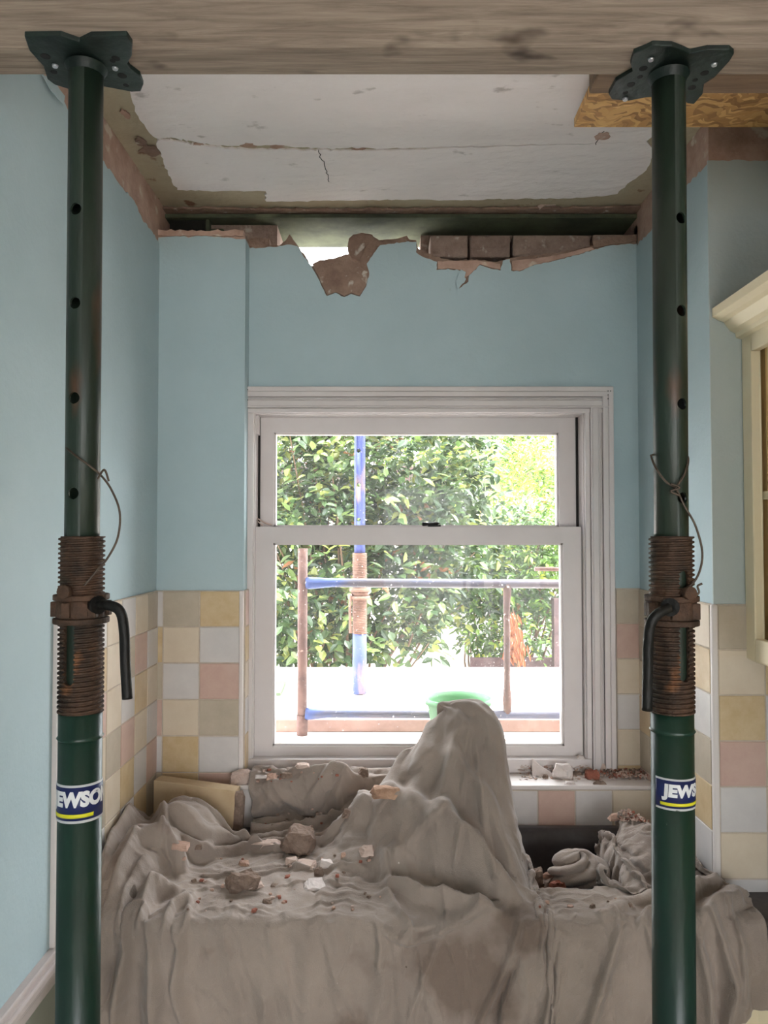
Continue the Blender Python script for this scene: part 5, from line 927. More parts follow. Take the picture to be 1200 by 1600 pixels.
3,6,4,-2,-2,4,-1,0,1,-1,-7,-3,-4,4,1,2,0,6,1,0,1,1,0,1,0,-2,-1,1,-1,1,-1,1,-1,6,-5,1,-1,-1,-5,6,1,0,0,1,0,-6,4,5,-1,-2,2,-2,0,3,-3,1,-2,-2,1,0,0,-1,0,1,0,0,0,0,-1,0,1,-1,1,0,0,0,-1,0,0,1,0,0,
7,2,-5,0,5,-6,3,0,2,2,0,-1,-3,-6,1,0,6,-1,2,1,-1,2,0,-2,-3,4,0,0,1,0,0,-1,0,4,-2,-4,5,-8,6,1,-3,1,1,-2,0,7,-5,-8,2,4,2,1,3,0,0,1,-2,-1,-1,-2,1,-2,-1,3,0,-1,0,1,0,-1,-1,2,-1,0,1,-1,1,0,-1,1,0,0,
1,4,2,0,-6,4,-4,1,-1,0,6,-6,2,4,-1,-1,-4,0,1,3,3,-7,4,-2,4,-5,4,0,0,0,0,1,0,0,2,3,-5,8,-7,-2,1,-5,4,3,2,-4,-6,10,-1,-5,1,-4,1,5,1,-1,1,-3,2,0,1,-1,-5,1,2,1,0,-1,0,0,0,-3,2,1,-1,-2,2,1,0,-4,0,1,
3,-5,4,2,2,-5,4,1,-2,1,-5,5,-1,-4,3,0,3,-2,-4,0,-4,10,-4,1,-3,5,-4,2,-1,-2,2,-1,4,2,-1,0,1,1,8,-10,0,-1,0,-4,-1,-1,12,-5,-3,6,-8,5,-2,0,3,-2,4,2,-5,-3,-2,8,-2,-4,-2,3,1,-3,-1,-1,2,4,-3,-3,5,0,-4,3,0,1,0,0,
2,-2,-3,0,1,7,-5,0,0,1,3,-1,1,1,-4,-1,-2,6,1,-5,1,-1,6,0,-5,0,3,-2,1,3,-1,0,-2,1,-1,-1,4,2,-11,14,-4,-2,-2,5,-5,5,-6,-3,7,-8,8,-4,3,1,-4,6,-1,-4,5,1,-1,-1,0,-2,0,-3,-1,3,1,0,-4,-1,3,2,-5,4,1,-4,0,0,-1,1,
3,0,-2,0,-2,1,2,2,0,0,-5,4,-3,1,3,1,-3,-5,4,3,0,-4,-4,8,1,-5,4,0,-2,-1,4,0,-4,-5,2,5,-6,3,6,-8,2,11,-1,-9,8,-5,-4,8,-8,7,-6,4,-2,1,0,-2,3,3,-12,1,12,-12,6,1,-1,1,0,-1,-2,2,1,0,-2,-2,4,-5,3,2,0,1,0,-3,
3,1,0,0,0,0,-1,-3,0,1,4,-4,1,1,-3,2,1,-2,-1,4,1,0,-5,-3,6,2,-4,0,2,-3,-4,8,1,-4,0,-1,4,-7,4,5,4,-12,5,6,-7,-2,8,-7,6,-5,6,-3,-1,1,1,-3,2,-9,12,0,-2,0,-9,4,2,-1,1,1,-1,-2,0,1,2,0,-1,0,-1,-1,0,0,1,2,
1,0,2,-2,2,1,-4,3,0,-2,0,3,-3,0,2,-4,2,3,-2,0,2,1,0,-6,-1,6,0,-1,-2,4,-4,-6,9,0,0,1,-2,1,-5,1,3,1,-5,6,0,-1,-2,0,1,3,-9,4,3,-7,4,3,-2,1,4,1,-2,1,-4,-4,0,4,0,-4,4,2,-1,0,-3,0,2,0,0,-2,2,0,-1,-1,
4,-1,0,1,-1,-4,6,-4,-1,3,0,-2,4,-1,-2,2,-2,2,-3,-3,-2,5,3,2,-4,-4,2,1,3,-1,0,-2,-4,6,0,-4,5,0,1,0,-5,4,3,-8,9,2,-7,4,-6,-1,8,-8,0,7,-5,5,-6,3,2,2,-4,-6,9,-3,-1,-2,0,3,-2,-2,1,-1,3,-4,3,-1,2,1,-1,-3,1,2,
3,1,-1,-2,1,-5,3,4,0,-4,0,2,-3,1,4,-3,4,-5,5,-5,0,-4,6,2,2,-2,-4,4,-2,-2,4,1,-4,-1,3,-4,1,1,1,0,2,-3,3,1,-6,5,6,-2,2,0,-2,-2,1,1,-3,-6,1,13,-9,-5,1,1,5,-3,2,-1,-1,-3,1,3,-1,-1,-1,3,-6,6,-1,-2,0,3,-1,-3,
-3,2,1,-1,1,4,-1,1,-1,0,0,-2,3,-3,-2,4,-4,2,1,3,1,-1,-7,2,4,1,0,-4,0,4,-2,0,2,-1,-4,4,0,-1,1,-5,3,2,-6,7,1,-6,-5,-2,-1,1,10,9,-1,-4,5,0,0,-12,-7,2,-1,8,-6,9,-6,4,-1,3,-1,-3,1,2,1,-1,0,-2,-5,5,2,1,-2,1,
1,-4,-1,3,1,5,-4,-1,2,2,-1,1,-1,2,-1,-2,1,2,-5,1,0,4,1,-3,-1,2,0,0,1,-5,4,1,-4,0,3,0,-4,2,2,0,-4,5,-3,-2,5,1,1,2,2,1,-21,-3,-1,0,3,0,2,4,8,4,3,1,-3,-8,3,-4,4,-4,2,3,-1,-3,-1,1,2,1,-3,4,-4,0,4,-3,
6,0,-1,1,-2,-4,4,1,-1,-3,4,1,-1,-3,-1,4,1,-5,4,-1,-1,-3,2,4,-4,-3,1,0,5,-1,-2,-3,6,-1,-4,2,3,0,-4,4,0,-5,5,-1,-4,2,3,0,0,-3,6,-3,2,0,-2,2,0,-1,2,-1,0,-1,0,-2,-1,1,0,1,-6,1,5,-1,-2,2,1,-5,7,-2,0,-4,-1,5,
1,4,3,2,-1,-1,-1,-6,5,1,-4,-2,1,3,0,-2,-1,4,-4,3,1,0,-1,-4,5,0,0,0,-5,1,4,0,-5,5,1,-1,-5,-1,7,-1,-6,6,-5,3,0,0,2,1,0,-1,-3,4,-1,1,0,-2,1,1,-1,1,-1,0,1,-1,0,-5,-1,0,7,-1,-4,3,1,1,-9,4,-1,1,4,0,-1,-4,
9,-2,3,0,2,0,-1,0,-3,-1,1,0,1,-1,1,-1,1,-3,2,-2,1,0,1,1,-3,3,-2,0,-1,3,-4,3,1,-4,3,-1,2,1,-3,-1,4,-2,2,-5,0,0,-2,0,0,2,8,0,-1,-1,0,1,-2,0,-1,-1,-1,0,1,5,1,3,-2,4,-2,-2,1,-2,0,0,5,0,0,-5,-3,3,1,2,
11,1,-1,-1,1,2,1,3,0,-2,-2,0,-1,0,-1,1,-1,0,0,1,-2,0,0,0,2,-2,1,0,1,0,0,-1,1,0,-1,1,0,0,0,0,0,0,0,0,0,0,0,0,0,0,0,0,0,0,0,0,0,0,0,0,0,0,0,0,0,0,0,0,0,0,0,0,0,0,0,0,0,0,0,0,0,0,
13,0,1,-2,-2,0,-1,3,3,2,1,0,0,-2,-2,-2,0,2,-1,0,1,0,-1,0,1,-1,1,0,-1,0,1,0,0,0,-1,1,0,0,0,0,0,0,0,0,0,0,0,0,0,0,0,0,0,0,0,0,0,0,0,0,0,0,0,0,0,0,0,0,0,0,0,0,0,0,0,0,0,0,0,0,0,0,
14,-1,-1,1,1,-2,1,-2,0,1,2,0,0,1,3,-1,-3,-1,0,0,1,0,0,0,-1,1,0,0,-1,1,-1,1,0,0,0,0,1,0,0,0,0,0,0,0,0,0,0,0,0,0,0,0,0,0,0,0,0,0,0,0,0,0,0,0,0,0,0,0,0,0,0,0,0,0,0,0,0,0,0,0,0,0,
14,-1,0,-1,-1,1,1,-1,-2,0,1,0,0,3,0,2,3,-2,-3,-1,-1,2,0,-1,1,0,0,0,1,-1,0,-1,1,0,0,0,0,0,0,0,0,0,0,0,0,0,0,0,0,0,0,0,0,0,0,0,0,0,0,0,0,0,0,0,0,0,0,0,0,0,0,0,0,0,0,0,0,0,0,0,0,0,
13,0,-4,2,0,1,-1,0,0,-1,-2,1,1,-1,1,4,-1,1,4,-2,-2,-2,0,3,-1,-1,1,-1,1,0,0,0,0,0,0,0,0,0,0,0,0,0,0,0,0,0,0,0,0,0,0,0,0,0,0,0,0,0,0,0,0,0,0,0,0,0,0,0,0,0,0,0,0,0,0,0,0,0,0,0,0,0,
14,0,-1,-2,1,0,1,-1,1,0,0,-1,0,-1,-1,-3,2,5,0,0,3,-1,-2,-2,1,2,-1,0,1,-1,0,0,-1,1,0,0,0,0,0,0,0,0,0,0,0,0,0,0,0,0,0,0,0,0,0,0,0,0,0,0,0,0,0,0,0,0,0,0,0,0,0,0,0,0,0,0,0,0,0,0,0,0,
13,1,0,-1,0,-1,0,1,0,0,-1,1,-1,0,0,-1,-1,-3,0,6,1,-1,2,0,-1,-2,1,0,-1,1,1,0,0,0,0,1,-1,0,0,0,0,0,0,0,0,0,0,0,0,0,0,0,0,0,0,0,0,0,0,0,0,0,0,0,0,0,0,0,0,0,0,0,0,0,0,0,0,0,0,0,0,0,
13,-1,1,1,0,0,-1,1,-1,0,1,-1,0,0,0,0,0,-1,0,-3,-2,6,1,-1,0,1,-1,1,0,0,0,0,0,0,0,-1,1,-1,0,0,0,0,0,0,0,0,0,0,0,0,0,0,0,0,0,0,0,0,0,0,0,0,0,0,0,0,0,0,0,0,0,0,0,0,0,0,0,0,0,0,0,0,
14,-1,0,0,1,0,0,0,0,0,-1,1,0,0,0,0,0,0,0,-1,1,-4,0,3,1,0,1,0,-1,0,-1,1,0,-1,0,0,1,0,0,0,0,0,0,0,0,0,0,0,0,0,0,0,0,0,0,0,0,0,0,0,0,0,0,0,0,0,0,0,0,0,0,0,0,0,0,0,0,0,0,0,0,0,
13,1,0,0,-1,1,0,0,0,0,0,0,0,1,-1,0,0,0,0,0,0,0,0,-2,0,1,0,1,1,-2,1,-1,1,0,0,0,-1,1,0,0,0,0,0,0,0,0,0,0,0,0,0,0,0,0,0,0,0,0,0,0,0,0,0,0,0,0,0,0,0,0,0,0,0,0,0,0,0,0,0,0,0,0,
13,1,0,0,0,0,0,-1,1,0,1,-1,0,0,0,0,0,0,0,0,0,1,-1,1,-1,0,0,-1,0,2,-2,1,-2,0,1,0,0,1,0,0,0,0,0,0,0,0,0,0,0,0,0,0,0,0,0,0,0,0,0,0,0,0,0,0,0,0,0,0,0,0,0,0,0,0,0,0,0,0,0,0,0,0,
14,0,0,0,1,-1,0,1,-1,0,0,0,1,-1,0,1,-1,0,0,1,-1,0,0,0,0,0,0,-1,0,1,0,-1,2,-1,0,0,0,0,0,0,0,0,0,0,0,0,0,0,0,0,0,0,0,0,0,0,0,0,0,0,0,0,0,0,0,0,0,0,0,0,0,0,0,0,0,0,0,0,0,0,0,0,
14,0,0,1,-1,0,0,0,0,1,-1,0,0,0,0,0,0,1,-1,-1,1,-1,1,-1,1,0,-1,1,0,-1,2,-1,0,1,-2,0,1,-1,0,0,0,0,0,0,0,0,0,0,0,0,0,0,0,0,0,0,0,0,0,0,0,0,0,0,0,0,0,0,0,0,0,0,0,0,0,0,0,0,0,0,0,0,
13,1,1,0,0,-1,1,-1,0,-1,1,0,0,1,0,0,1,0,0,1,-1,0,-2,0,1,-1,0,0,1,-1,-1,1,0,-1,1,0,-1,0,0,0,0,0,0,0,0,0,0,0,0,0,0,0,0,0,0,0,0,0,0,0,0,0,0,0,0,0,0,0,0,0,0,0,0,0,0,0,0,0,0,0,0,0,
14,-2,3,3,0,0,-1,-1,-1,0,-1,1,0,0,-1,-1,-1,-1,0,-1,1,1,2,1,-2,2,-1,0,-1,0,1,0,0,0,1,-1,0,0,0,0,0,0,0,0,0,0,0,0,0,0,0,0,0,0,0,0,0,0,0,0,0,0,0,0,0,0,0,0,0,0,0,0,0,0,0,0,0,0,0,0,0,0,
15,0,-5,1,1,1,0,0,1,-1,2,0,-1,-1,1,0,1,1,1,1,-1,0,-1,-1,0,-2,2,-1,0,-1,2,-1,0,0,-2,1,1,0,0,0,0,0,0,0,0,0,0,0,0,0,0,0,0,0,0,0,0,0,0,0,0,0,0,0,0,0,0,0,0,0,0,0,0,0,0,0,0,0,0,0,0,0,
14,0,1,-4,-1,1,0,2,1,2,-1,0,1,2,0,0,0,-1,-1,-1,0,-1,0,0,0,0,-1,1,-2,1,-3,3,-3,4,-1,1,-1,0,0,0,0,0,0,0,0,0,0,0,0,0,0,0,0,0,0,0,0,0,0,0,0,0,0,0,0,0,0,0,0,0,0,0,0,0,0,0,0,0,0,0,0,0,
13,1,0,0,1,0,0,0,0,-1,0,0,0,-1,1,1,-1,0,0,0,0,0,0,0,0,0,0,-1,1,-1,2,-2,2,-2,1,-1,0,0,0,0,0,0,0,0,0,0,0,0,0,0,0,0,0,0,0,0,0,0,0,0,0,0,0,0,0,0,0,0,0,0,0,0,0,0,0,0,0,0,0,0,0,0,
13,0,1,0,0,0,1,-1,0,1,-1,0,-1,0,-1,0,1,0,0,1,0,0,0,0,0,0,0,-2,0,2,0,0,0,0,1,-1,0,0,0,0,0,0,0,0,0,0,0,0,0,0,0,0,0,0,0,0,0,0,0,0,0,0,0,0,0,0,0,0,0,0,0,0,0,0,0,0,0,0,0,0,0,0,
15,0,0,0,-1,0,0,0,0,0,0,0,1,-1,1,-1,0,0,1,-1,1,1,0,0,-1,0,-1,1,0,-1,-1,1,0,-2,1,1,-1,0,0,0,0,0,0,0,0,0,0,0,0,0,0,0,0,0,0,0,0,0,0,0,0,0,0,0,0,0,0,0,0,0,0,0,0,0,0,0,0,0,0,0,0,0,
24,-2,-1,0,0,-1,-1,0,-1,-1,0,-2,0,0,-1,0,0,0,-1,0,-1,-2,0,0,1,0,1,2,0,1,-2,-1,2,0,-1,1,1,0,0,0,0,0,0,0,0,0,0,0,0,0,0,0,0,0,0,0,0,0,0,0,0,0,0,0,0,0,0,0,0,0,0,0,0,0,0,0,0,0,0,0,0,0,
21,1,0,-1,0,0,0,0,0,0,-1,1,-1,0,-1,-1,-1,-1,0,-1,-1,0,0,-1,0,0,0,1,1,-2,1,0,-2,2,0,0,-1,0,0,0,0,0,0,0,0,0,0,0,0,0,0,0,0,0,0,0,0,0,0,0,0,0,0,0,0,0,0,0,0,0,0,0,0,0,0,0,0,0,0,0,0,0,
14,1,-3,-3,-3,-1,1,0,0,0,2,-1,-1,-1,0,1,0,1,0,1,1,1,1,2,1,0,1,-1,-2,2,0,0,0,0,0,-1,2,0,0,0,0,0,0,0,0,0,0,0,0,0,0,0,0,0,0,0,0,0,0,0,0,0,0,0,0,0,0,0,0,0,0,0,0,0,0,0,0,0,0,0,0,0,
1,5,-1,4,5,1,-1,-1,0,0,-1,1,0,0,1,0,-1,0,0,1,1,0,0,-1,0,0,0,1,2,-2,-1,0,0,-1,1,0,-3,0,0,0,0,0,0,0,0,0,0,0,0,0,0,0,0,0,0,0,0,0,0,0,0,0,0,0,0,0,0,0,0,0,0,0,0,0,0,0,0,0,0,0,0,0,
1,2,9,3,-1,1,0,-1,-1,-1,-5,1,3,5,1,1,1,-1,-1,-2,-1,0,0,0,0,0,0,-2,3,2,-3,0,0,0,-1,1,1,0,0,0,0,0,0,0,0,0,0,0,0,0,0,0,0,0,0,0,0,0,0,0,0,0,0,0,0,0,0,0,0,0,0,0,0,0,0,0,0,0,0,0,0,0,
18,-4,0,-20,-1,-1,5,2,-2,1,10,4,2,-2,0,0,-2,1,0,1,1,2,0,1,-1,0,-1,0,-3,-2,4,1,-1,1,0,0,1,0,0,0,0,0,0,0,0,0,0,0,0,0,0,0,0,0,0,0,0,0,0,0,0,0,0,0,0,0,0,0,0,0,0,0,0,0,0,0,0,0,0,0,0,0,
0,-4,-5,16,0,0,-5,0,3,11,1,0,1,-12,-1,16,-1,-4,-3,0,0,0,0,0,0,0,0,0,0,1,0,0,1,-2,1,-2,2,0,0,0,0,0,0,0,0,0,0,0,0,0,0,0,0,0,0,0,0,0,0,0,0,0,0,0,0,0,0,0,0,0,0,0,0,0,0,0,0,0,0,0,0,0,
0,0,0,0,0,0,0,0,0,-11,-6,-5,-5,10,0,34,0,0,2,-1,0,-3,-1,0,0,-1,0,1,0,1,-1,-1,1,1,-1,1,-2,0,0,0,0,0,0,0,0,0,0,0,0,0,0,0,0,0,0,0,0,0,0,0,0,0,0,0,0,0,0,0,0,0,0,0,0,0,0,0,0,0,0,0,0,0,
0,0,0,0,0,0,0,0,0,0,0,0,0,0,0,8,3,4,2,0,-1,1,-1,-2,0,0,0,0,0,0,0,0,0,0,0,0,1,0,0,0,0,0,0,0,0,0,0,0,0,0,0,0,0,0,0,0,0,0,0,0,0,0,0,0,0,0,0,0,0,0,0,0,0,0,0,0,0,0,0,0,0,0,
0,0,0,0,0,0,0,0,0,0,0,0,0,0,0,14,0,0,0,0,0,0,0,1,-1,1,-1,0,0,0,1,-1,-1,1,0,1,-3,0,0,0,0,0,0,0,0,0,0,0,0,0,0,0,0,0,0,0,0,0,0,0,0,0,0,0,0,0,0,0,0,0,0,0,0,0,0,0,0,0,0,0,0,0,
0,0,0,0,0,0,0,0,0,0,0,0,0,0,0,14,0,0,0,1,-1,0,0,0,0,0,0,0,0,0,0,1,-1,0,-3,3,0,0,0,0,0,0,0,0,0,0,0,0,0,0,0,0,0,0,0,0,0,0,0,0,0,0,0,0,0,0,0,0,0,0,0,0,0,0,0,0,0,0,0,0,0,0],
[0,0,0,0,0,0,0,0,0,0,0,0,0,0,0,0,0,0,0,0,0,1592,1,0,-1,1,-1,-1,7,13,14,14,15,13,14,14,13,14,11,11,12,12,12,13,14,14,11,13,13,11,14,12,13,13,13,18,20,16,16,17,0,0,0,0,0,0,0,0,0,0,0,0,0,0,0,0,0,0,0,0,0,0,
0,0,0,0,0,0,0,0,0,0,0,0,0,0,0,0,0,0,0,0,0,2,-1,0,1,-1,0,4,-5,0,0,-1,-1,0,-1,0,1,-8,-2,3,2,3,3,2,2,2,2,-2,0,2,-1,1,0,0,1,1,0,1,1,-1,0,0,0,0,0,0,0,0,0,0,0,0,0,0,0,0,0,0,0,0,0,0,
0,0,0,0,0,0,0,0,0,0,0,0,0,0,0,0,0,0,0,0,0,-1,-1,-1,-2,-1,0,1,6,1,-3,1,-1,0,-3,1,0,2,4,1,2,1,1,1,0,-1,2,2,1,1,0,1,1,1,0,-3,-3,-1,0,0,0,0,0,0,0,0,0,0,0,0,0,0,0,0,0,0,0,0,0,0,0,0,
0,0,0,0,0,0,0,0,0,0,0,0,0,0,0,0,0,0,0,0,0,-4,-1,0,1,1,-1,3,1,-2,3,-1,-5,-3,4,0,1,5,2,1,-1,0,-1,-1,0,2,0,1,0,1,1,0,0,1,-1,-1,-2,-1,-1,0,0,0,0,0,0,0,0,0,0,0,0,0,0,0,0,0,0,0,0,0,0,0,
0,0,0,0,0,0,0,0,0,0,0,0,0,0,0,0,0,0,0,0,0,-5,0,0,0,-2,6,2,2,-4,-3,-3,3,-1,-1,-1,0,2,0,-1,0,-1,0,0,2,5,2,-1,0,-1,0,0,0,0,2,0,-1,0,-3,0,0,0,0,0,0,0,0,0,0,0,0,0,0,0,0,0,0,0,0,0,0,0,
0,0,0,0,0,0,0,0,0,0,0,0,0,0,0,0,0,0,0,0,1572,-1594,4,3,4,5,4,3,0,2,0,-1,-2,0,0,2,-2,0,-1,-1,0,-1,-1,-1,0,2,0,2,0,0,0,0,-1,-1,2,0,1,-2,2,-2,0,0,0,0,0,0,0,0,0,0,0,0,0,0,0,0,0,0,0,0,0,0,
0,0,0,0,0,0,0,0,0,0,0,0,0,0,0,1583,-1,-3,-5,-5,-1574,11,1,0,-2,-2,-8,-7,-1,2,1,4,3,3,1,-1,3,2,1,2,-1,1,0,-5,-7,-5,5,2,1,-1,0,1,-2,1,0,1,-3,4,-1,0,0,0,0,0,0,0,0,0,0,0,0,0,0,0,0,0,0,0,0,0,0,0,
0,0,0,0,0,0,0,0,0,0,0,0,1569,-3,-5,-1581,6,8,10,9,5,1,-2,-2,-2,-2,-1,-10,0,1,2,2,3,2,-2,-6,-3,-2,0,0,4,2,1,-3,-1,-4,0,2,1,2,-4,-1,3,1,0,-2,3,-3,2,0,0,0,0,0,0,0,0,0,0,0,0,0,0,0,0,0,0,0,0,0,0,0,
0,0,0,0,0,0,0,1540,3,5,3,2,-1568,3,5,-2,-3,-3,-1,1,2,2,2,2,0,-1,3,11,4,0,-2,-2,-2,-1,1,3,-2,-3,-1,-2,-1,0,1,7,-3,-5,-4,3,2,-1,4,-1,-3,1,1,1,-1,0,-1,0,15,0,0,0,0,0,0,0,0,0,0,0,0,0,0,0,0,0,0,0,0,0,
0,1572,-1,-1,0,0,-1,-1540,-5,-8,-4,-1,-1,1,0,2,-9,-8,-7,-6,-3,0,1,3,4,7,3,10,-7,-6,-5,-1,1,0,1,2,6,4,1,0,-2,-2,-1,0,5,-3,-5,0,3,2,1,-1,-4,2,-1,0,1,1,0,1,1,0,0,0,0,0,0,0,0,0,0,0,0,0,0,0,0,0,0,0,0,0,
1583,-1570,3,1,0,0,1,0,2,1,-1,-2,0,0,1,-4,4,1,-2,-3,-4,-4,-3,-2,5,1,0,-18,-6,-1,7,2,0,1,0,-1,0,6,3,0,0,-1,-1,0,1,2,-3,-4,4,1,-1,-4,3,0,1,0,0,0,0,1,-1,0,0,0,0,0,0,0,0,0,0,0,0,0,0,0,0,0,0,0,0,0,
8,-1,-2,0,2,0,1,1,0,2,1,0,0,-2,-2,1,0,2,3,1,-1,-1,-2,-2,-5,-5,-3,3,5,6,0,0,0,1,0,-1,-11,-5,2,4,0,0,-1,0,-6,3,5,4,-5,-2,0,-1,2,1,0,-1,0,1,0,0,1,0,0,0,0,0,0,0,0,0,0,0,0,0,0,0,0,0,0,0,0,0,
4,-2,0,1,-1,0,-1,-1,-1,-2,-1,-1,-1,-1,0,-1,1,1,0,1,2,1,2,0,0,0,0,3,6,-7,0,0,0,-1,1,1,8,-15,-3,5,2,1,-1,-8,7,2,5,-1,-4,-3,1,-1,2,2,-1,-1,0,0,1,-1,-16,0,0,0,0,0,0,0,0,0,0,0,0,0,0,0,0,0,0,0,0,0,
2,-2,-2,-3,-2,-1,-3,-2,-2,-1,0,-1,-2,0,-2,-1,-1,0,1,1,2,3,2,5,2,5,1,2,-11,6,0,1,0,3,0,1,0,13,-21,5,1,-1,2,7,-5,0,3,-3,-2,2,-4,1,1,-1,0,2,0,-1,-1,1,0,0,0,0,0,0,0,0,0,0,0,0,0,0,0,0,0,0,0,0,0,0,
0,-3,-8,-6,-3,-2,0,-1,1,1,0,2,1,1,1,1,2,1,1,3,3,4,4,3,-4,-3,2,-19,8,2,0,-1,0,1,6,2,1,-2,18,-17,-1,1,-1,2,3,1,-2,-3,-2,1,-1,1,2,1,0,-1,-1,0,1,-1,0,0,0,0,0,0,0,0,0,0,0,0,0,0,0,0,0,0,0,0,0,0,
0,-5,-9,-5,3,3,3,3,3,2,2,2,4,4,4,3,2,2,1,0,-2,-4,-4,-10,-1,-1,-3,13,3,-1,0,0,-2,-11,-7,5,3,2,0,2,-2,-1,1,-1,3,0,-5,0,3,-3,-2,4,-1,2,-2,0,1,-1,0,-1,0,0,0,0,0,0,0,0,0,0,0,0,0,0,0,0,0,0,0,0,0,0,
-8,10,2,2,3,2,2,2,1,1,2,1,0,-1,-1,0,-2,-2,-3,-3,-3,-2,-1,3,2,-2,-1,4,-8,0,0,0,2,6,-5,-4,0,1,0,1,-1,0,1,1,-2,-1,1,0,0,-2,3,-1,-2,-1,3,0,0,0,-3,-2,0,0,0,0,0,0,0,0,0,0,0,0,0,0,0,0,0,0,0,0,0,0,
-7,4,10,7,0,0,-1,-1,-2,0,-1,-3,-3,-3,-3,-3,-1,-2,-1,0,2,2,1,2,2,3,3,-5,1,2,-4,1,0,2,4,-3,-3,-1,0,1,0,1,-1,0,-1,1,0,0,0,5,2,0,-7,-7,1,5,0,0,-2,2,0,0,0,0,0,0,0,0,0,0,0,0,0,0,0,0,0,0,0,0,0,0,
1,-9,5,2,1,1,1,0,1,-2,-6,-1,0,0,2,1,2,3,4,4,2,0,-1,-1,-3,-1,-6,1,4,-9,4,0,0,0,1,0,0,-1,0,0,0,0,-1,1,0,1,0,-1,-1,0,2,3,4,-14,1,1,3,-2,4,1,0,0,0,0,0,0,0,0,0,0,0,0,0,0,0,0,0,0,0,0,0,0,
-6,3,0,3,0,3,0,-2,-3,0,5,4,2,2,1,2,2,1,0,-2,-3,-2,-2,-3,-2,-2,2,3,-11,4,1,0,0,0,0,0,0,0,0,-1,1,-1,2,-1,0,1,0,0,0,-1,0,1,3,0,-9,-3,4,5,-1,0,0,0,0,0,0,0,0,0,0,0,0,0,0,0,0,0,0,0,0,0,0,0,
-5,0,4,6,1,-3,0,3,4,1,0,-1,-1,0,-1,0,-3,-1,-2,-1,0,-2,0,-1,1,0,-1,-3,4,5,-3,-1,0,0,0,0,0,0,1,0,-1,0,-1,0,1,1,-2,1,0,0,0,-1,0,11,-11,-2,-1,3,2,0,0,0,0,0,0,0,0,0,0,0,0,0,0,0,0,0,0,0,0,0,0,0,
-5,2,4,0,-1,-2,1,1,0,2,1,-1,0,0,-1,-2,0,-1,1,-1,0,1,-1,1,0,-1,1,2,5,-8,2,0,1,-1,0,1,-1,1,-1,0,0,0,0,-1,1,1,0,-1,0,0,0,0,0,1,12,-14,-3,1,2,1,14,13,13,13,12,18,8,7,-16,-4,10,6,-1,-4,-1,19,26,21,15,18,5,8,
-3,2,0,-1,-2,2,2,0,0,-1,0,2,1,-2,1,0,1,1,-1,1,0,0,2,0,0,1,0,0,-8,1,1,0,0,0,1,-1,0,0,0,0,1,0,0,-1,-1,1,0,0,0,1,-1,0,0,0,2,3,-9,-2,3,2,1,1,-1,5,-1,-4,-1,1,-2,-3,-3,1,3,-2,8,-1,2,-2,0,-1,3,-9,
-2,0,1,-2,1,3,-1,0,-1,1,1,0,-1,2,0,0,0,0,0,0,0,-1,-1,-1,0,0,1,-2,2,1,-1,1,-1,0,0,0,0,0,0,0,0,0,1,0,0,-1,0,0,0,0,0,0,0,0,0,8,-5,-6,1,2,0,0,1,-1,5,-6,0,1,2,-3,-8,1,5,4,-7,8,2,-2,-3,-1,2,8,
-2,1,-2,-1,5,-1,-1,0,2,0,0,-1,1,-1,0,0,0,-1,0,0,0,0,1,1,1,1,-4,1,0,0,0,0,0,1,-1,0,0,0,0,1,-1,0,0,2,-2,-3,3,0,0,-1,1,0,0,0,0,1,5,-7,-2,1,2,-1,2,0,2,-5,1,0,4,1,-9,-1,-3,5,4,7,-2,-4,-2,-2,-2,3,
-1,0,-1,2,0,-1,0,1,0,1,-1,0,-1,0,0,0,0,1,1,1,0,1,-1,0,-1,-1,3,-1,-3,1,0,0,0,-1,1,0,0,0,0,0,0,0,0,0,2,-5,1,2,0,0,0,0,0,0,0,0,3,-4,-1,1,0,1,-1,3,-8,9,-1,0,-8,-1,5,-4,-1,3,-3,9,-2,-5,4,-4,0,5,
-1,0,0,3,-2,-1,1,0,0,0,0,-1,1,0,0,1,-1,0,0,-1,0,-1,-1,0,0,0,0,3,-1,0,1,0,0,0,0,0,1,-1,0,0,0,0,0,0,1,1,-5,2,1,0,0,0,0,0,0,1,2,-2,-5,2,2,1,-1,-3,-1,4,2,-3,-4,1,4,1,-4,-3,4,1,-1,0,0,-3,3,3,
-1,1,2,-2,0,0,0,-1,1,-1,0,1,-1,1,0,0,2,0,-1,0,-1,0,0,-1,-1,1,1,-3,2,4,-2,-1,0,0,0,0,0,0,0,0,0,0,-1,1,0,2,-4,1,1,0,0,0,0,0,0,1,-1,3,-5,-1,2,0,1,-4,4,1,1,-3,1,-2,2,-6,4,0,1,-4,-1,3,1,2,0,-4,
0,1,0,1,-3,1,0,1,-2,1,1,1,-1,-1,-1,-1,-3,0,0,0,1,2,1,1,1,-1,-1,2,4,-8,2,0,1,0,0,0,0,-1,1,-1,1,0,0,-1,1,0,3,-7,4,0,0,0,0,0,0,0,0,6,-6,-3,2,2,-1,-1,5,-4,2,-4,6,1,-11,8,3,-6,0,-6,0,5,-2,4,2,-2,
0,1,1,-1,0,0,1,-4,1,0,0,1,-3,-1,1,0,2,0,-1,-1,0,-1,0,0,0,1,1,2,0,0,0,0,0,0,-1,1,-1,1,0,0,0,0,0,0,0,0,-1,3,-3,2,-1,0,0,1,-1,0,0,3,-2,-4,1,0,2,0,0,-1,3,-8,5,-2,6,0,-2,0,-1,-8,0,5,2,-2,3,-3,
1,0,0,0,1,0,-5,2,-1,0,1,-2,7,0,-1,-1,-1,-1,4,0,-1,-1,-1,-1,1,-1,-1,-4,0,5,0,0,0,0,0,-1,1,0,0,0,0,0,0,0,-2,0,2,0,0,0,0,0,1,-1,1,-1,1,1,2,-7,2,1,-1,2,-2,6,-6,-4,3,0,4,0,0,-1,0,-8,1,2,7,-8,3,-7,
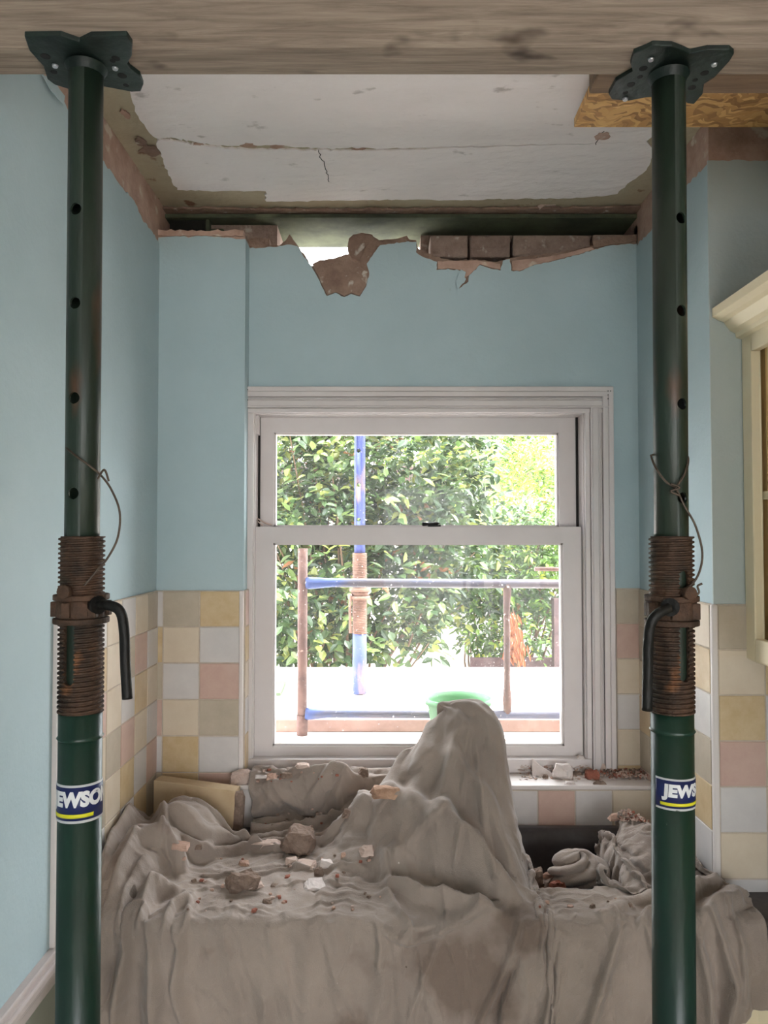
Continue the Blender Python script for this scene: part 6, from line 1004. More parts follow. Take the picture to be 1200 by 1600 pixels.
1,0,0,-1,2,-4,1,1,2,-1,-2,1,-2,2,2,1,0,1,-4,-2,0,0,0,2,-1,0,1,5,-6,1,0,0,0,0,0,0,0,0,0,0,-1,1,0,0,1,0,-2,1,1,-1,1,-1,0,0,0,1,0,-2,5,-6,-3,8,-1,0,-4,2,0,-1,-1,2,4,-3,0,0,0,-7,0,3,2,0,-1,6,
0,1,1,0,-5,2,2,0,-4,1,0,0,1,-1,-1,0,-1,-1,1,2,1,2,1,0,2,2,1,-6,0,2,-3,0,0,-1,1,0,0,0,0,0,0,-1,0,1,0,-1,2,-1,2,-2,-1,1,0,0,0,-1,-1,2,-5,7,0,-2,2,-1,-1,0,0,0,2,2,-9,2,1,7,-5,-4,-3,3,2,1,-1,4,
1,1,-1,-1,1,2,-2,-4,2,-1,1,-1,-1,1,1,2,2,1,1,1,0,-1,1,-1,-2,-2,-3,2,2,-5,3,0,-1,1,0,0,0,0,-1,1,0,0,1,-1,-1,1,-1,1,-1,2,-1,1,-2,1,0,-1,1,-1,-1,4,1,-4,-1,1,2,-3,2,1,7,-3,-3,-7,1,1,5,-4,-4,2,1,2,-2,5,
0,1,0,1,1,-4,-3,1,-1,0,0,0,0,0,-1,0,0,1,0,0,1,0,-1,0,1,0,1,-4,9,-3,0,0,1,0,-1,1,-1,0,0,-1,1,0,0,0,2,-2,1,-1,1,-1,1,-1,0,-1,1,1,-1,0,0,1,2,-2,-1,0,1,-9,6,4,4,1,-1,-5,-7,3,1,2,-5,-1,1,5,2,-6,
1,0,0,-1,-1,-2,1,-1,-1,-1,-1,-1,0,-1,1,-1,1,-1,0,0,0,0,1,0,-1,1,1,8,-9,7,0,0,0,0,0,0,0,0,0,1,-1,0,-1,1,-1,1,0,-1,1,1,1,-2,-1,0,0,0,0,-1,3,5,-4,-2,1,-1,0,-4,0,7,1,4,0,-3,-5,-5,3,4,-5,-3,-1,7,-1,4,
2,0,-1,0,-1,1,-1,1,2,1,1,0,0,1,-1,1,-1,0,0,0,-1,0,-1,0,0,-1,1,-9,6,2,-2,0,0,0,0,0,0,1,-1,-1,1,0,0,0,0,0,0,0,0,-1,0,2,2,0,-3,0,0,-5,8,-2,-1,-2,0,2,0,-3,-1,10,-10,5,6,0,-3,-7,-4,7,-1,-7,3,6,1,-3,
2,0,-1,-2,1,1,0,1,-1,1,0,1,0,0,1,0,0,1,0,0,0,0,0,-1,-1,0,-3,5,3,-10,2,0,0,0,1,-1,1,-1,-1,1,-1,1,0,0,0,1,0,-1,-1,1,0,0,1,1,1,-2,0,-2,3,0,-3,1,0,-1,-6,11,-1,-7,-4,-1,6,4,-1,-1,-1,4,-2,-2,2,1,-1,0,
2,0,-1,-2,-1,0,3,-2,2,0,0,1,0,0,0,-1,1,-1,1,0,1,0,1,1,1,0,1,0,-12,6,0,0,0,0,0,0,0,-1,2,-1,0,0,-1,-1,1,0,1,0,0,-1,0,1,-1,0,0,1,-7,5,0,3,-1,-2,2,-1,0,4,-7,-13,8,1,1,2,0,3,1,-4,9,-2,4,-7,1,-1,
2,-1,-3,1,0,-1,0,3,-1,1,0,0,1,0,-1,1,-1,0,-1,0,-2,-1,-1,-1,-1,-1,0,-1,7,5,-2,-1,0,0,0,0,-1,1,0,1,-1,-1,1,0,-2,3,0,1,-3,1,-1,0,-1,0,1,-1,-1,3,4,-3,-2,3,-5,2,3,-2,-15,21,-6,-6,-4,5,1,7,-5,1,3,7,-5,-4,-1,1,
1,0,-5,-1,5,2,-1,1,1,-1,0,-1,-1,0,0,-2,-1,-2,0,-1,1,0,0,1,1,2,0,1,6,-8,2,2,-1,0,-1,1,0,0,0,-1,2,0,0,0,-1,0,-1,3,-4,-1,0,0,2,-1,-2,0,1,3,1,-1,0,-1,4,-4,0,-13,16,0,2,-3,0,-9,12,-7,3,2,1,6,-8,-2,0,0,
0,0,-2,-3,-1,6,3,0,-1,-1,0,0,0,-1,-1,1,0,2,1,1,0,1,1,0,1,0,1,0,-11,4,0,0,0,0,1,-1,0,0,0,0,-1,0,0,1,3,-5,2,0,-1,1,1,0,-2,0,-1,-1,3,1,0,-1,0,0,-1,-1,-4,4,1,2,3,-2,-4,5,-4,2,1,0,2,1,-6,1,-1,0,
0,1,1,-1,-4,-5,0,0,2,2,0,1,1,2,2,0,1,0,-1,0,0,1,-1,0,-1,0,0,-4,4,1,-1,0,0,0,0,0,0,0,0,0,-1,1,0,-1,0,1,1,-3,3,1,0,-2,3,-3,-5,1,11,-1,-5,0,0,-1,-2,-3,-4,8,0,-3,8,8,-7,0,-2,0,1,-2,6,-6,-5,3,-1,2,
-1,1,7,1,-4,-2,-3,-2,-2,-2,-1,0,0,3,1,3,1,1,0,-1,0,0,1,0,0,-2,-1,3,0,0,0,0,0,0,-1,0,1,0,0,1,-1,-1,0,-2,1,3,0,1,0,-2,0,1,-10,1,5,7,1,0,-2,-4,0,0,-2,-5,6,0,2,-9,5,9,8,-8,0,-1,1,4,-5,-5,1,-1,0,0,
0,0,2,2,2,-2,-1,-1,-2,-1,1,-2,-2,-5,0,1,4,2,1,1,0,-1,-1,-1,0,0,0,4,0,0,0,-1,0,1,0,1,-1,0,0,0,2,-1,-1,7,-7,2,-1,-1,-1,0,-2,-2,-1,2,8,0,-4,4,-2,1,-4,-1,-5,4,4,2,0,4,-15,3,8,11,-6,-2,1,0,-5,-2,0,0,-1,1,
1,-2,1,4,1,0,-1,0,0,-1,-3,0,1,3,-5,-4,-4,0,4,2,2,0,1,0,0,1,0,-4,3,0,0,1,0,0,0,-1,1,0,0,0,0,1,4,-2,-2,0,-4,1,-1,0,-1,-1,3,3,4,-1,-2,-6,2,-3,3,-3,0,4,3,2,-1,-1,5,-14,3,3,12,-4,-3,-3,1,-4,2,-1,-1,1,
2,-1,-1,1,3,0,1,1,-1,0,0,2,0,-4,5,0,-5,-5,-5,-1,0,2,1,1,0,1,0,6,-3,1,0,-1,1,-1,1,0,-1,1,0,-1,1,1,-1,-3,9,-8,4,-4,1,-4,0,-2,9,5,-5,-2,-1,1,-4,2,-1,-3,3,5,-1,1,0,0,-2,7,-13,4,-2,11,-6,-1,-2,1,0,0,1,-1,
2,-3,1,1,1,3,1,-1,2,-1,1,-2,1,3,-2,0,2,-1,-4,-2,-2,-1,-2,2,1,0,0,0,-1,2,0,0,-1,1,-1,1,0,-1,1,0,-2,0,-1,1,-2,7,-4,0,-6,2,-1,8,1,-1,-3,0,0,-1,0,-3,-4,2,5,5,-1,0,-1,-3,5,-3,6,-11,5,-3,3,-1,0,0,0,0,0,0,
2,-3,-2,1,0,3,2,1,0,2,0,0,-2,-3,1,0,2,3,3,1,-1,-1,0,-2,-1,-1,0,-7,4,-2,0,1,0,-1,1,-1,1,0,-2,-1,1,-2,-2,2,2,-2,-5,0,0,1,8,2,2,-5,0,-1,-1,-1,2,-5,-2,6,9,-7,3,-1,0,3,-6,5,-3,4,-9,6,-2,1,-1,-1,1,1,0,-2,
3,-3,2,-8,-1,-1,5,2,1,-1,0,0,-1,1,-1,0,-1,0,1,0,2,0,0,0,0,-1,0,1,0,0,1,-1,0,1,-1,0,-1,0,-1,-1,-2,-1,4,1,-1,-4,2,-4,3,5,4,1,-5,1,-1,-2,-1,-1,-4,7,-1,12,-2,-5,0,-2,0,-2,5,-6,5,-2,3,-8,5,0,-1,1,-1,0,0,0,
3,-3,-5,7,1,-4,-5,1,3,-2,0,0,1,0,0,0,1,1,0,1,0,0,0,0,-1,0,-1,4,-2,0,0,0,1,-1,0,0,-2,-2,-1,1,2,4,0,-3,-5,0,-1,4,5,3,-1,0,-1,-3,0,-2,-1,-5,2,7,5,5,-7,-2,-1,0,1,1,-6,6,-5,4,-1,0,-1,-1,1,0,0,-1,1,0,
3,-1,-2,-4,1,5,1,-2,-3,4,-2,2,0,0,0,-1,1,-1,0,0,-1,0,0,0,0,2,1,-6,3,1,-1,1,-1,0,0,-2,-1,-1,1,3,3,2,-3,-8,2,-1,5,4,2,0,-2,-2,0,1,-5,1,-3,5,0,5,2,-2,-9,5,0,-1,0,-3,5,-6,5,-4,3,-1,0,0,0,0,0,-1,1,0,
2,0,-2,0,-2,0,1,2,0,-1,3,-2,1,-2,2,2,-1,-1,0,-1,0,0,0,-1,1,-2,1,-1,1,0,1,-1,0,0,-2,-3,1,2,5,2,1,-3,-4,-3,0,4,4,3,1,-2,-3,-3,-3,-1,6,-4,1,4,4,2,-3,-4,-3,2,0,0,-1,0,-2,5,-6,5,-3,1,1,-1,-1,1,-1,1,-1,1,
2,-1,0,-2,2,-1,-1,0,1,0,0,0,0,2,-1,-4,3,1,0,0,-1,0,0,1,0,0,-2,2,0,-1,0,0,0,-3,-1,6,-2,4,2,0,-3,-4,-1,0,2,4,2,0,-1,-2,-3,-3,2,-2,-1,6,0,4,3,-1,-1,-7,-1,1,1,0,1,1,-4,0,5,-7,4,-1,0,0,1,-1,0,0,-1,1,
1,2,-2,-1,-2,1,0,-1,-1,0,0,2,0,0,-1,2,-6,-3,0,1,1,1,1,0,1,2,2,0,0,0,0,-1,-2,2,4,-7,7,3,-1,-3,-3,-5,-1,7,4,1,0,0,-2,-1,-3,-3,0,3,0,0,6,0,3,-1,-2,-6,-1,2,3,-4,-1,1,1,1,-4,6,-5,2,0,0,0,0,0,-1,1,0,
1,0,1,-3,-1,-1,1,-1,0,0,1,0,-3,-1,-1,0,4,6,-4,-2,3,0,1,0,0,1,-3,1,0,0,-1,0,2,2,-7,6,2,0,-2,-2,-2,1,-2,4,2,2,-1,-3,1,-4,-3,0,2,2,1,0,1,2,1,0,1,-8,2,2,-4,3,0,-4,7,-5,4,-4,4,-1,-1,0,0,0,0,1,0,-2,
2,-2,2,-1,-2,-1,-1,0,-1,1,0,0,3,1,-2,4,2,-2,2,-2,-5,1,2,1,-1,-2,3,-2,0,0,0,1,1,-6,3,5,1,-3,-1,-3,-4,3,2,3,2,-1,0,-3,-2,2,-4,2,4,0,0,2,-6,3,1,1,-4,-5,9,4,-10,2,0,0,-2,6,-5,4,-4,5,-4,1,1,-1,0,0,0,1,
1,0,-3,4,-2,-1,-2,0,1,-1,-1,-1,1,0,8,-1,-1,-1,3,2,1,-5,-2,2,-1,-1,-1,1,0,1,0,0,-2,-1,6,1,-3,-1,-2,-3,3,-3,6,1,0,-1,-1,2,-1,-6,0,5,1,1,0,-2,5,-8,3,1,-6,4,4,-8,3,-1,0,7,-3,-2,-1,0,4,-7,4,-1,0,1,0,0,0,0,
1,1,-2,-1,2,-1,0,-1,-1,1,0,0,0,4,-2,0,-1,0,0,2,0,4,-2,-5,1,1,-1,-1,2,-1,0,-1,-3,5,2,-1,0,-4,2,-1,-4,4,4,1,-2,-1,-1,0,-3,-4,8,5,-1,-2,0,-2,-1,7,-6,0,-2,4,2,-7,1,0,-5,1,9,-7,6,-4,0,1,0,1,-1,0,0,0,0,0,
1,0,0,-1,1,0,-1,0,1,-1,1,0,1,-1,-1,-1,1,0,-1,-1,1,-1,0,2,0,1,1,-2,0,-1,0,-2,3,4,2,-4,-3,4,-10,1,4,4,2,-1,0,-2,-1,0,-3,0,5,2,-2,-1,-1,1,-9,11,-1,-2,0,3,-9,9,-3,0,6,-5,-6,9,-7,6,-5,2,0,0,0,0,0,0,0,0,
0,2,-1,0,-1,0,1,-1,1,1,-1,1,0,0,0,-1,-1,0,0,1,-1,1,0,0,0,-2,-1,2,-1,0,-1,2,2,2,0,-3,3,-10,5,-2,3,2,2,0,-3,-1,0,-2,-4,6,5,-3,-3,1,-1,0,-6,7,10,-8,0,-6,8,-6,3,0,-1,4,-3,-1,-1,-2,5,-2,1,-1,0,0,0,0,0,0,
0,1,1,0,-1,3,0,1,-3,0,0,0,0,-1,-1,1,0,0,0,-1,1,-1,0,0,0,1,-2,1,-1,-1,7,-5,3,3,-3,1,-9,5,-5,3,3,3,-2,0,-2,0,0,-3,-1,7,0,-1,2,-3,0,-1,-8,-19,28,12,-13,5,-7,2,1,-1,0,-3,6,-8,10,-3,-5,6,-3,0,0,0,0,0,0,1,
-2,4,1,-2,4,-3,3,-1,0,-1,-1,0,-1,-1,1,0,-1,1,0,0,0,-1,0,-1,0,0,3,-2,0,2,-6,5,3,-1,-2,-2,1,-6,2,3,3,1,0,-2,0,0,-6,1,4,4,0,-1,-6,2,1,-5,20,-31,-26,44,9,-10,0,-1,0,0,-3,8,-10,6,-1,-2,4,-5,2,1,0,0,0,0,0,0,
-4,3,4,-2,-3,5,-6,4,2,-3,3,-2,-1,-1,0,0,0,-1,1,0,0,1,0,0,0,0,-1,1,3,-5,1,0,2,0,-1,-1,-4,1,1,4,2,0,0,-4,0,0,-4,-1,9,1,-5,-2,5,4,-1,6,-11,11,-20,-14,27,-11,9,3,-5,1,4,-6,1,2,-4,3,-1,1,-1,0,0,0,0,1,0,-1,
-10,4,8,3,-5,0,-3,-5,-1,10,-3,4,0,1,-4,-1,1,1,-1,1,0,1,0,0,0,1,-3,5,-7,3,1,-3,5,-3,-1,-3,0,0,3,3,1,0,-5,6,-2,-5,-1,4,4,-1,3,-8,4,-8,-1,-3,14,7,22,-13,-30,17,-11,0,5,0,-1,-4,8,-7,5,-3,2,1,-2,0,0,0,0,0,0,0,
-10,1,3,8,-1,-5,8,-5,-3,-6,8,1,2,0,2,-3,-1,-1,1,0,0,0,0,2,0,-1,0,-1,1,1,-1,3,-2,-1,-3,-2,0,2,4,3,0,-2,2,-4,-3,-5,7,6,1,-3,-3,-2,0,3,-1,4,-6,34,-25,-12,-3,8,4,-3,6,-6,-1,2,-6,8,-8,6,-4,1,1,-1,1,0,0,0,0,0,
-8,0,-2,5,9,-7,-3,9,2,-8,-8,-2,5,5,3,4,-1,-3,-1,0,0,-1,1,-1,1,1,2,-2,0,2,-2,1,0,-2,-3,-1,1,4,4,0,-1,-1,-2,-2,-3,1,6,4,-2,-1,-7,2,-1,4,0,-10,4,8,12,-28,14,-8,6,2,-5,4,0,1,0,-3,6,-7,5,-1,-1,0,0,0,1,-1,0,0,
-7,-2,1,-1,6,4,-4,-5,4,8,-1,-9,-8,-1,6,6,4,3,-4,0,0,0,-1,0,-1,0,3,0,1,0,-2,4,-5,-2,-3,0,4,5,1,0,-1,-2,-2,-4,-3,9,4,-2,-5,1,-5,8,2,2,-10,6,-4,-3,-9,9,4,8,-14,9,-4,2,0,-2,4,-4,0,6,-7,1,3,0,-1,0,0,0,0,1,
-6,-1,0,0,-1,10,0,1,-9,0,2,6,-5,-7,-6,2,7,5,6,-2,-2,-1,0,1,-1,0,2,-1,2,0,-2,0,-1,-4,-1,3,4,3,1,-1,-2,-2,-4,-4,8,5,0,-3,2,-10,5,2,3,-12,10,0,-1,-8,4,-4,3,7,-3,-7,7,0,0,2,-5,5,0,-5,5,-3,1,0,0,0,0,0,0,0,
-6,1,0,-1,-1,-1,10,0,1,-6,-3,0,7,1,-8,-7,-5,4,7,7,2,-2,0,-1,2,-1,0,0,0,-2,2,1,-4,-3,1,4,5,1,-1,-1,-3,-3,-4,5,6,1,-3,-2,-4,8,-3,5,-12,4,3,-1,-1,0,-10,3,3,4,5,-7,2,0,0,1,3,-6,2,4,-6,5,-2,0,0,1,-1,0,0,0,
-5,1,-2,0,-1,-1,-1,6,6,2,-1,-3,-5,1,7,-6,-7,-7,-3,5,12,5,0,-2,-1,0,-1,1,1,1,1,-2,-5,0,2,5,1,1,-2,-2,-4,-4,4,7,2,-2,-6,2,-1,1,3,-2,-2,1,1,1,-2,-3,-2,0,1,0,10,-6,-1,0,-3,6,-2,1,-3,2,0,-3,3,0,1,-1,0,0,0,0,
-7,-4,2,-1,1,0,0,0,3,6,3,2,2,-5,-4,1,3,-5,-7,-6,-2,10,6,4,0,-1,-2,1,1,2,0,-4,-4,1,4,3,2,-2,-3,-5,-2,2,7,4,-1,-6,6,-8,7,-9,7,-5,-1,3,0,2,2,-4,0,2,-3,-2,5,0,-1,0,4,-9,7,-1,-2,1,3,-5,5,-1,-3,1,0,0,0,0,
-7,-2,-3,1,-1,0,0,0,1,1,5,3,3,6,0,0,-6,0,1,-5,-7,-5,4,6,3,-2,4,0,1,-1,0,-2,-1,2,4,2,-2,-5,-5,-3,5,6,5,-1,-8,7,-7,3,0,4,-9,-2,9,-3,-1,2,4,-7,4,0,-2,-1,2,2,-1,0,-1,-1,-2,6,-3,0,1,0,-2,1,1,-1,0,0,0,0,
2,-5,-6,1,-4,0,0,1,-1,0,0,3,2,3,4,4,3,0,-5,-3,1,-6,-5,0,7,2,2,1,0,0,-1,1,-1,2,3,-2,-6,-4,1,6,5,2,-2,-2,0,-8,10,-5,-6,1,5,2,-6,5,-3,-1,4,-3,2,1,-2,1,0,2,-2,1,-1,-2,-1,3,1,0,-1,2,-3,1,0,0,0,0,0,0,
12,0,-4,-17,7,-5,-3,-2,-1,0,0,0,1,1,2,3,6,4,2,-1,-8,4,-2,2,-7,7,1,-3,2,-1,2,-1,3,0,-1,-4,-5,3,6,4,0,-1,-3,-3,4,-2,-9,12,-1,-4,2,-5,4,-1,0,1,0,-3,2,-1,0,-1,2,3,-2,-1,0,-1,-1,0,3,0,0,0,-1,0,0,0,0,0,0,0,
12,-4,-7,3,-12,9,1,-1,0,-3,-10,-2,0,0,1,1,1,5,7,-2,2,-5,2,-2,6,2,-9,4,1,1,0,0,5,1,-3,-3,4,3,2,-3,-7,-1,-1,-1,1,7,-5,-7,2,5,-2,3,0,-3,3,0,1,-5,2,-2,2,-3,0,7,-2,0,-1,-1,-1,-1,4,0,0,1,-2,0,1,0,-1,0,0,0,
-5,7,7,1,-6,-15,4,0,0,3,9,-10,-4,-1,-1,0,3,-1,3,12,0,-4,-4,-3,-4,6,8,-4,0,0,0,1,1,1,0,3,0,-2,-3,-2,2,-1,-1,1,-1,-5,8,1,0,-2,0,-1,-1,1,0,0,-1,0,0,-1,2,-2,-2,4,0,0,-2,0,0,-4,-2,5,4,3,-5,-1,1,0,1,-1,1,-1,
-7,3,5,2,4,-4,-11,0,0,0,6,11,-2,-5,-4,-3,-3,0,1,2,6,6,-3,2,-7,-6,4,4,-1,1,-1,1,-1,2,0,-3,2,0,0,0,0,0,-1,-1,0,2,-1,-1,0,3,-1,1,0,-1,0,0,0,-3,2,0,4,-3,-7,1,6,0,3,-3,1,1,-5,-5,3,4,4,-3,-2,1,0,1,0,0,
-3,-2,0,3,3,5,-7,1,2,0,-9,7,6,1,-2,-1,-6,-2,-3,2,0,6,5,-1,1,-8,-4,8,-3,-1,1,0,0,1,1,0,0,1,-3,2,0,0,0,0,-1,0,-1,2,1,-2,1,-1,0,0,0,0,0,2,-3,-4,0,8,-2,-4,-2,0,4,7,0,1,-2,-5,-6,-1,8,1,-1,-2,1,0,0,0,
-4,-2,2,-1,1,5,5,0,0,0,-3,-9,5,0,7,1,0,-3,-5,-5,0,2,5,0,4,-1,-4,-4,4,0,-1,0,2,-1,-1,3,-2,-1,0,0,2,0,0,-1,0,-1,2,-1,-1,0,0,1,0,0,0,0,0,-2,4,5,-5,-2,5,0,-4,0,-7,5,0,2,5,0,-4,0,-7,4,1,1,-2,0,-1,1,
-3,1,-3,0,0,-1,1,4,0,2,5,-4,-8,1,1,6,2,2,-2,-4,-2,-4,2,3,0,7,-5,0,2,-3,1,-2,0,0,1,0,0,-1,2,-2,1,-3,1,1,0,1,-1,-1,1,1,1,-1,0,0,0,0,-1,2,-5,0,10,-8,0,1,4,-3,0,-5,0,4,0,-1,8,0,-8,-1,2,0,2,-1,0,-2,
1,-1,-1,0,0,0,3,-8,0,2,2,8,-8,3,-6,1,3,5,2,-2,-4,0,-5,1,2,3,4,-8,3,2,-2,0,-1,-1,1,0,1,0,0,0,-2,2,-1,0,0,0,0,1,0,0,-1,1,1,-1,0,0,0,-3,5,0,0,-1,-4,0,3,3,3,-6,1,-6,0,0,6,-1,6,-2,-3,-1,-1,2,1,-1,
5,0,1,0,0,-2,2,-5,1,-6,-1,5,6,0,-5,-7,1,4,-5,2,5,-1,0,-4,-1,4,4,-1,-4,2,3,1,-2,-1,-1,0,1,-2,0,0,1,0,1,-1,0,0,0,0,0,0,0,0,-1,0,1,0,1,0,-1,2,-1,3,-4,-2,-1,-1,4,6,-1,-6,1,0,-6,2,5,1,-2,0,0,0,-1,2,
0,0,-1,1,1,-6,6,4,0,-5,0,-6,5,2,5,-5,-4,2,7,-1,-1,0,-4,0,-3,-3,1,10,-4,-2,1,1,2,0,0,-1,-1,1,-2,0,-1,0,0,1,-1,0,1,0,0,0,1,-1,0,0,0,-1,0,3,-1,1,-2,-3,7,-4,-1,1,-4,4,0,6,0,-1,-5,-5,3,1,1,0,-1,-1,1,1,
-2,0,-2,-1,1,1,-3,2,6,4,0,-7,-5,1,6,5,-6,-6,7,4,1,-1,-2,-4,2,-2,-3,2,4,-1,-3,2,0,2,-1,-1,0,1,0,-1,-1,1,-2,1,1,0,-1,1,0,0,0,0,0,0,-1,1,0,0,1,-1,0,1,-1,2,-2,-1,-2,-3,0,7,-3,6,1,-5,-3,1,2,0,2,-1,-2,-1,
-5,0,0,-1,1,3,0,3,-6,7,0,4,-6,-5,0,8,3,-10,0,3,1,1,5,0,-6,0,1,-5,3,1,1,-2,1,0,1,-2,-1,2,0,1,-1,-1,2,-2,1,1,-1,-1,0,0,-2,1,0,2,0,1,0,0,-2,1,0,2,-1,1,1,1,2,-6,-1,-5,1,5,2,3,-5,-1,1,1,-2,2,0,-1,
-5,0,1,-2,0,8,4,0,-1,-10,-1,4,8,-5,-4,-4,11,-3,-7,-1,2,3,1,4,2,-5,0,0,-3,2,1,0,0,-1,-1,2,1,-2,2,0,3,-2,0,0,-1,-1,1,0,0,-1,-1,1,1,-1,1,-1,0,1,1,0,0,0,-4,-2,2,-1,4,5,0,-7,-2,-4,0,0,11,-2,-2,0,-1,0,1,1,
1,-3,-1,-1,0,-2,1,6,1,4,-3,-4,1,7,0,-9,2,7,-6,-4,-2,-2,2,3,8,0,1,-1,-4,-2,0,1,-2,1,-1,2,-1,-1,0,0,0,2,-3,1,0,0,0,1,0,3,-1,-2,-1,0,0,0,0,0,0,-1,1,0,2,-2,0,-1,-2,6,4,1,-4,-6,-1,2,2,0,2,-2,-1,-1,1,0,
7,-2,-2,-6,1,2,-4,-4,5,4,5,1,-1,-2,0,3,-13,9,6,-5,-2,-3,-3,-2,5,3,-3,-2,5,0,-2,0,2,-3,1,0,1,1,-3,0,-2,2,2,-2,1,0,1,-1,1,-2,3,-2,-1,1,-1,1,0,-1,2,-1,-1,0,2,2,-3,2,-9,-1,8,2,5,-2,-4,-1,-5,-13,-14,31,3,-2,0,0,
4,1,-4,-1,1,3,0,-5,-6,2,4,3,2,-1,-1,0,-1,-8,9,6,-1,-2,-2,-4,-5,3,-4,8,-5,2,2,1,-1,2,-1,-1,0,-14,-12,-14,-13,-15,-13,-12,-15,-14,-15,-14,-15,-14,-13,-11,-13,-15,-14,-15,-14,-14,-15,-13,-14,-14,-14,-13,-11,-14,-1,-3,-11,0,2,4,4,1,-8,0,0,-43,-14,-12,-15,-14,
-3,6,-1,6,-4,-5,-3,2,1,-5,1,2,2,2,-2,2,4,0,-10,7,4,1,0,-1,-5,-6,11,-9,2,1,0,-1,1,0,1,1,-1,0,0,0,0,0,0,0,0,0,0,0,0,0,0,0,0,0,0,0,0,0,0,0,0,0,0,0,0,0,0,0,0,0,0,0,0,0,0,0,0,0,0,0,0,0,
2,3,3,7,1,-2,-1,-7,-7,-3,-5,0,4,5,6,0,1,-3,0,-9,3,4,1,0,-1,4,-5,0,3,-3,-1,0,0,0,0,0,1,0,0,0,0,0,0,0,0,0,0,0,0,0,0,0,0,0,0,0,0,0,0,0,0,0,0,0,0,0,0,0,0,0,0,0,0,0,0,0,0,0,0,0,0,0,
4,1,2,1,2,3,1,3,-2,-4,-7,-8,-8,-2,6,7,4,3,0,-2,-7,-2,4,4,3,-9,-1,6,-2,1,0,0,-1,0,1,-1,0,0,0,0,0,0,0,0,0,0,0,0,0,0,0,0,0,0,0,0,0,0,0,0,0,0,0,0,0,0,0,0,0,0,0,0,0,0,0,0,0,0,0,0,0,0,
5,0,3,0,1,-1,0,4,3,2,0,-1,-4,-10,-12,-2,5,6,5,4,-1,-5,-6,-2,2,8,-5,3,-2,0,1,0,0,-1,0,0,1,0,0,0,0,0,0,0,0,0,0,0,0,0,0,0,0,0,0,0,0,0,0,0,0,0,0,0,0,0,0,0,0,0,0,0,0,0,0,0,0,0,0,0,0,0,
4,1,6,-2,-1,0,1,-1,1,2,2,2,1,2,-3,-12,-12,-4,5,6,6,3,-1,-5,-4,-1,7,-8,5,1,-1,0,1,1,-2,0,-1,0,0,0,0,0,0,0,0,0,0,0,0,0,0,0,0,0,0,0,0,0,0,0,0,0,0,0,0,0,0,0,0,0,0,0,0,0,0,0,0,0,0,0,0,0,
4,-3,3,5,0,-1,-1,0,-1,0,1,0,2,3,5,2,-3,-10,-14,-5,6,5,6,3,-2,-5,-2,1,-2,2,2,-1,-1,0,1,0,1,0,0,0,0,0,0,0,0,0,0,0,0,0,0,0,0,0,0,0,0,0,0,0,0,0,0,0,0,0,0,0,0,0,0,0,0,0,0,0,0,0,0,0,0,0,
5,0,-1,1,1,1,0,0,0,0,0,0,1,0,-1,4,4,4,-1,-11,-14,-3,1,8,4,4,-1,0,-10,0,2,2,0,0,0,0,-1,0,0,0,0,0,0,0,0,0,0,0,0,0,0,0,0,0,0,0,0,0,0,0,0,0,0,0,0,0,0,0,0,0,0,0,0,0,0,0,0,0,0,0,0,0,
5,1,0,-2,0,1,0,-1,1,0,0,1,-1,0,1,0,1,3,4,4,-1,-9,-8,-8,2,3,-1,1,4,-6,2,2,1,-1,1,0,1,13,0,0,0,0,0,0,0,0,0,0,0,0,0,0,0,0,0,0,0,0,0,0,0,0,0,0,0,0,0,0,0,0,0,0,0,0,0,0,0,0,0,0,0,0,
6,1,-2,0,-1,-1,1,0,-1,0,1,-1,0,1,0,0,0,0,0,4,3,4,-1,-7,-7,-6,7,0,4,-3,-5,1,1,2,-1,0,0,0,0,0,0,0,0,0,0,0,0,0,0,0,0,0,0,0,0,0,0,0,0,0,0,0,0,0,0,0,0,0,0,0,0,0,0,0,0,0,0,0,0,0,0,0,
5,-1,1,-1,-1,1,-1,0,0,0,-1,0,0,-2,-1,0,-1,1,1,0,1,2,2,5,-1,-2,-11,3,2,4,-6,-2,2,1,0,0,-1,1,0,0,0,0,0,0,0,0,0,0,0,0,0,0,0,0,0,0,0,0,0,0,0,0,0,0,0,0,0,0,0,0,0,0,0,0,0,0,0,0,0,0,0,0,
5,-3,0,0,1,-1,1,0,-1,0,0,0,-1,1,1,-1,-1,-2,-1,0,0,0,1,1,2,0,0,3,-5,2,3,-7,0,2,0,0,0,0,0,0,0,0,0,0,0,0,0,0,0,0,0,0,0,0,0,0,0,0,0,0,0,0,0,0,0,0,0,0,0,0,0,0,0,0,0,0,0,0,0,0,0,0,
4,-3,-1,0,1,1,-1,0,1,0,0,0,0,-1,-2,0,3,0,0,-2,-1,-1,-1,0,0,5,3,-9,5,-1,3,2,-8,-1,3,1,-1,0,0,0,0,0,0,0,0,0,0,0,0,0,0,0,0,0,0,0,0,0,0,0,0,0,0,0,0,0,0,0,0,0,0,0,0,0,0,0,0,0,0,0,0,0,
5,-2,-3,0,-2,-2,2,0,1,1,0,0,1,1,1,0,-3,1,1,2,1,0,0,-1,-1,-7,0,4,0,1,-1,2,-3,-1,2,0,1,-14,0,0,0,0,0,0,0,0,0,0,0,0,0,0,0,0,0,0,0,0,0,0,0,0,0,0,0,0,0,0,0,0,0,0,0,0,0,0,0,0,0,0,0,0,
5,-1,-3,-4,-1,0,-1,1,-1,-2,2,2,1,1,1,0,1,-1,-2,-2,-1,-1,-2,1,7,2,-1,-1,0,0,1,0,0,-1,0,0,-1,0,0,0,0,0,0,0,0,0,0,0,0,0,0,0,0,0,0,0,0,0,0,0,0,0,0,0,0,0,0,0,0,0,0,0,0,0,0,0,0,0,0,0,0,0,
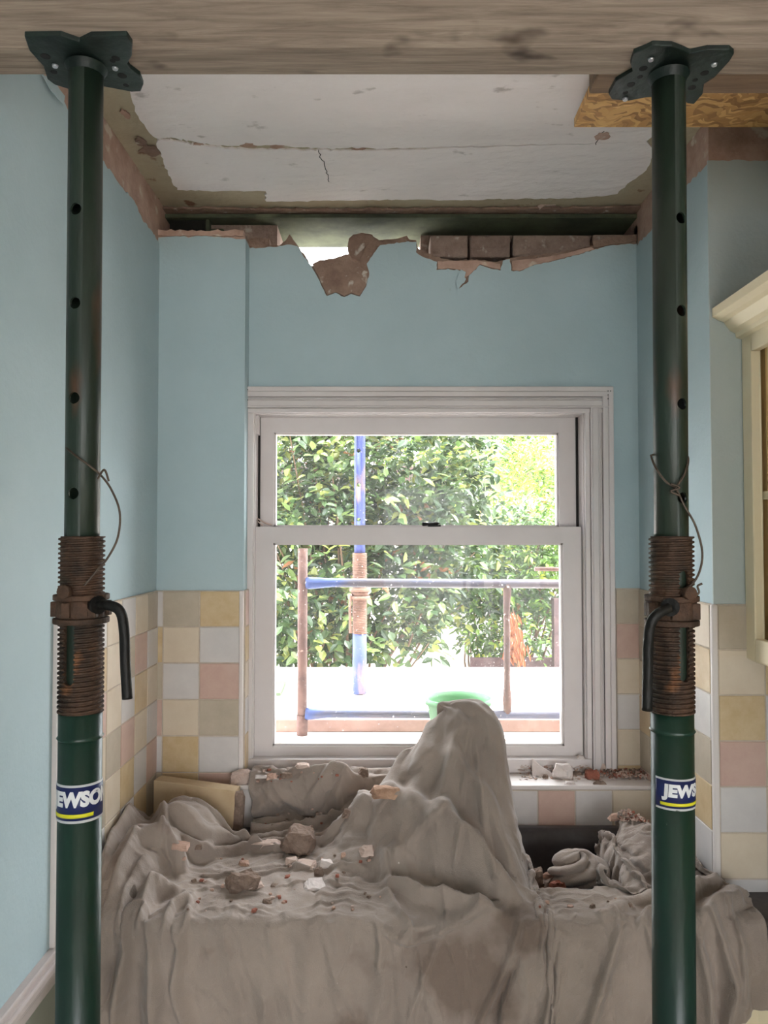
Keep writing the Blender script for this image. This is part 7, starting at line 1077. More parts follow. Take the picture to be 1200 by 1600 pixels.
2,5,-6,-7,-1,0,-2,-1,0,0,-1,1,1,-1,-3,-2,-1,0,1,2,2,3,4,2,-4,8,1,-3,0,0,-1,1,2,-3,0,1,1,0,0,0,0,0,0,0,0,0,0,0,0,0,0,0,0,0,0,0,0,0,0,0,0,0,0,0,0,0,0,0,0,0,0,0,0,0,0,0,0,0,0,0,0,0,
1,1,9,-1,-1,-1,-1,-1,-1,1,-6,-6,-3,1,3,4,5,1,1,1,-1,0,-1,-3,-2,-6,6,0,0,-2,0,2,3,-5,3,-2,1,0,0,0,0,0,0,0,0,0,0,0,0,0,0,0,0,0,0,0,0,0,0,0,0,0,0,0,0,0,0,0,0,0,0,0,0,0,0,0,0,0,0,0,0,0,
-1,-1,4,13,1,0,-1,-1,-1,-2,2,0,-3,-3,0,-1,-2,0,0,-2,0,-1,0,1,1,0,-9,5,-3,1,0,-2,-1,7,-4,3,-1,0,0,0,0,0,0,0,0,0,0,0,0,0,0,0,0,0,0,0,0,0,0,0,0,0,0,0,0,0,0,0,0,0,0,0,0,0,0,0,0,0,0,0,0,0,
-5,3,-1,-1,4,1,3,1,0,1,1,1,1,-1,-3,-2,-2,-1,-1,1,0,0,0,0,0,1,-1,5,-5,1,-3,-7,3,6,2,-2,1,0,0,0,0,0,0,0,0,0,0,0,0,0,0,0,0,0,0,0,0,0,0,0,0,0,0,0,0,0,0,0,0,0,0,0,0,0,0,0,0,0,0,0,0,0,
-5,0,1,1,-2,2,1,1,1,1,1,1,2,2,1,0,-1,0,-1,-1,-1,-1,0,0,-1,-1,5,-13,10,-1,-6,-1,2,3,-1,1,-1,0,0,0,0,0,0,0,0,0,0,0,0,0,0,0,0,0,0,0,0,0,0,0,0,0,0,0,0,0,0,0,0,0,0,0,0,0,0,0,0,0,0,0,0,0,
-3,2,-1,-1,0,0,-1,1,1,0,0,0,1,0,1,1,1,0,1,-1,-2,-1,-2,-1,1,0,1,1,-1,2,5,0,-4,-3,0,2,1,0,0,0,0,0,0,0,0,0,0,0,0,0,0,0,0,0,0,0,0,0,0,0,0,0,0,0,0,0,0,0,0,0,0,0,0,0,0,0,0,0,0,0,0,0,
-3,-5,-1,0,0,-1,0,-1,0,0,1,-1,-3,-1,-1,-2,-1,-2,-1,-1,0,2,4,5,2,2,0,5,-7,5,9,4,-5,-8,2,0,2,0,0,0,0,0,0,0,0,0,0,0,0,0,0,0,0,0,0,0,0,0,0,0,0,0,0,0,0,0,0,0,0,0,0,0,0,0,0,0,0,0,0,0,0,0,
1,-5,-3,-4,-1,-1,-1,-1,-1,0,-1,1,2,1,0,2,1,2,2,5,7,4,2,-1,-1,-3,-2,-3,-5,-2,3,6,2,-6,-6,2,3,0,0,0,0,0,0,0,0,0,0,0,0,0,0,0,0,0,0,0,0,0,0,0,0,0,0,0,0,0,0,0,0,0,0,0,0,0,0,0,0,0,0,0,0,0,
-7,11,5,4,1,0,0,0,0,-1,0,1,2,2,4,2,1,1,0,-2,-3,-5,-5,-4,-3,-2,-2,7,2,-12,-2,4,5,0,-6,-2,-2,0,0,0,0,0,0,0,0,0,0,0,0,0,0,0,0,0,0,0,0,0,0,0,0,0,0,0,0,0,0,0,0,0,0,0,0,0,0,0,0,0,0,0,0,0,
-14,2,-1,2,8,3,2,2,1,1,1,-1,0,0,-1,-1,-1,0,0,-2,-4,-3,-3,-1,2,4,4,3,2,-2,-7,1,4,5,-2,-8,1,0,0,0,0,0,0,0,0,0,0,0,0,0,0,0,0,0,0,0,0,0,0,0,0,0,0,0,0,0,0,0,0,0,0,0,0,0,0,0,0,0,0,0,0,0,
-13,-1,7,5,-4,2,0,-2,-2,-2,-4,-1,-1,1,-2,-1,0,-1,0,0,-1,3,5,5,5,3,2,-9,2,7,-2,-5,1,6,3,-4,-4,0,0,0,0,0,0,0,0,0,0,0,0,0,0,0,0,0,0,0,0,0,0,0,0,0,0,0,0,0,0,0,0,0,0,0,0,0,0,0,0,0,0,0,0,0,
0,5,-3,-11,-5,-5,5,-1,1,0,2,4,2,-5,-3,-3,-5,0,-1,5,9,7,5,2,-1,-3,-2,2,5,1,-2,-8,-1,3,4,0,-5,0,0,0,0,0,0,0,0,0,0,0,0,0,0,0,0,0,0,0,0,0,0,0,0,0,0,0,0,0,0,0,0,0,0,0,0,0,0,0,0,0,0,0,0,0,
0,-11,-6,2,0,0,-7,1,0,14,6,1,-3,11,3,-8,1,-4,-5,-3,1,1,0,0,-2,1,1,9,-4,2,4,-1,-8,1,3,5,-7,0,0,0,0,0,0,0,0,0,0,0,0,0,0,0,0,0,0,0,0,0,0,0,0,0,0,0,0,0,0,0,0,0,0,0,0,0,0,0,0,0,0,0,0,0,
0,0,0,0,0,0,0,0,0,-13,-5,-4,0,-9,0,65,3,2,2,-3,-7,-9,-8,-7,-1,0,0,-9,4,0,2,3,-5,-5,3,3,4,0,0,0,0,0,0,0,0,0,0,0,0,0,0,0,0,0,0,0,0,0,0,0,0,0,0,0,0,0,0,0,0,0,0,0,0,0,0,0,0,0,0,0,0,0,
0,0,0,0,0,0,0,0,0,0,0,0,0,0,0,-12,2,7,1,3,1,0,2,2,-2,-1,-1,-1,0,-1,0,3,1,-7,0,3,3,0,0,0,0,0,0,0,0,0,0,0,0,0,0,0,0,0,0,0,0,0,0,0,0,0,0,0,0,0,0,0,0,0,0,0,0,0,0,0,0,0,0,0,0,0,
0,0,0,0,0,0,0,0,0,0,0,0,0,0,0,0,0,-3,6,-2,-2,1,-1,1,2,-1,-2,0,0,1,0,1,5,-4,-6,4,6,0,0,0,0,0,0,0,0,0,0,0,0,0,0,0,0,0,0,0,0,0,0,0,0,0,0,0,0,0,0,0,0,0,0,0,0,0,0,0,0,0,0,0,0,0,
0,0,0,0,0,0,0,0,0,0,0,0,0,0,0,2,2,-1,-3,1,1,0,0,-2,-1,0,-2,3,0,0,0,1,1,4,1,-4,-1,0,0,0,0,0,0,0,0,0,0,0,0,0,0,0,0,0,0,0,0,0,0,0,0,0,0,0,0,0,0,0,0,0,0,0,0,0,0,0,0,0,0,0,0,0],
[0,0,0,0,0,0,0,0,0,0,0,0,0,0,0,0,0,0,0,0,0,814,15,15,13,13,14,17,13,8,-3,1,2,3,1,3,8,13,13,11,9,7,7,4,2,3,5,2,-4,7,3,3,3,4,4,-15,-20,-4,-10,-7,0,0,0,0,0,0,0,0,0,0,0,0,0,0,0,0,0,0,0,0,0,0,
0,0,0,0,0,0,0,0,0,0,0,0,0,0,0,0,0,0,0,0,0,2,-1,0,0,1,0,-1,1,0,4,5,1,-7,7,5,0,12,2,-5,-3,-4,-7,-5,-5,-5,-8,4,8,-5,0,0,-1,-1,-4,-2,0,-3,-4,-3,0,0,0,0,0,0,0,0,0,0,0,0,0,0,0,0,0,0,0,0,0,0,
0,0,0,0,0,0,0,0,0,0,0,0,0,0,0,0,0,0,0,0,0,1,0,-1,1,1,0,1,-1,-3,7,-1,-7,11,5,-2,0,-4,-5,-4,-4,-5,-2,-1,0,-2,1,-4,-3,-2,-2,-1,0,-2,0,5,7,0,4,5,0,0,0,0,0,0,0,0,0,0,0,0,0,0,0,0,0,0,0,0,0,0,
0,0,0,0,0,0,0,0,0,0,0,0,0,0,0,0,0,0,0,0,0,1,1,-1,0,1,-1,1,-1,5,-5,1,13,5,-6,2,-2,-12,-6,-1,1,3,3,4,0,-3,-2,-2,-2,-1,0,-2,0,-1,-5,5,5,0,3,2,0,0,0,0,0,0,0,0,0,0,0,0,0,0,0,0,0,0,0,0,0,0,
0,0,0,0,0,0,0,0,0,0,0,0,0,0,0,0,0,0,0,0,0,1,-1,1,1,-2,1,-2,-1,5,6,3,3,5,6,-1,0,-3,1,4,0,2,0,-1,-5,-10,-1,-5,3,0,-4,-1,-2,-2,3,8,0,-1,-4,-4,0,0,0,0,0,0,0,0,0,0,0,0,0,0,0,0,0,0,0,0,0,0,
0,0,0,0,0,0,0,0,0,0,0,0,0,0,0,0,0,0,0,0,808,-809,1,0,0,1,-1,1,1,-2,0,1,3,0,-4,-3,4,0,3,1,3,3,3,2,2,-3,-11,5,-7,-1,5,4,4,5,-4,-2,0,-4,1,-4,0,0,0,0,0,0,0,0,0,0,0,0,0,0,0,0,0,0,0,0,0,0,
0,0,0,0,0,0,0,0,0,0,0,0,0,0,0,734,13,14,12,13,-793,6,0,2,-2,1,4,15,1,-3,-2,-5,-6,-8,0,3,-11,-4,-6,-2,0,-1,1,15,15,2,-2,-6,1,8,2,1,5,-1,-1,-3,-3,4,-4,-2,0,0,0,0,0,0,0,0,0,0,0,0,0,0,0,0,0,0,0,0,0,0,
0,0,0,0,0,0,0,0,0,0,0,0,686,15,14,-718,-1,0,3,2,1,1,0,-1,2,-1,-3,-2,-1,-4,-2,-3,-8,-4,4,8,11,5,1,-4,-7,-12,-3,2,13,17,-2,-8,5,-6,7,6,-1,-1,2,-5,6,-5,0,-2,0,0,0,0,0,0,0,0,0,0,0,0,0,0,0,0,0,0,0,0,0,0,
0,0,0,0,0,0,0,621,10,12,13,15,-671,-1,0,0,2,0,-2,-1,-1,0,1,1,0,0,0,-11,-6,-2,1,2,5,2,-6,-5,2,4,6,8,0,-2,-6,-13,1,17,9,-4,-5,7,-6,5,9,-3,0,4,-2,0,-2,-2,-16,0,0,0,0,0,0,0,0,0,0,0,0,0,0,0,0,0,0,0,0,0,
0,529,12,13,14,16,15,-607,3,3,3,0,-1,-1,0,-1,-1,1,0,0,-1,-1,0,1,0,1,0,-4,6,8,6,3,0,-2,-3,-7,-10,-17,-4,-4,5,12,5,-10,-10,9,19,5,-8,-2,-1,6,5,-3,-6,5,2,1,0,0,-1,0,0,0,0,0,0,0,0,0,0,0,0,0,0,0,0,0,0,0,0,0,
512,-514,1,0,1,-1,0,-1,2,-1,-1,0,0,0,0,2,2,-1,-1,0,1,-2,-2,0,0,0,-1,7,7,1,-8,-4,-1,-2,1,1,-3,-3,-9,0,-1,1,2,0,-5,-4,12,10,-2,-10,8,7,0,-4,-1,2,1,2,0,-1,1,0,0,0,0,0,0,0,0,0,0,0,0,0,0,0,0,0,0,0,0,0,
-1,0,1,0,-1,-1,0,1,0,0,0,0,0,2,0,-2,0,0,1,1,-1,0,1,0,0,-1,0,-3,-7,-14,-1,1,-1,-1,-1,3,14,11,-9,-7,-1,0,-2,8,11,-2,-16,-8,6,11,0,4,0,-5,3,3,1,-1,1,1,1,0,0,0,0,0,0,0,0,0,0,0,0,0,0,0,0,0,0,0,0,0,
-1,-1,0,2,0,0,-1,0,0,0,0,0,1,0,0,0,0,0,0,0,0,1,1,-3,0,-2,2,-1,-4,13,-8,0,-6,-4,-5,-5,-1,12,19,-12,-10,-3,6,12,1,-13,-17,1,11,6,1,1,-3,4,0,1,-1,1,0,1,15,0,0,0,0,0,0,0,0,0,0,0,0,0,0,0,0,0,0,0,0,0,
-3,0,1,1,0,1,1,-1,-2,0,0,1,0,0,0,-1,0,1,-1,0,1,0,-2,0,-1,1,1,5,5,-3,-2,-2,3,-1,1,-5,-12,-4,7,-1,10,3,-10,-2,2,-14,-3,10,4,-1,3,1,-6,-3,12,-4,-1,1,2,3,0,0,0,0,0,0,0,0,0,0,0,0,0,0,0,0,0,0,0,0,0,0,
-1,1,1,0,0,-1,-2,1,0,1,0,0,0,-1,-1,0,1,-1,1,0,1,-2,0,0,1,2,-1,7,-2,-2,10,0,3,-2,-11,0,2,-14,-15,25,0,-2,5,-20,-16,7,11,4,4,-4,5,-2,-9,1,-1,4,0,2,1,3,0,0,0,0,0,0,0,0,0,0,0,0,0,0,0,0,0,0,0,0,0,0,
2,-3,0,0,2,-1,0,-1,1,1,1,-2,-1,1,-1,0,-1,0,2,0,0,1,1,0,0,-1,0,-13,-4,2,-2,0,4,19,11,-7,-10,4,0,-6,-7,-1,1,8,-8,1,1,-2,-5,4,2,-2,-7,3,4,-7,3,1,3,0,0,0,0,0,0,0,0,0,0,0,0,0,0,0,0,0,0,0,0,0,0,0,
-2,3,-1,0,-1,0,1,0,2,0,-2,0,0,0,0,1,0,0,-1,-1,-1,1,0,0,-2,0,0,0,8,-1,3,-6,-8,-9,12,5,3,-2,1,-8,3,-1,-2,-3,5,3,-2,-2,-4,3,-4,-4,10,5,-17,4,-1,0,-1,-1,0,0,0,0,0,0,0,0,0,0,0,0,0,0,0,0,0,0,0,0,0,0,
1,-1,0,-1,0,1,-1,1,0,-1,0,0,0,-1,2,0,0,0,-2,1,0,-1,0,1,1,-2,-1,3,-1,-3,5,5,0,-6,-14,4,3,0,0,4,3,0,2,-4,6,-2,1,4,-2,-16,-9,-6,15,9,-5,-8,2,0,0,3,0,0,0,0,0,0,0,0,0,0,0,0,0,0,0,0,0,0,0,0,0,0,
3,-2,-1,-2,0,2,0,0,-2,1,-1,-1,0,0,2,1,-1,1,0,-1,0,0,0,1,-1,0,1,-1,-3,9,-13,-1,-1,1,2,2,3,3,5,1,-2,-1,-7,3,3,-8,10,-4,-5,6,-12,-9,-1,11,11,-13,-3,-2,6,7,0,0,0,0,0,0,0,0,0,0,0,0,0,0,0,0,0,0,0,0,0,0,
-2,3,-1,1,0,-1,1,-2,0,0,0,1,0,1,-1,0,1,0,1,-1,-1,0,1,-1,1,0,0,-2,4,-3,1,-1,0,0,2,1,0,0,-5,-4,0,1,4,3,0,-4,-5,2,8,-9,3,-7,-11,5,14,-2,-8,4,6,1,0,0,0,0,0,0,0,0,0,0,0,0,0,0,0,0,0,0,0,0,0,0,
2,0,2,-2,-2,0,-1,1,1,0,0,0,0,0,0,0,-1,-1,1,1,0,0,-2,-1,1,1,1,0,-1,-5,10,0,-2,-2,-3,-2,-1,-1,1,8,-1,4,1,-3,-3,-3,2,0,-1,1,-1,-3,-9,-9,10,21,-7,-8,-4,0,0,0,0,0,0,0,0,0,0,0,0,0,0,0,0,0,0,0,0,0,0,0,
3,-1,-2,0,0,0,1,2,-1,-2,1,0,-1,0,1,-2,1,-1,1,0,0,1,0,0,0,0,-1,-1,-2,8,-11,5,5,2,0,0,0,-1,-1,-6,6,-7,5,4,-8,1,-2,-2,-1,8,-2,1,-2,-12,-5,16,12,-7,-4,0,-3,5,4,-9,25,-7,-7,10,6,16,9,12,14,12,10,20,2,11,-1,4,-13,-8,
0,-1,-1,1,0,-1,1,1,0,-1,0,0,0,1,0,1,-1,0,-1,1,0,0,1,-1,-1,1,-1,-1,3,-2,1,-5,-2,0,3,-1,0,1,1,5,-6,6,-6,3,-5,6,4,0,-2,-7,6,-6,1,0,-9,2,17,4,-9,-4,8,-4,-10,14,-2,-1,-4,0,5,-3,3,0,0,0,-1,2,5,-18,6,4,3,-4,
-1,0,0,2,0,-2,0,1,-1,0,1,0,0,-1,0,-1,1,1,-1,1,1,-1,-1,0,1,0,0,0,-1,1,4,1,-1,-1,-5,2,0,-1,1,-5,2,0,0,1,6,-3,-1,-3,1,4,-7,5,4,-1,-7,-11,8,18,-6,-5,-5,3,2,7,-3,-4,-2,-2,9,-3,3,1,-3,2,2,-7,-5,3,8,-7,2,2,
0,0,0,-1,1,1,0,-2,0,0,0,0,2,-1,-1,0,1,1,0,-2,0,0,0,1,-1,1,1,-1,0,-1,-2,1,2,1,3,-5,0,3,-3,3,1,-5,0,-6,8,4,-7,6,-3,-1,3,2,-7,4,-2,-7,-2,13,4,-6,1,-5,4,4,-2,-4,-2,1,8,1,-4,-1,2,0,0,-11,-3,10,4,-6,-3,2,
-1,1,1,0,-1,1,0,-1,1,1,-2,1,-1,1,-1,1,0,-2,1,0,-2,2,0,-1,1,1,-1,0,0,0,1,-1,-3,0,1,5,-2,-3,4,0,-3,5,-1,-4,-7,17,-7,-5,7,0,0,-3,-1,-3,6,-4,-4,4,10,-6,-4,4,-2,-9,6,8,2,3,-2,-3,3,2,1,-1,-2,-5,-5,8,-7,-7,3,4,
1,0,0,-1,0,1,0,-1,0,0,1,0,-1,0,2,0,-1,1,-2,-1,1,-1,1,1,0,-1,0,0,1,-1,-2,-1,2,0,-1,0,3,-1,-2,-1,6,-3,0,3,-5,-1,10,-8,-4,0,0,1,7,-3,-3,4,-7,3,9,-2,-5,0,6,-11,0,10,5,1,-6,3,0,-1,1,1,-2,-12,7,2,-6,-5,7,4,
1,-1,1,-1,0,1,-2,0,0,1,0,0,1,-2,0,1,-1,1,1,1,0,0,-1,1,-1,-1,0,0,0,-3,8,-3,0,-1,0,-2,0,5,0,0,-5,-3,1,0,2,-8,12,0,-2,2,0,-3,-3,8,1,-1,-9,-3,9,5,-6,-1,0,-3,-2,8,5,0,-3,-2,0,0,0,1,-2,0,3,-3,-8,2,12,-11,
0,1,-1,0,2,-2,0,-1,0,2,1,-2,1,-1,-1,0,2,-1,1,1,-1,-1,-1,1,1,-2,0,1,-1,5,-3,3,0,1,-1,1,-2,-7,0,2,-1,5,2,1,0,-5,-10,16,-6,-3,0,6,0,-8,0,0,4,-7,9,9,-6,-6,2,-1,-9,10,4,1,-1,0,-5,0,-2,-1,3,5,1,-4,-11,9,5,-1,
0,0,0,0,-2,1,0,1,1,-2,-1,2,0,1,-1,-1,0,1,0,-1,1,0,1,0,0,0,0,-1,0,0,-5,-1,0,0,1,0,1,7,-2,-2,2,-1,0,-4,2,6,-7,-3,12,-5,3,-7,-1,3,4,-1,-3,-5,2,11,0,-4,-4,1,-8,2,7,-4,-1,-3,5,0,0,-1,4,4,4,-12,-2,9,0,-3,
1,-2,-1,2,0,-1,2,-1,1,-1,0,1,1,-1,0,-1,-1,0,1,-1,0,1,0,-1,0,1,0,1,0,-2,0,2,0,0,2,2,1,-3,2,0,0,-2,-7,2,4,-7,7,4,-11,6,2,3,1,-2,-7,5,-1,-8,-2,10,9,-7,-8,4,-4,-4,9,-6,-1,1,1,0,0,-1,3,7,-1,-12,8,9,-10,-3,
0,0,-1,1,1,0,-1,0,-2,2,1,-1,-1,2,0,-1,-1,0,0,0,0,0,2,-1,1,0,-1,1,0,-1,-1,0,0,4,-2,-3,-3,-1,0,-1,0,2,5,6,-10,7,7,-5,-2,3,-6,-4,0,4,5,-7,7,-7,-6,8,4,4,-4,3,-7,-7,2,0,-4,4,0,0,-1,1,3,8,-1,-5,0,2,-4,1,
0,-1,1,-1,0,1,-1,1,1,-1,0,0,0,1,-2,1,-1,-1,0,1,1,1,-1,1,-2,1,0,0,0,-4,11,-1,-1,-9,0,0,2,2,0,2,2,3,1,-4,0,3,-8,5,2,-13,1,3,0,-1,0,8,-9,5,7,-9,-10,8,10,-4,-2,-6,0,0,1,2,-1,-1,1,0,1,9,-1,-4,-1,2,-5,3,
-1,1,0,0,2,-1,0,0,-2,1,0,0,0,0,1,1,0,-1,0,1,0,-1,-1,-1,0,0,1,-1,1,6,-6,-3,-1,8,1,1,0,0,1,-1,-2,-7,-2,-1,10,-6,4,-4,-6,8,6,2,-4,-1,1,-9,3,6,1,-13,0,0,-1,3,7,-6,-2,4,2,-3,-1,1,0,-1,0,8,1,-2,-1,0,-6,9,
-2,1,2,0,-1,0,0,0,2,-2,1,-1,-1,0,1,-1,2,0,-1,1,-1,0,0,0,0,-1,1,2,-3,1,-1,4,1,-7,1,1,3,-1,-6,-2,0,3,1,1,-5,7,-5,1,2,8,-11,0,10,0,-4,2,-2,7,-4,-13,6,1,8,2,2,-11,-8,5,0,1,-1,-1,2,1,-2,5,4,0,-1,-4,4,-8,
-1,1,0,0,0,-1,1,0,0,1,-1,1,0,-1,0,0,0,1,0,0,1,0,-1,-1,0,0,0,1,2,-4,-5,0,2,7,-1,0,-4,-4,4,3,3,1,1,-1,-1,-13,1,2,5,-5,8,6,-12,-3,-1,1,8,7,-5,-6,-1,4,-2,4,-1,0,-6,3,0,1,-2,-2,-1,3,-1,4,4,1,0,-8,-2,7,
1,0,1,0,-1,0,-1,1,-1,-1,0,-1,1,0,1,1,-1,0,0,0,0,0,1,0,0,-1,1,0,0,-6,11,-3,-3,-4,-1,-1,0,4,7,0,-3,-2,-1,0,0,1,2,4,2,4,-1,-9,11,-2,7,0,2,1,-11,-8,0,3,-2,-2,1,-2,0,-4,-1,1,4,0,-2,-1,2,-1,6,4,-4,-10,9,-5,
1,-1,-1,0,1,0,0,0,0,0,-1,1,0,0,0,0,0,0,0,-1,1,-1,1,0,1,0,-1,0,-3,11,-6,4,3,1,0,1,1,-1,-12,-3,-2,0,0,0,1,5,4,2,7,-7,-2,3,-4,8,0,8,3,-3,-15,-1,0,-6,3,3,-11,8,7,2,-4,1,0,3,-1,-1,1,-3,-2,7,-12,3,0,0,
0,0,0,0,-2,1,2,1,-1,0,0,0,0,1,-2,0,-1,2,0,0,0,-1,-1,0,-1,2,0,-1,4,-4,-5,-1,-2,1,0,0,0,7,9,2,2,-1,-4,-2,1,6,-4,-1,-4,7,-2,1,3,0,2,-3,10,-8,-13,6,4,-8,-7,1,1,10,9,-6,6,0,-1,0,1,0,1,-3,-14,-14,8,6,1,-1,
0,-1,1,0,0,1,0,0,-1,1,0,1,-1,-1,2,-1,1,0,-1,-1,0,1,-1,0,0,0,1,1,-1,-7,11,-6,1,-2,0,0,3,-10,-1,3,6,5,7,2,-6,-2,11,-16,3,0,7,5,2,0,-7,4,3,-7,-3,0,-2,4,-9,-8,8,15,-2,5,-1,-2,1,1,-2,0,0,-11,-10,-7,8,7,-1,-2,
0,-1,0,0,1,0,0,0,2,0,0,-1,-1,-1,0,1,0,-1,1,1,-1,0,1,1,-1,0,-1,0,-2,9,-5,5,-1,0,-4,-1,-3,8,-7,-2,-5,0,0,5,15,-3,3,-4,6,2,2,0,-5,3,0,3,-2,-13,0,4,-2,-2,4,-7,9,7,-3,-1,0,-3,0,-1,4,-1,-3,-14,-9,4,9,3,-1,0,
-1,2,0,0,1,0,-2,0,0,0,2,-1,-1,1,-1,-1,1,0,1,0,-1,0,1,0,1,-2,0,-1,3,-4,-6,2,3,3,5,-3,2,-2,5,-6,0,-1,1,-2,-2,20,-13,5,2,0,1,-1,9,-2,11,2,-12,-15,2,2,-1,-3,-1,7,8,-5,-6,-5,2,0,-1,1,0,1,-4,-11,-8,15,6,-1,-2,0,
1,0,1,0,0,0,1,-1,-1,-2,-1,1,1,-1,0,2,0,-1,0,-1,1,0,0,1,1,0,0,-3,0,-1,2,-2,-2,0,1,7,-2,-3,-3,11,-6,-1,-1,6,4,1,-10,13,-5,-1,0,7,0,14,10,-7,-18,-7,3,0,-3,0,4,7,1,-13,-14,3,1,5,-4,0,1,-1,-2,-8,9,5,5,-3,-2,-1,
1,-1,0,0,0,-1,0,1,1,-1,0,0,0,0,2,-2,0,0,0,1,-1,0,0,1,0,0,-1,0,-1,2,0,0,1,-4,-1,-1,-1,0,3,-5,13,2,-6,8,5,-13,4,-5,2,0,2,1,14,9,-8,-14,-1,9,1,-5,-2,0,5,4,-8,-19,-3,4,-1,0,6,-5,0,1,0,3,2,3,-1,1,0,-1,
1,0,-2,0,0,-1,0,0,0,2,1,0,1,1,-1,0,0,-1,0,-1,0,1,-1,0,0,0,1,0,0,-1,-2,1,1,1,-2,-3,2,4,-2,0,-6,2,16,-8,4,-10,9,1,-2,0,1,7,6,-10,-18,-3,8,14,3,0,-3,4,5,-4,-17,-12,0,0,6,-2,-2,6,-4,-1,-3,14,-1,0,2,0,-4,2,
0,0,-1,1,-2,2,0,1,0,0,-1,-2,2,1,-2,1,0,1,-2,1,1,-1,0,0,0,1,-1,1,0,-1,1,0,-2,3,2,0,-2,-3,4,-3,1,-3,1,6,-2,6,8,3,2,-1,4,5,-12,-24,-4,8,9,-5,4,2,7,4,-2,-10,-16,-4,3,0,4,2,-1,-2,4,-2,3,0,3,0,2,-2,-5,6,
1,1,-1,-2,1,1,0,0,0,-1,-1,1,-1,0,1,-1,0,1,1,0,0,0,-1,0,0,0,1,-1,1,0,0,0,0,-2,-1,1,3,0,-2,3,-5,8,3,5,-10,12,-2,9,4,8,2,-6,-18,-4,-3,1,0,-1,-3,5,9,1,-4,-16,-13,4,5,0,4,1,1,-1,0,3,2,-4,-2,6,1,-4,-3,3,
0,0,0,1,-1,0,0,1,0,0,0,0,-1,-1,2,0,0,-1,1,-1,-2,2,1,-1,-1,2,-1,0,0,-4,7,0,0,0,0,0,-2,1,0,-2,4,10,1,-5,5,-6,7,8,10,2,-3,-19,-9,10,2,-2,-4,-3,2,4,4,0,-11,-18,-3,7,4,2,2,-2,2,3,-3,0,0,-2,-1,5,0,-5,0,5,
0,1,1,-1,0,-1,1,0,0,1,0,0,-1,1,0,-1,-1,1,-1,0,1,-1,1,0,-1,-2,1,1,-1,4,-8,1,0,1,1,0,1,1,1,4,16,4,-3,-11,-3,6,8,5,4,-3,-15,-13,10,7,6,-1,-2,-1,6,2,-9,-8,-13,-11,6,6,2,0,2,-1,0,-1,1,0,1,-3,2,5,-4,-5,1,5,
0,1,1,-1,1,-2,0,-1,1,2,-2,0,1,1,-1,0,0,-1,0,1,1,-1,0,-1,0,0,0,1,-1,0,1,-1,0,0,1,0,1,2,5,7,11,-4,-8,-3,0,7,3,1,-5,-12,-8,3,11,1,9,2,3,3,0,-2,-17,-14,-14,4,8,5,0,0,0,2,-2,0,1,0,-2,0,2,3,-2,-3,0,6,
0,0,1,0,-1,0,2,-1,-1,-1,1,0,1,-2,0,3,0,-1,0,0,-1,0,-1,1,1,-1,0,-1,1,-1,1,2,1,1,-1,1,2,3,5,11,-9,-9,-2,11,9,1,-4,-11,-14,-10,3,10,4,7,1,10,4,1,-3,-11,-13,-11,-4,6,7,4,-1,0,-2,0,0,0,-1,2,-1,-4,7,2,-4,-5,6,2,
1,-2,0,1,-1,1,0,0,0,0,0,0,-1,1,0,0,1,0,-1,1,0,-1,0,0,0,1,0,1,-1,-1,1,-2,1,-1,2,4,7,2,-1,-3,-10,0,15,14,3,-4,-14,-15,-12,2,6,7,-1,2,7,0,4,2,-9,-6,-4,-4,0,5,3,4,-4,0,-1,-1,1,-1,1,-1,0,-1,6,-1,-5,-1,5,1,
1,0,-2,0,2,1,-2,0,0,-1,1,0,0,-1,0,0,1,0,0,0,0,2,0,0,0,0,-1,-1,0,-3,1,2,1,3,1,7,1,-5,-1,-9,-2,11,15,9,-3,-11,-11,-12,0,5,4,4,4,-2,-7,4,-1,-3,-5,-1,4,2,-1,0,0,-3,4,0,-3,1,0,-1,0,0,-1,2,5,-2,-4,0,4,-1,
2,-1,-2,1,0,0,1,-1,1,0,-2,0,0,2,0,-1,-1,1,1,-2,1,1,0,-1,0,0,-1,1,-1,5,-1,-1,1,3,4,-7,-2,-7,1,1,10,9,6,-1,-7,-9,-2,0,4,5,5,2,-6,0,-2,-9,1,-5,-1,0,3,3,0,0,1,3,-5,-1,-3,0,1,0,0,-1,2,3,0,-2,-2,2,4,-3,
1,-1,1,1,-1,-1,0,0,-1,1,1,0,1,-1,0,0,-2,1,1,0,-1,-1,0,0,0,1,1,-1,1,-1,1,3,2,-1,-4,5,-10,0,0,7,8,6,0,-7,-10,-7,1,11,8,3,5,2,-4,-8,1,-3,-6,-5,0,1,1,1,2,-1,6,-13,6,-1,-3,0,0,2,0,0,1,1,-1,-2,0,1,2,-3,
1,0,0,0,1,0,-3,0,1,0,1,0,0,-1,-1,1,1,0,0,-1,-1,0,0,0,1,0,1,-1,0,1,1,2,-3,-2,9,-9,-11,11,5,4,5,2,-4,-11,-5,0,6,8,2,8,5,0,-4,-6,1,-4,-4,-3,-1,-1,0,-2,3,1,-9,6,-1,0,-2,-1,0,1,1,0,0,1,-1,-1,-1,3,-3,1,
0,1,1,-3,1,1,0,-1,0,1,0,0,0,0,0,-1,0,0,0,0,0,0,0,1,0,-1,0,1,-1,0,3,-5,1,10,-6,-12,11,5,3,4,4,-3,-9,-12,-4,7,4,4,7,4,3,-2,-4,6,-6,6,-5,-3,-4,-2,-3,-3,3,3,-5,4,-3,0,-3,0,0,-1,1,2,-1,2,-5,1,0,3,2,-7,
0,0,0,1,-1,1,1,0,0,-1,-1,0,2,0,-1,-2,0,0,0,1,1,-1,1,-2,1,0,0,0,0,-1,-2,2,7,-1,-9,-5,13,4,6,8,1,-5,-14,-12,2,4,2,0,4,7,1,-3,5,1,3,-4,6,-7,-2,-2,-3,-5,1,-4,1,-3,5,0,-2,0,0,1,0,-1,-1,4,0,-5,1,3,0,1,
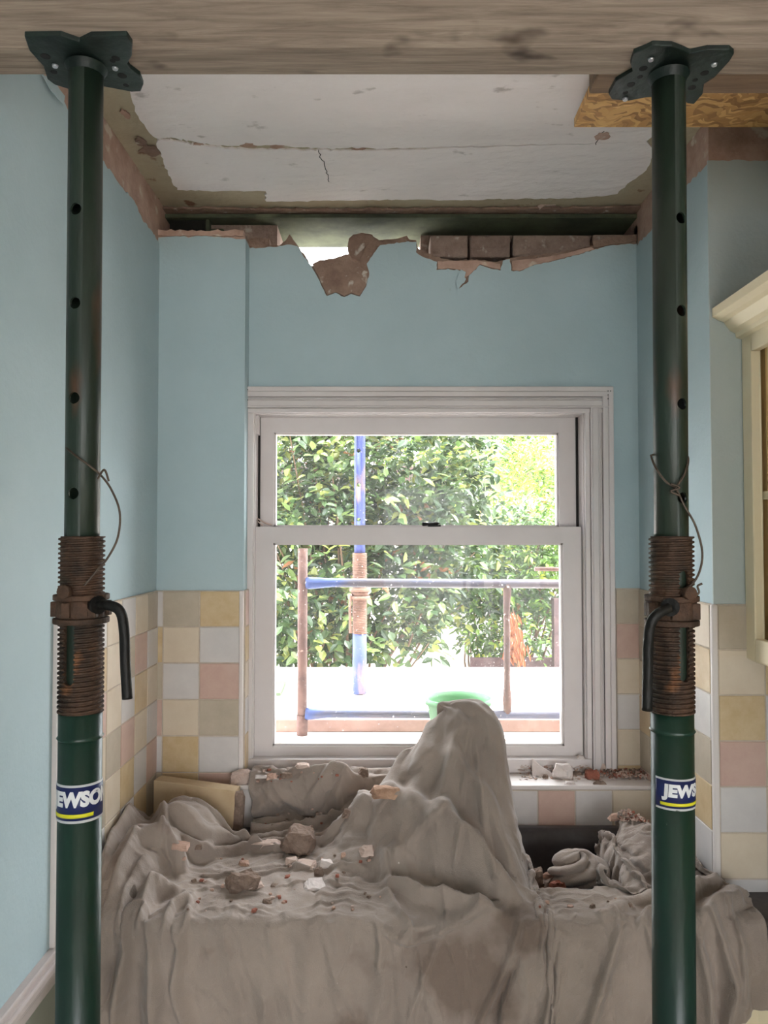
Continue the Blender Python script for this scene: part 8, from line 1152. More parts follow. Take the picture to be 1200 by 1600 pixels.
0,1,-1,0,0,-1,1,1,-1,0,1,1,-1,-1,0,0,0,-1,1,1,0,0,-1,1,-1,0,0,1,-1,-1,1,6,3,-8,-12,17,1,6,6,5,0,-10,-12,-3,0,3,0,0,3,4,-5,-6,4,6,0,9,-3,4,-3,-3,-2,-3,-4,-2,-1,-1,4,-1,-2,-1,1,0,0,-1,0,-3,1,1,1,2,-2,-2,
-1,1,-1,2,0,-1,0,1,-1,0,0,0,-1,1,1,0,0,0,-1,0,0,1,0,1,-1,0,0,-1,0,0,5,4,-5,-12,-1,10,6,4,10,3,-4,-10,-7,-2,4,1,1,-1,2,-2,-5,2,4,1,1,0,-10,19,-3,-1,-2,-2,-7,1,-3,6,-9,1,1,1,-1,0,-1,1,0,2,-7,2,3,2,-8,1,
0,0,0,0,0,0,0,1,0,0,0,-2,0,0,0,1,1,1,-1,-1,1,0,1,-1,0,0,-1,0,1,1,6,-2,-11,-8,6,5,3,8,5,3,-5,-8,-2,2,5,3,-2,0,-1,-5,-6,8,4,1,-2,-1,-2,-12,23,-5,0,-3,-3,-5,1,-5,3,-1,1,1,0,0,-1,0,0,0,1,-7,7,-3,0,3,
0,0,0,-2,1,0,1,0,1,-1,0,1,-1,0,1,0,-1,0,1,0,-1,1,0,0,0,0,-1,0,1,2,-6,2,-10,6,2,2,8,2,3,-2,-7,-4,-3,11,6,0,1,1,-3,-11,5,3,-2,2,5,-7,-2,-3,1,9,-3,1,-4,-5,0,-2,1,1,0,0,-1,-1,1,0,1,-2,-1,4,-7,0,6,-6,
0,0,0,-1,0,1,-1,0,0,1,1,0,0,0,1,-1,-1,1,0,0,0,0,-1,0,0,-1,1,1,-1,-3,8,-7,-5,1,5,4,4,4,-3,-7,-7,-2,5,11,2,1,5,0,-4,-4,0,0,3,-3,0,-4,8,-23,-7,21,4,0,-1,-5,-1,-1,4,-3,-1,1,0,0,0,-1,0,-1,2,1,0,3,-6,4,
1,-1,4,-1,-1,-2,0,-1,1,0,-1,2,0,0,-1,2,0,-1,0,-1,0,0,1,0,-2,1,0,0,-2,7,-1,-8,0,2,3,4,5,1,-7,-10,-8,1,11,8,5,3,2,1,-6,-2,5,0,-4,-12,3,8,9,-3,-2,-18,2,4,3,-2,-3,6,-9,3,1,0,0,-2,0,0,1,0,3,-5,6,-3,3,-5,
1,-1,1,2,-2,1,-1,0,-1,-2,2,0,1,0,0,-1,1,-1,-1,2,0,-1,0,-1,2,0,0,-1,4,-1,-1,-8,8,-1,2,5,3,-2,-8,-12,-5,4,11,-2,5,9,2,-3,-2,5,-6,3,-9,14,-4,-8,16,9,-18,11,-19,-2,0,0,1,-5,3,1,1,0,-2,1,-2,0,2,3,-4,-1,-2,1,1,6,
2,0,-4,1,1,2,1,-1,-1,0,-2,-2,0,2,0,0,0,1,0,0,0,0,-1,1,0,2,0,-1,-1,1,0,1,-1,2,3,5,2,-5,-12,-10,0,5,0,5,4,5,-1,-5,-1,4,2,1,4,-3,-12,8,1,21,-17,-25,8,6,3,3,3,-8,2,0,0,0,0,1,1,-1,0,-3,-1,3,2,-2,2,-5,
2,0,-1,-2,3,-1,-1,0,1,-1,1,0,-2,-2,1,1,0,1,1,0,0,-1,0,-1,2,-1,0,0,1,0,1,-1,2,0,6,3,-1,-6,-10,-5,2,4,1,3,2,-4,-6,-1,6,2,7,-1,5,-20,16,-3,-7,5,8,-16,3,-6,5,5,-3,5,-2,0,-2,0,3,-1,0,1,-1,-2,2,1,-1,2,-5,3,
1,1,1,0,-3,1,-1,0,0,2,0,-1,1,-1,-2,0,1,1,0,0,-1,1,-1,1,-1,0,1,0,-1,2,0,1,-5,8,6,0,-5,-8,-3,0,3,3,1,4,-2,-12,-6,6,9,1,3,-6,-2,11,3,-10,3,-5,-3,6,-3,-1,-7,8,-2,3,-1,-1,1,-2,1,1,1,0,-2,1,-2,-1,1,2,1,-1,
2,-1,1,1,0,-2,1,0,-1,-1,1,1,-1,2,0,-2,-1,0,1,-1,2,-1,1,0,-2,-1,2,0,-1,1,-1,-4,5,8,4,-3,-11,-7,1,7,5,3,6,-2,-10,-13,2,4,-1,9,-1,-2,-9,14,-3,0,-1,0,6,-1,-1,-1,-4,-4,3,5,-3,-1,-1,0,0,1,0,1,-1,0,0,4,-2,-4,3,-1,
2,0,-1,2,1,-1,-2,-1,1,1,-2,0,2,1,1,0,-1,-3,-2,2,1,0,1,-1,-1,1,-1,1,0,1,-4,0,6,7,0,-8,-12,-6,6,8,8,8,4,-8,-17,3,3,0,3,-5,3,-8,14,-1,-4,0,0,-3,3,4,0,1,-2,-8,3,-3,4,0,0,0,-1,1,-1,0,1,-1,1,-3,4,-1,-3,3,
2,-2,1,0,0,0,1,0,1,-1,0,-1,0,-1,1,1,1,0,-1,-2,-1,2,-1,0,3,0,-2,0,-2,-3,-3,6,9,1,-5,-12,-7,-1,4,9,11,9,-3,-11,-4,7,4,-4,-3,-1,-1,2,1,1,-5,2,0,-5,1,4,2,2,0,-5,-3,1,4,-2,-1,0,1,-1,1,-1,-1,0,3,-2,0,1,-1,-1,
3,2,-1,-1,-1,0,0,1,-1,0,-1,1,1,-1,-2,0,1,1,1,1,-1,-4,2,1,0,-1,-1,0,0,-8,-1,12,7,-1,-9,-10,-6,2,6,11,5,-1,-13,-7,13,7,-4,6,-10,2,-8,8,0,-2,-1,2,0,-5,-2,0,3,2,5,-4,1,4,-6,3,0,-1,0,1,-1,-1,-3,10,-9,1,0,2,1,-1,
4,1,1,-1,0,0,-1,-1,0,1,0,-2,0,1,-1,1,-1,-2,1,1,1,1,-5,1,-1,1,1,0,-1,-1,-1,6,6,-4,-12,-3,2,7,7,2,-5,-15,-8,7,11,-4,9,0,0,-5,3,0,-6,1,-5,10,-3,-4,-6,1,0,3,4,2,0,-2,3,0,1,0,-2,0,0,0,4,-3,1,2,-5,3,-1,0,
5,0,-1,0,0,0,1,1,0,-1,-1,0,-2,0,0,0,1,0,-2,0,-1,2,1,-2,-1,0,-2,2,1,-3,1,0,3,-3,-8,2,17,9,-4,-18,-18,-6,3,8,2,10,-6,4,9,0,-6,-5,5,-9,16,0,-11,-1,-3,-2,1,0,5,8,-2,-1,2,0,0,1,0,-2,1,1,0,-1,1,1,-2,-1,1,-1,
4,1,1,-3,-1,2,1,1,1,-1,0,0,-2,-1,1,-2,-1,1,1,-1,-1,-1,2,-1,0,-2,1,2,-2,-3,0,-2,-7,-8,10,11,12,-5,-13,-14,-3,0,7,2,-5,0,8,-7,3,6,-2,5,-5,2,1,-5,2,0,4,-2,-1,-2,3,7,1,-1,0,0,2,0,0,0,-1,0,1,-1,1,1,-1,-2,1,0,
6,-1,-5,3,1,-2,-1,0,0,1,1,1,1,-1,0,0,-1,-1,-1,-1,1,0,0,1,-1,0,2,-1,-3,0,-1,-2,-12,2,2,5,-7,-2,-4,9,8,2,-2,-5,-3,-9,0,3,-1,0,7,-1,0,4,-7,1,-1,4,6,1,-1,-2,3,4,1,-2,1,-1,1,1,-1,1,-1,1,1,-1,2,0,0,-3,-1,0,
-4,2,5,1,-2,-1,1,0,-1,0,1,-1,2,0,0,0,-2,0,-1,1,1,-2,0,2,3,-3,-2,-2,-1,2,-2,-2,0,0,0,-13,-5,-3,10,8,-1,0,-2,-5,-3,1,-8,-5,-2,-1,0,2,4,0,-1,2,-1,7,3,5,4,2,2,3,2,0,0,0,-1,1,1,-2,1,0,-1,1,4,-4,5,-3,0,-1,
0,-2,2,1,2,-1,-1,0,0,1,-3,0,0,1,0,1,2,0,-1,-1,-1,-1,1,-2,1,5,-3,-1,0,0,0,-1,0,-1,3,-20,-13,4,0,3,5,0,1,1,-1,-3,-3,0,-1,-5,-1,-1,1,3,3,2,2,-2,7,4,6,3,-3,4,4,0,-1,-1,0,0,0,3,-2,-2,1,-7,5,5,-1,6,0,0,
-2,2,-1,0,2,1,-2,-1,0,0,4,-2,-2,1,-1,0,1,1,2,-2,-1,0,-1,0,-1,2,3,-4,8,0,0,-1,0,-3,-4,-1,-13,-15,5,-6,1,2,4,-1,0,-2,0,-2,-3,-1,-4,0,-1,0,1,1,1,6,4,6,5,8,1,-1,0,7,-1,0,-1,0,1,0,1,0,-2,0,-5,4,0,2,1,0,
-1,0,0,-1,0,2,0,-2,0,1,0,3,-2,-1,0,-1,1,0,1,2,-1,1,-2,1,-1,-2,1,2,-2,2,-1,2,-2,-2,-2,10,-6,-5,-20,5,-4,0,1,4,-2,1,-2,-2,-1,-3,0,-2,-2,-1,0,1,1,3,8,5,3,3,5,7,-2,-6,6,1,-1,-1,0,0,0,3,2,0,-6,-6,1,0,-1,1,
-1,0,1,0,-1,0,2,-1,-1,-1,0,2,3,-1,-2,0,-1,1,0,2,1,0,0,-3,1,-1,-1,1,-7,5,2,1,-7,2,-1,2,8,-1,-6,-21,1,2,-3,0,3,0,-2,0,-3,-1,-3,-1,-1,-2,0,-1,1,6,4,5,8,-2,5,5,7,-5,1,-1,1,0,-1,-1,1,-2,1,6,1,-7,1,0,1,-5,
0,0,0,0,1,-1,1,2,0,-3,0,-2,1,1,3,-1,-1,-2,0,1,1,0,1,1,-1,-3,3,4,-5,-8,2,3,6,-9,0,-1,6,5,-1,-3,-16,-5,0,-1,-1,1,3,-2,-3,-2,0,-3,-3,0,-1,-1,1,4,6,4,3,4,2,5,5,4,-6,1,0,1,-1,1,-2,0,1,1,-3,8,0,0,0,-5,
0,1,0,0,0,0,-2,-1,2,3,-1,-2,-1,0,0,2,0,-2,-1,0,1,1,1,1,0,-2,-3,1,7,-5,-3,0,3,0,0,0,-5,6,4,1,-4,-15,-5,1,-2,-1,0,1,0,-2,-4,-2,-2,-2,-1,0,-1,5,5,3,4,7,2,1,0,7,-2,0,1,0,1,-1,1,-1,-1,1,-6,0,5,1,-1,6,
1,-1,0,0,0,0,-1,0,-1,1,0,2,0,-3,0,3,1,-3,1,-2,0,2,0,0,2,0,-2,-4,6,4,-6,-5,0,10,0,-1,-4,-5,5,0,7,-7,-9,-7,3,-1,-4,1,-2,0,1,-5,-3,-2,-2,0,-1,4,3,4,3,7,11,-2,1,-5,7,-1,0,-2,1,1,0,-1,-5,-1,6,2,-7,0,0,6,
0,0,0,-1,1,-1,3,0,-4,0,0,2,1,1,-2,-1,0,4,-3,0,-1,0,0,1,-1,2,2,-3,-6,0,11,-6,-3,-1,5,5,1,0,-12,2,2,7,-5,-8,-6,0,1,-4,0,0,-1,-2,-1,-4,-3,-2,-1,5,0,5,5,5,6,10,-4,0,0,1,-1,0,-1,-2,1,3,3,-5,2,3,1,-3,-6,-3,
-1,0,0,1,-1,2,-1,0,3,-3,-1,-1,1,2,1,-3,0,3,1,-2,-1,-2,0,1,0,1,1,4,1,-5,-6,11,-7,-3,-2,7,1,-3,0,-4,0,9,2,-5,-6,-8,-1,-1,-2,-3,-2,2,-2,-2,0,-2,-2,0,5,3,5,4,4,7,6,-4,-4,1,1,1,-1,0,0,-2,2,5,1,-3,-4,3,3,-7,
0,-1,0,1,0,0,-2,0,1,2,1,-1,-2,0,3,0,-2,-2,3,1,1,-1,-2,-1,0,1,-1,1,0,7,-5,-3,7,1,-6,-7,0,-1,9,-3,-4,4,5,2,-4,-2,-5,-4,-5,-4,-7,-1,-4,-5,-1,-1,0,4,5,6,7,7,8,-7,8,5,-3,-3,0,0,1,0,0,-1,-5,7,3,-5,-6,0,5,7,
0,-1,1,0,0,1,1,-3,-2,0,2,2,0,-1,-1,2,-1,0,0,1,1,0,1,-3,-2,0,-1,-1,5,2,3,-12,5,4,5,-1,-6,-3,-4,9,-4,-7,9,1,5,0,-2,-1,0,2,-7,-4,3,-2,-1,4,-2,0,3,3,-1,1,-2,-4,-4,9,-1,2,-2,0,-1,-1,2,2,-6,-4,7,0,-2,-3,-1,7,
2,0,1,-4,0,0,1,3,-2,-2,0,0,0,2,0,-1,3,-3,0,0,1,1,1,2,-4,-2,2,-1,-9,3,5,3,-9,4,5,-1,7,-1,-5,-1,7,-8,-8,13,0,-1,-1,-1,-1,-5,11,-7,-5,5,0,-4,3,1,-3,3,2,1,-4,4,-6,-5,9,0,-1,0,1,-1,0,0,6,-4,-6,-3,9,-5,-1,-3,
0,1,0,-1,-2,-2,1,2,4,-1,-2,0,1,-1,0,0,0,3,-4,1,0,0,-1,2,4,-3,-1,-3,9,-10,-5,3,6,-8,3,-1,5,4,7,-2,-6,4,-3,-8,-1,0,0,0,1,3,-1,10,3,-2,1,2,-1,0,-2,-6,-3,-5,-3,5,9,-3,-12,-13,-12,-14,-14,-12,-16,-14,-10,0,0,3,3,6,2,-2,
-2,1,-5,2,2,2,0,0,-1,4,-2,-1,-1,1,-2,1,-1,1,3,-3,-1,0,0,0,1,4,-2,3,-3,1,2,1,-3,1,-8,3,1,0,0,0,0,0,0,0,0,0,0,0,0,0,0,0,0,0,0,0,0,0,0,0,0,0,0,0,0,0,0,0,0,0,0,0,0,0,0,0,0,0,0,0,0,0,
-1,-1,-3,1,-1,1,2,1,2,-1,3,-2,-2,-1,0,-1,1,1,-1,3,-2,0,0,0,-1,-1,4,0,-7,10,-6,3,0,0,4,-2,-4,0,0,0,0,0,0,0,0,0,0,0,0,0,0,0,0,0,0,0,0,0,0,0,0,0,0,0,0,0,0,0,0,0,0,0,0,0,0,0,0,0,0,0,0,0,
-1,-1,1,1,-1,0,-1,-1,0,0,0,4,1,0,-2,-1,-1,0,1,0,1,1,-1,-2,0,5,-1,-2,5,-9,9,-8,4,-1,0,-1,2,0,0,0,0,0,0,0,0,0,0,0,0,0,0,0,0,0,0,0,0,0,0,0,0,0,0,0,0,0,0,0,0,0,0,0,0,0,0,0,0,0,0,0,0,0,
-1,-1,2,0,1,-1,0,0,-2,-1,-2,1,2,-1,4,0,-1,-1,0,-1,2,0,1,1,0,-2,1,-2,4,-1,-5,8,-9,6,-3,2,-1,0,0,0,0,0,0,0,0,0,0,0,0,0,0,0,0,0,0,0,0,0,0,0,0,0,0,0,0,0,0,0,0,0,0,0,0,0,0,0,0,0,0,0,0,0,
-2,-1,2,0,0,-2,1,1,-1,0,2,-2,-2,2,0,2,4,0,-4,-1,-1,1,1,1,1,0,-2,5,-6,5,-4,0,4,-8,6,0,-4,0,0,0,0,0,0,0,0,0,0,0,0,0,0,0,0,0,0,0,0,0,0,0,0,0,0,0,0,0,0,0,0,0,0,0,0,0,0,0,0,0,0,0,0,0,
-3,3,-2,0,0,1,-1,0,1,2,0,-1,-1,0,0,1,0,-1,4,1,-4,0,-1,0,1,0,1,-1,-2,-1,7,-10,2,7,-7,2,2,0,0,0,0,0,0,0,0,0,0,0,0,0,0,0,0,0,0,0,0,0,0,0,0,0,0,0,0,0,0,0,0,0,0,0,0,0,0,0,0,0,0,0,0,0,
-3,0,2,0,0,0,0,0,1,0,-1,1,1,0,-1,-1,0,1,0,-2,4,-1,0,-2,-1,0,1,0,13,-2,-13,4,4,-6,5,-6,0,0,0,0,0,0,0,0,0,0,0,0,0,0,0,0,0,0,0,0,0,0,0,0,0,0,0,0,0,0,0,0,0,0,0,0,0,0,0,0,0,0,0,0,0,0,
-2,0,0,1,1,0,-2,0,2,0,0,-1,1,1,0,-1,-1,1,-1,1,1,-2,1,2,0,-1,0,-1,-1,10,-2,-5,-5,7,-2,3,1,-6,0,0,0,0,0,0,0,0,0,0,0,0,0,0,0,0,0,0,0,0,0,0,0,0,0,0,0,0,0,0,0,0,0,0,0,0,0,0,0,0,0,0,0,0,
0,0,0,0,-1,1,2,-2,-2,1,0,1,1,-2,0,1,-1,-2,1,1,-1,2,0,-1,1,1,-3,2,-8,7,13,-6,-7,-5,0,0,2,1,0,0,0,0,0,0,0,0,0,0,0,0,0,0,0,0,0,0,0,0,0,0,0,0,0,0,0,0,0,0,0,0,0,0,0,0,0,0,0,0,0,0,0,0,
-1,-1,2,0,1,-1,-2,1,-1,0,1,1,-1,-1,1,-1,1,0,1,0,-1,0,0,2,-2,1,3,-3,-4,-7,12,9,-6,-3,2,-5,-3,7,0,0,0,0,0,0,0,0,0,0,0,0,0,0,0,0,0,0,0,0,0,0,0,0,0,0,0,0,0,0,0,0,0,0,0,0,0,0,0,0,0,0,0,0,
0,1,-2,0,0,0,0,0,1,-1,0,-1,-1,1,0,1,-1,0,1,0,0,1,-1,-1,2,0,-1,-3,10,-11,-5,14,9,-6,-10,9,0,-7,0,0,0,0,0,0,0,0,0,0,0,0,0,0,0,0,0,0,0,0,0,0,0,0,0,0,0,0,0,0,0,0,0,0,0,0,0,0,0,0,0,0,0,0,
1,-1,1,-2,0,0,0,0,0,0,0,-1,1,1,-1,0,0,1,-2,1,0,0,1,-1,0,-2,0,6,-9,7,-10,-1,14,-6,8,-5,-6,5,0,0,0,0,0,0,0,0,0,0,0,0,0,0,0,0,0,0,0,0,0,0,0,0,0,0,0,0,0,0,0,0,0,0,0,0,0,0,0,0,0,0,0,0,
1,0,-1,0,-1,1,2,-1,-1,-1,-1,2,0,-1,0,0,0,1,-1,0,1,0,1,0,-1,0,0,-1,0,-5,8,-9,6,5,-8,-2,7,0,0,0,0,0,0,0,0,0,0,0,0,0,0,0,0,0,0,0,0,0,0,0,0,0,0,0,0,0,0,0,0,0,0,0,0,0,0,0,0,0,0,0,0,0,
0,0,-1,1,0,-1,1,1,0,0,1,-2,0,1,0,0,-1,0,1,0,1,-1,-1,-1,-1,3,0,0,-3,6,-9,2,1,10,-7,0,5,0,0,0,0,0,0,0,0,0,0,0,0,0,0,0,0,0,0,0,0,0,0,0,0,0,0,0,0,0,0,0,0,0,0,0,0,0,0,0,0,0,0,0,0,0,
-1,1,-1,0,0,1,-2,2,1,1,0,0,0,-2,0,0,1,0,0,0,-2,0,0,0,3,-1,-1,0,4,-7,7,-4,-2,6,-1,3,-9,0,0,0,0,0,0,0,0,0,0,0,0,0,0,0,0,0,0,0,0,0,0,0,0,0,0,0,0,0,0,0,0,0,0,0,0,0,0,0,0,0,0,0,0,0,
1,-1,4,-4,0,0,1,0,0,-1,0,0,0,1,0,0,0,0,1,-2,0,0,0,0,-1,1,0,0,-4,10,-5,1,-7,7,5,-12,7,0,0,0,0,0,0,0,0,0,0,0,0,0,0,0,0,0,0,0,0,0,0,0,0,0,0,0,0,0,0,0,0,0,0,0,0,0,0,0,0,0,0,0,0,0,
-2,1,-2,5,1,-1,-2,0,0,1,0,-1,-1,1,2,0,1,-2,-1,-1,1,0,0,1,-2,0,3,-1,7,-1,4,1,3,-14,-7,5,-4,0,0,0,0,0,0,0,0,0,0,0,0,0,0,0,0,0,0,0,0,0,0,0,0,0,0,0,0,0,0,0,0,0,0,0,0,0,0,0,0,0,0,0,0,0,
-1,0,1,1,0,-2,1,-2,1,0,0,1,0,-1,-1,0,1,0,0,1,0,0,0,0,2,-2,-1,-3,5,-6,10,22,-9,-26,5,9,0,0,0,0,0,0,0,0,0,0,0,0,0,0,0,0,0,0,0,0,0,0,0,0,0,0,0,0,0,0,0,0,0,0,0,0,0,0,0,0,0,0,0,0,0,0,
1,0,-1,-1,0,2,-1,-1,-1,0,0,1,0,0,1,1,-1,0,0,0,0,1,0,0,0,0,-1,6,-12,4,8,8,-7,-3,-3,-5,0,0,0,0,0,0,0,0,0,0,0,0,0,0,0,0,0,0,0,0,0,0,0,0,0,0,0,0,0,0,0,0,0,0,0,0,0,0,0,0,0,0,0,0,0,0,
-1,-1,1,0,0,2,-1,0,1,-1,0,-1,-1,1,1,-1,0,2,0,0,-1,0,-1,0,0,2,1,2,0,-4,-9,-6,12,16,-5,-6,2,0,0,0,0,0,0,0,0,0,0,0,0,0,0,0,0,0,0,0,0,0,0,0,0,0,0,0,0,0,0,0,0,0,0,0,0,0,0,0,0,0,0,0,0,0,
-1,1,-1,0,1,-3,2,2,-1,-1,1,0,1,-1,-1,1,-1,0,0,1,0,0,1,-1,1,1,-1,5,12,-10,-17,-12,13,19,5,-10,-7,0,0,0,0,0,0,0,0,0,0,0,0,0,0,0,0,0,0,0,0,0,0,0,0,0,0,0,0,0,0,0,0,0,0,0,0,0,0,0,0,0,0,0,0,0,
2,-1,0,-1,-2,1,1,0,1,0,0,-1,0,2,-1,-1,-1,0,1,1,0,0,0,0,-1,0,1,-2,6,8,-10,-14,-5,13,14,0,-7,0,0,0,0,0,0,0,0,0,0,0,0,0,0,0,0,0,0,0,0,0,0,0,0,0,0,0,0,0,0,0,0,0,0,0,0,0,0,0,0,0,0,0,0,0,
1,1,-1,-2,0,2,-1,-1,0,1,-1,0,2,-1,1,-1,1,0,-1,0,1,-1,0,1,-1,-2,0,-7,0,16,6,-11,-14,0,14,11,-7,0,0,0,0,0,0,0,0,0,0,0,0,0,0,0,0,0,0,0,0,0,0,0,0,0,0,0,0,0,0,0,0,0,0,0,0,0,0,0,0,0,0,0,0,0,
7,-2,-1,0,-2,-1,-1,0,-2,0,0,0,0,0,1,1,-1,-1,0,0,1,0,0,0,1,-1,-1,-3,-4,5,16,-2,-14,-12,5,17,9,0,0,0,0,0,0,0,0,0,0,0,0,0,0,0,0,0,0,0,0,0,0,0,0,0,0,0,0,0,0,0,0,0,0,0,0,0,0,0,0,0,0,0,0,0,
5,-1,-2,-4,3,-2,1,1,0,0,-1,1,0,-1,-3,-1,0,1,0,0,0,0,1,1,0,0,0,5,-5,-8,9,13,-5,-14,-9,10,11,0,0,0,0,0,0,0,0,0,0,0,0,0,0,0,0,0,0,0,0,0,0,0,0,0,0,0,0,0,0,0,0,0,0,0,0,0,0,0,0,0,0,0,0,0,
-14,-2,5,2,-15,-13,37,-1,0,0,0,1,-1,0,-1,0,-1,0,2,-1,0,2,0,0,-1,1,2,-2,-8,-6,1,15,11,-10,-11,0,13,0,0,0,0,0,0,0,0,0,0,0,0,0,0,0,0,0,0,0,0,0,0,0,0,0,0,0,0,0,0,0,0,0,0,0,0,0,0,0,0,0,0,0,0,0,
0,-9,-15,-10,0,0,-51,-14,-13,108,-2,0,0,-12,-13,33,2,-1,-1,-1,-2,1,1,-1,1,0,-1,-5,9,-7,-11,5,18,4,-12,-10,8,0,0,0,0,0,0,0,0,0,0,0,0,0,0,0,0,0,0,0,0,0,0,0,0,0,0,0,0,0,0,0,0,0,0,0,0,0,0,0,0,0,0,0,0,0,
0,0,0,0,0,0,0,0,0,-122,-12,-15,-14,-2,0,169,1,0,0,-1,1,-2,-1,0,-2,-1,-1,4,-4,1,-5,-7,10,14,-3,-14,-1,0,0,0,0,0,0,0,0,0,0,0,0,0,0,0,0,0,0,0,0,0,0,0,0,0,0,0,0,0,0,0,0,0,0,0,0,0,0,0,0,0,0,0,0,0,
0,0,0,0,0,0,0,0,0,0,0,0,0,0,0,1,0,0,0,0,-1,-1,-1,2,0,-1,0,1,-3,5,-4,-5,-2,13,5,-10,-8,0,0,0,0,0,0,0,0,0,0,0,0,0,0,0,0,0,0,0,0,0,0,0,0,0,0,0,0,0,0,0,0,0,0,0,0,0,0,0,0,0,0,0,0,0,
0,0,0,0,0,0,0,0,0,0,0,0,0,0,0,0,1,0,-1,0,-1,0,1,-1,2,0,0,-1,3,-7,3,-4,-6,7,12,-10,-18,0,0,0,0,0,0,0,0,0,0,0,0,0,0,0,0,0,0,0,0,0,0,0,0,0,0,0,0,0,0,0,0,0,0,0,0,0,0,0,0,0,0,0,0,0,
0,0,0,0,0,0,0,0,0,0,0,0,0,0,0,1,-2,1,0,0,0,1,1,0,-1,0,1,-1,-1,3,-1,-3,-8,-7,-8,22,0,0,0,0,0,0,0,0,0,0,0,0,0,0,0,0,0,0,0,0,0,0,0,0,0,0,0,0,0,0,0,0,0,0,0,0,0,0,0,0,0,0,0,0,0,0]], [21, 39, 43, 39, 43, 39, 43, 39, 43, 39, 42, 40, 37, 45, 34, 48, 29, 54, 22, 60, 21, 61, 21, 61, 21, 60, 22, 60, 22, 60, 22, 60, 22, 60, 22, 60, 22, 60, 22, 60, 22, 60, 22, 5569, 2, 42, 45, 37, 45, 37, 45, 37, 45, 37, 45, 37, 45, 37, 45, 37, 45, 38, 44, 38, 44, 38, 44, 38, 44, 38, 44, 37, 45, 37, 45, 37, 45, 37, 45, 37, 45, 37, 45, 37, 45, 37, 45, 37, 45, 37, 45, 37, 45, 37, 45, 37, 45, 4, 2, 31, 54, 5, 1, 22, 60, 22, 60, 22, 60, 22, 60, 22, 45])
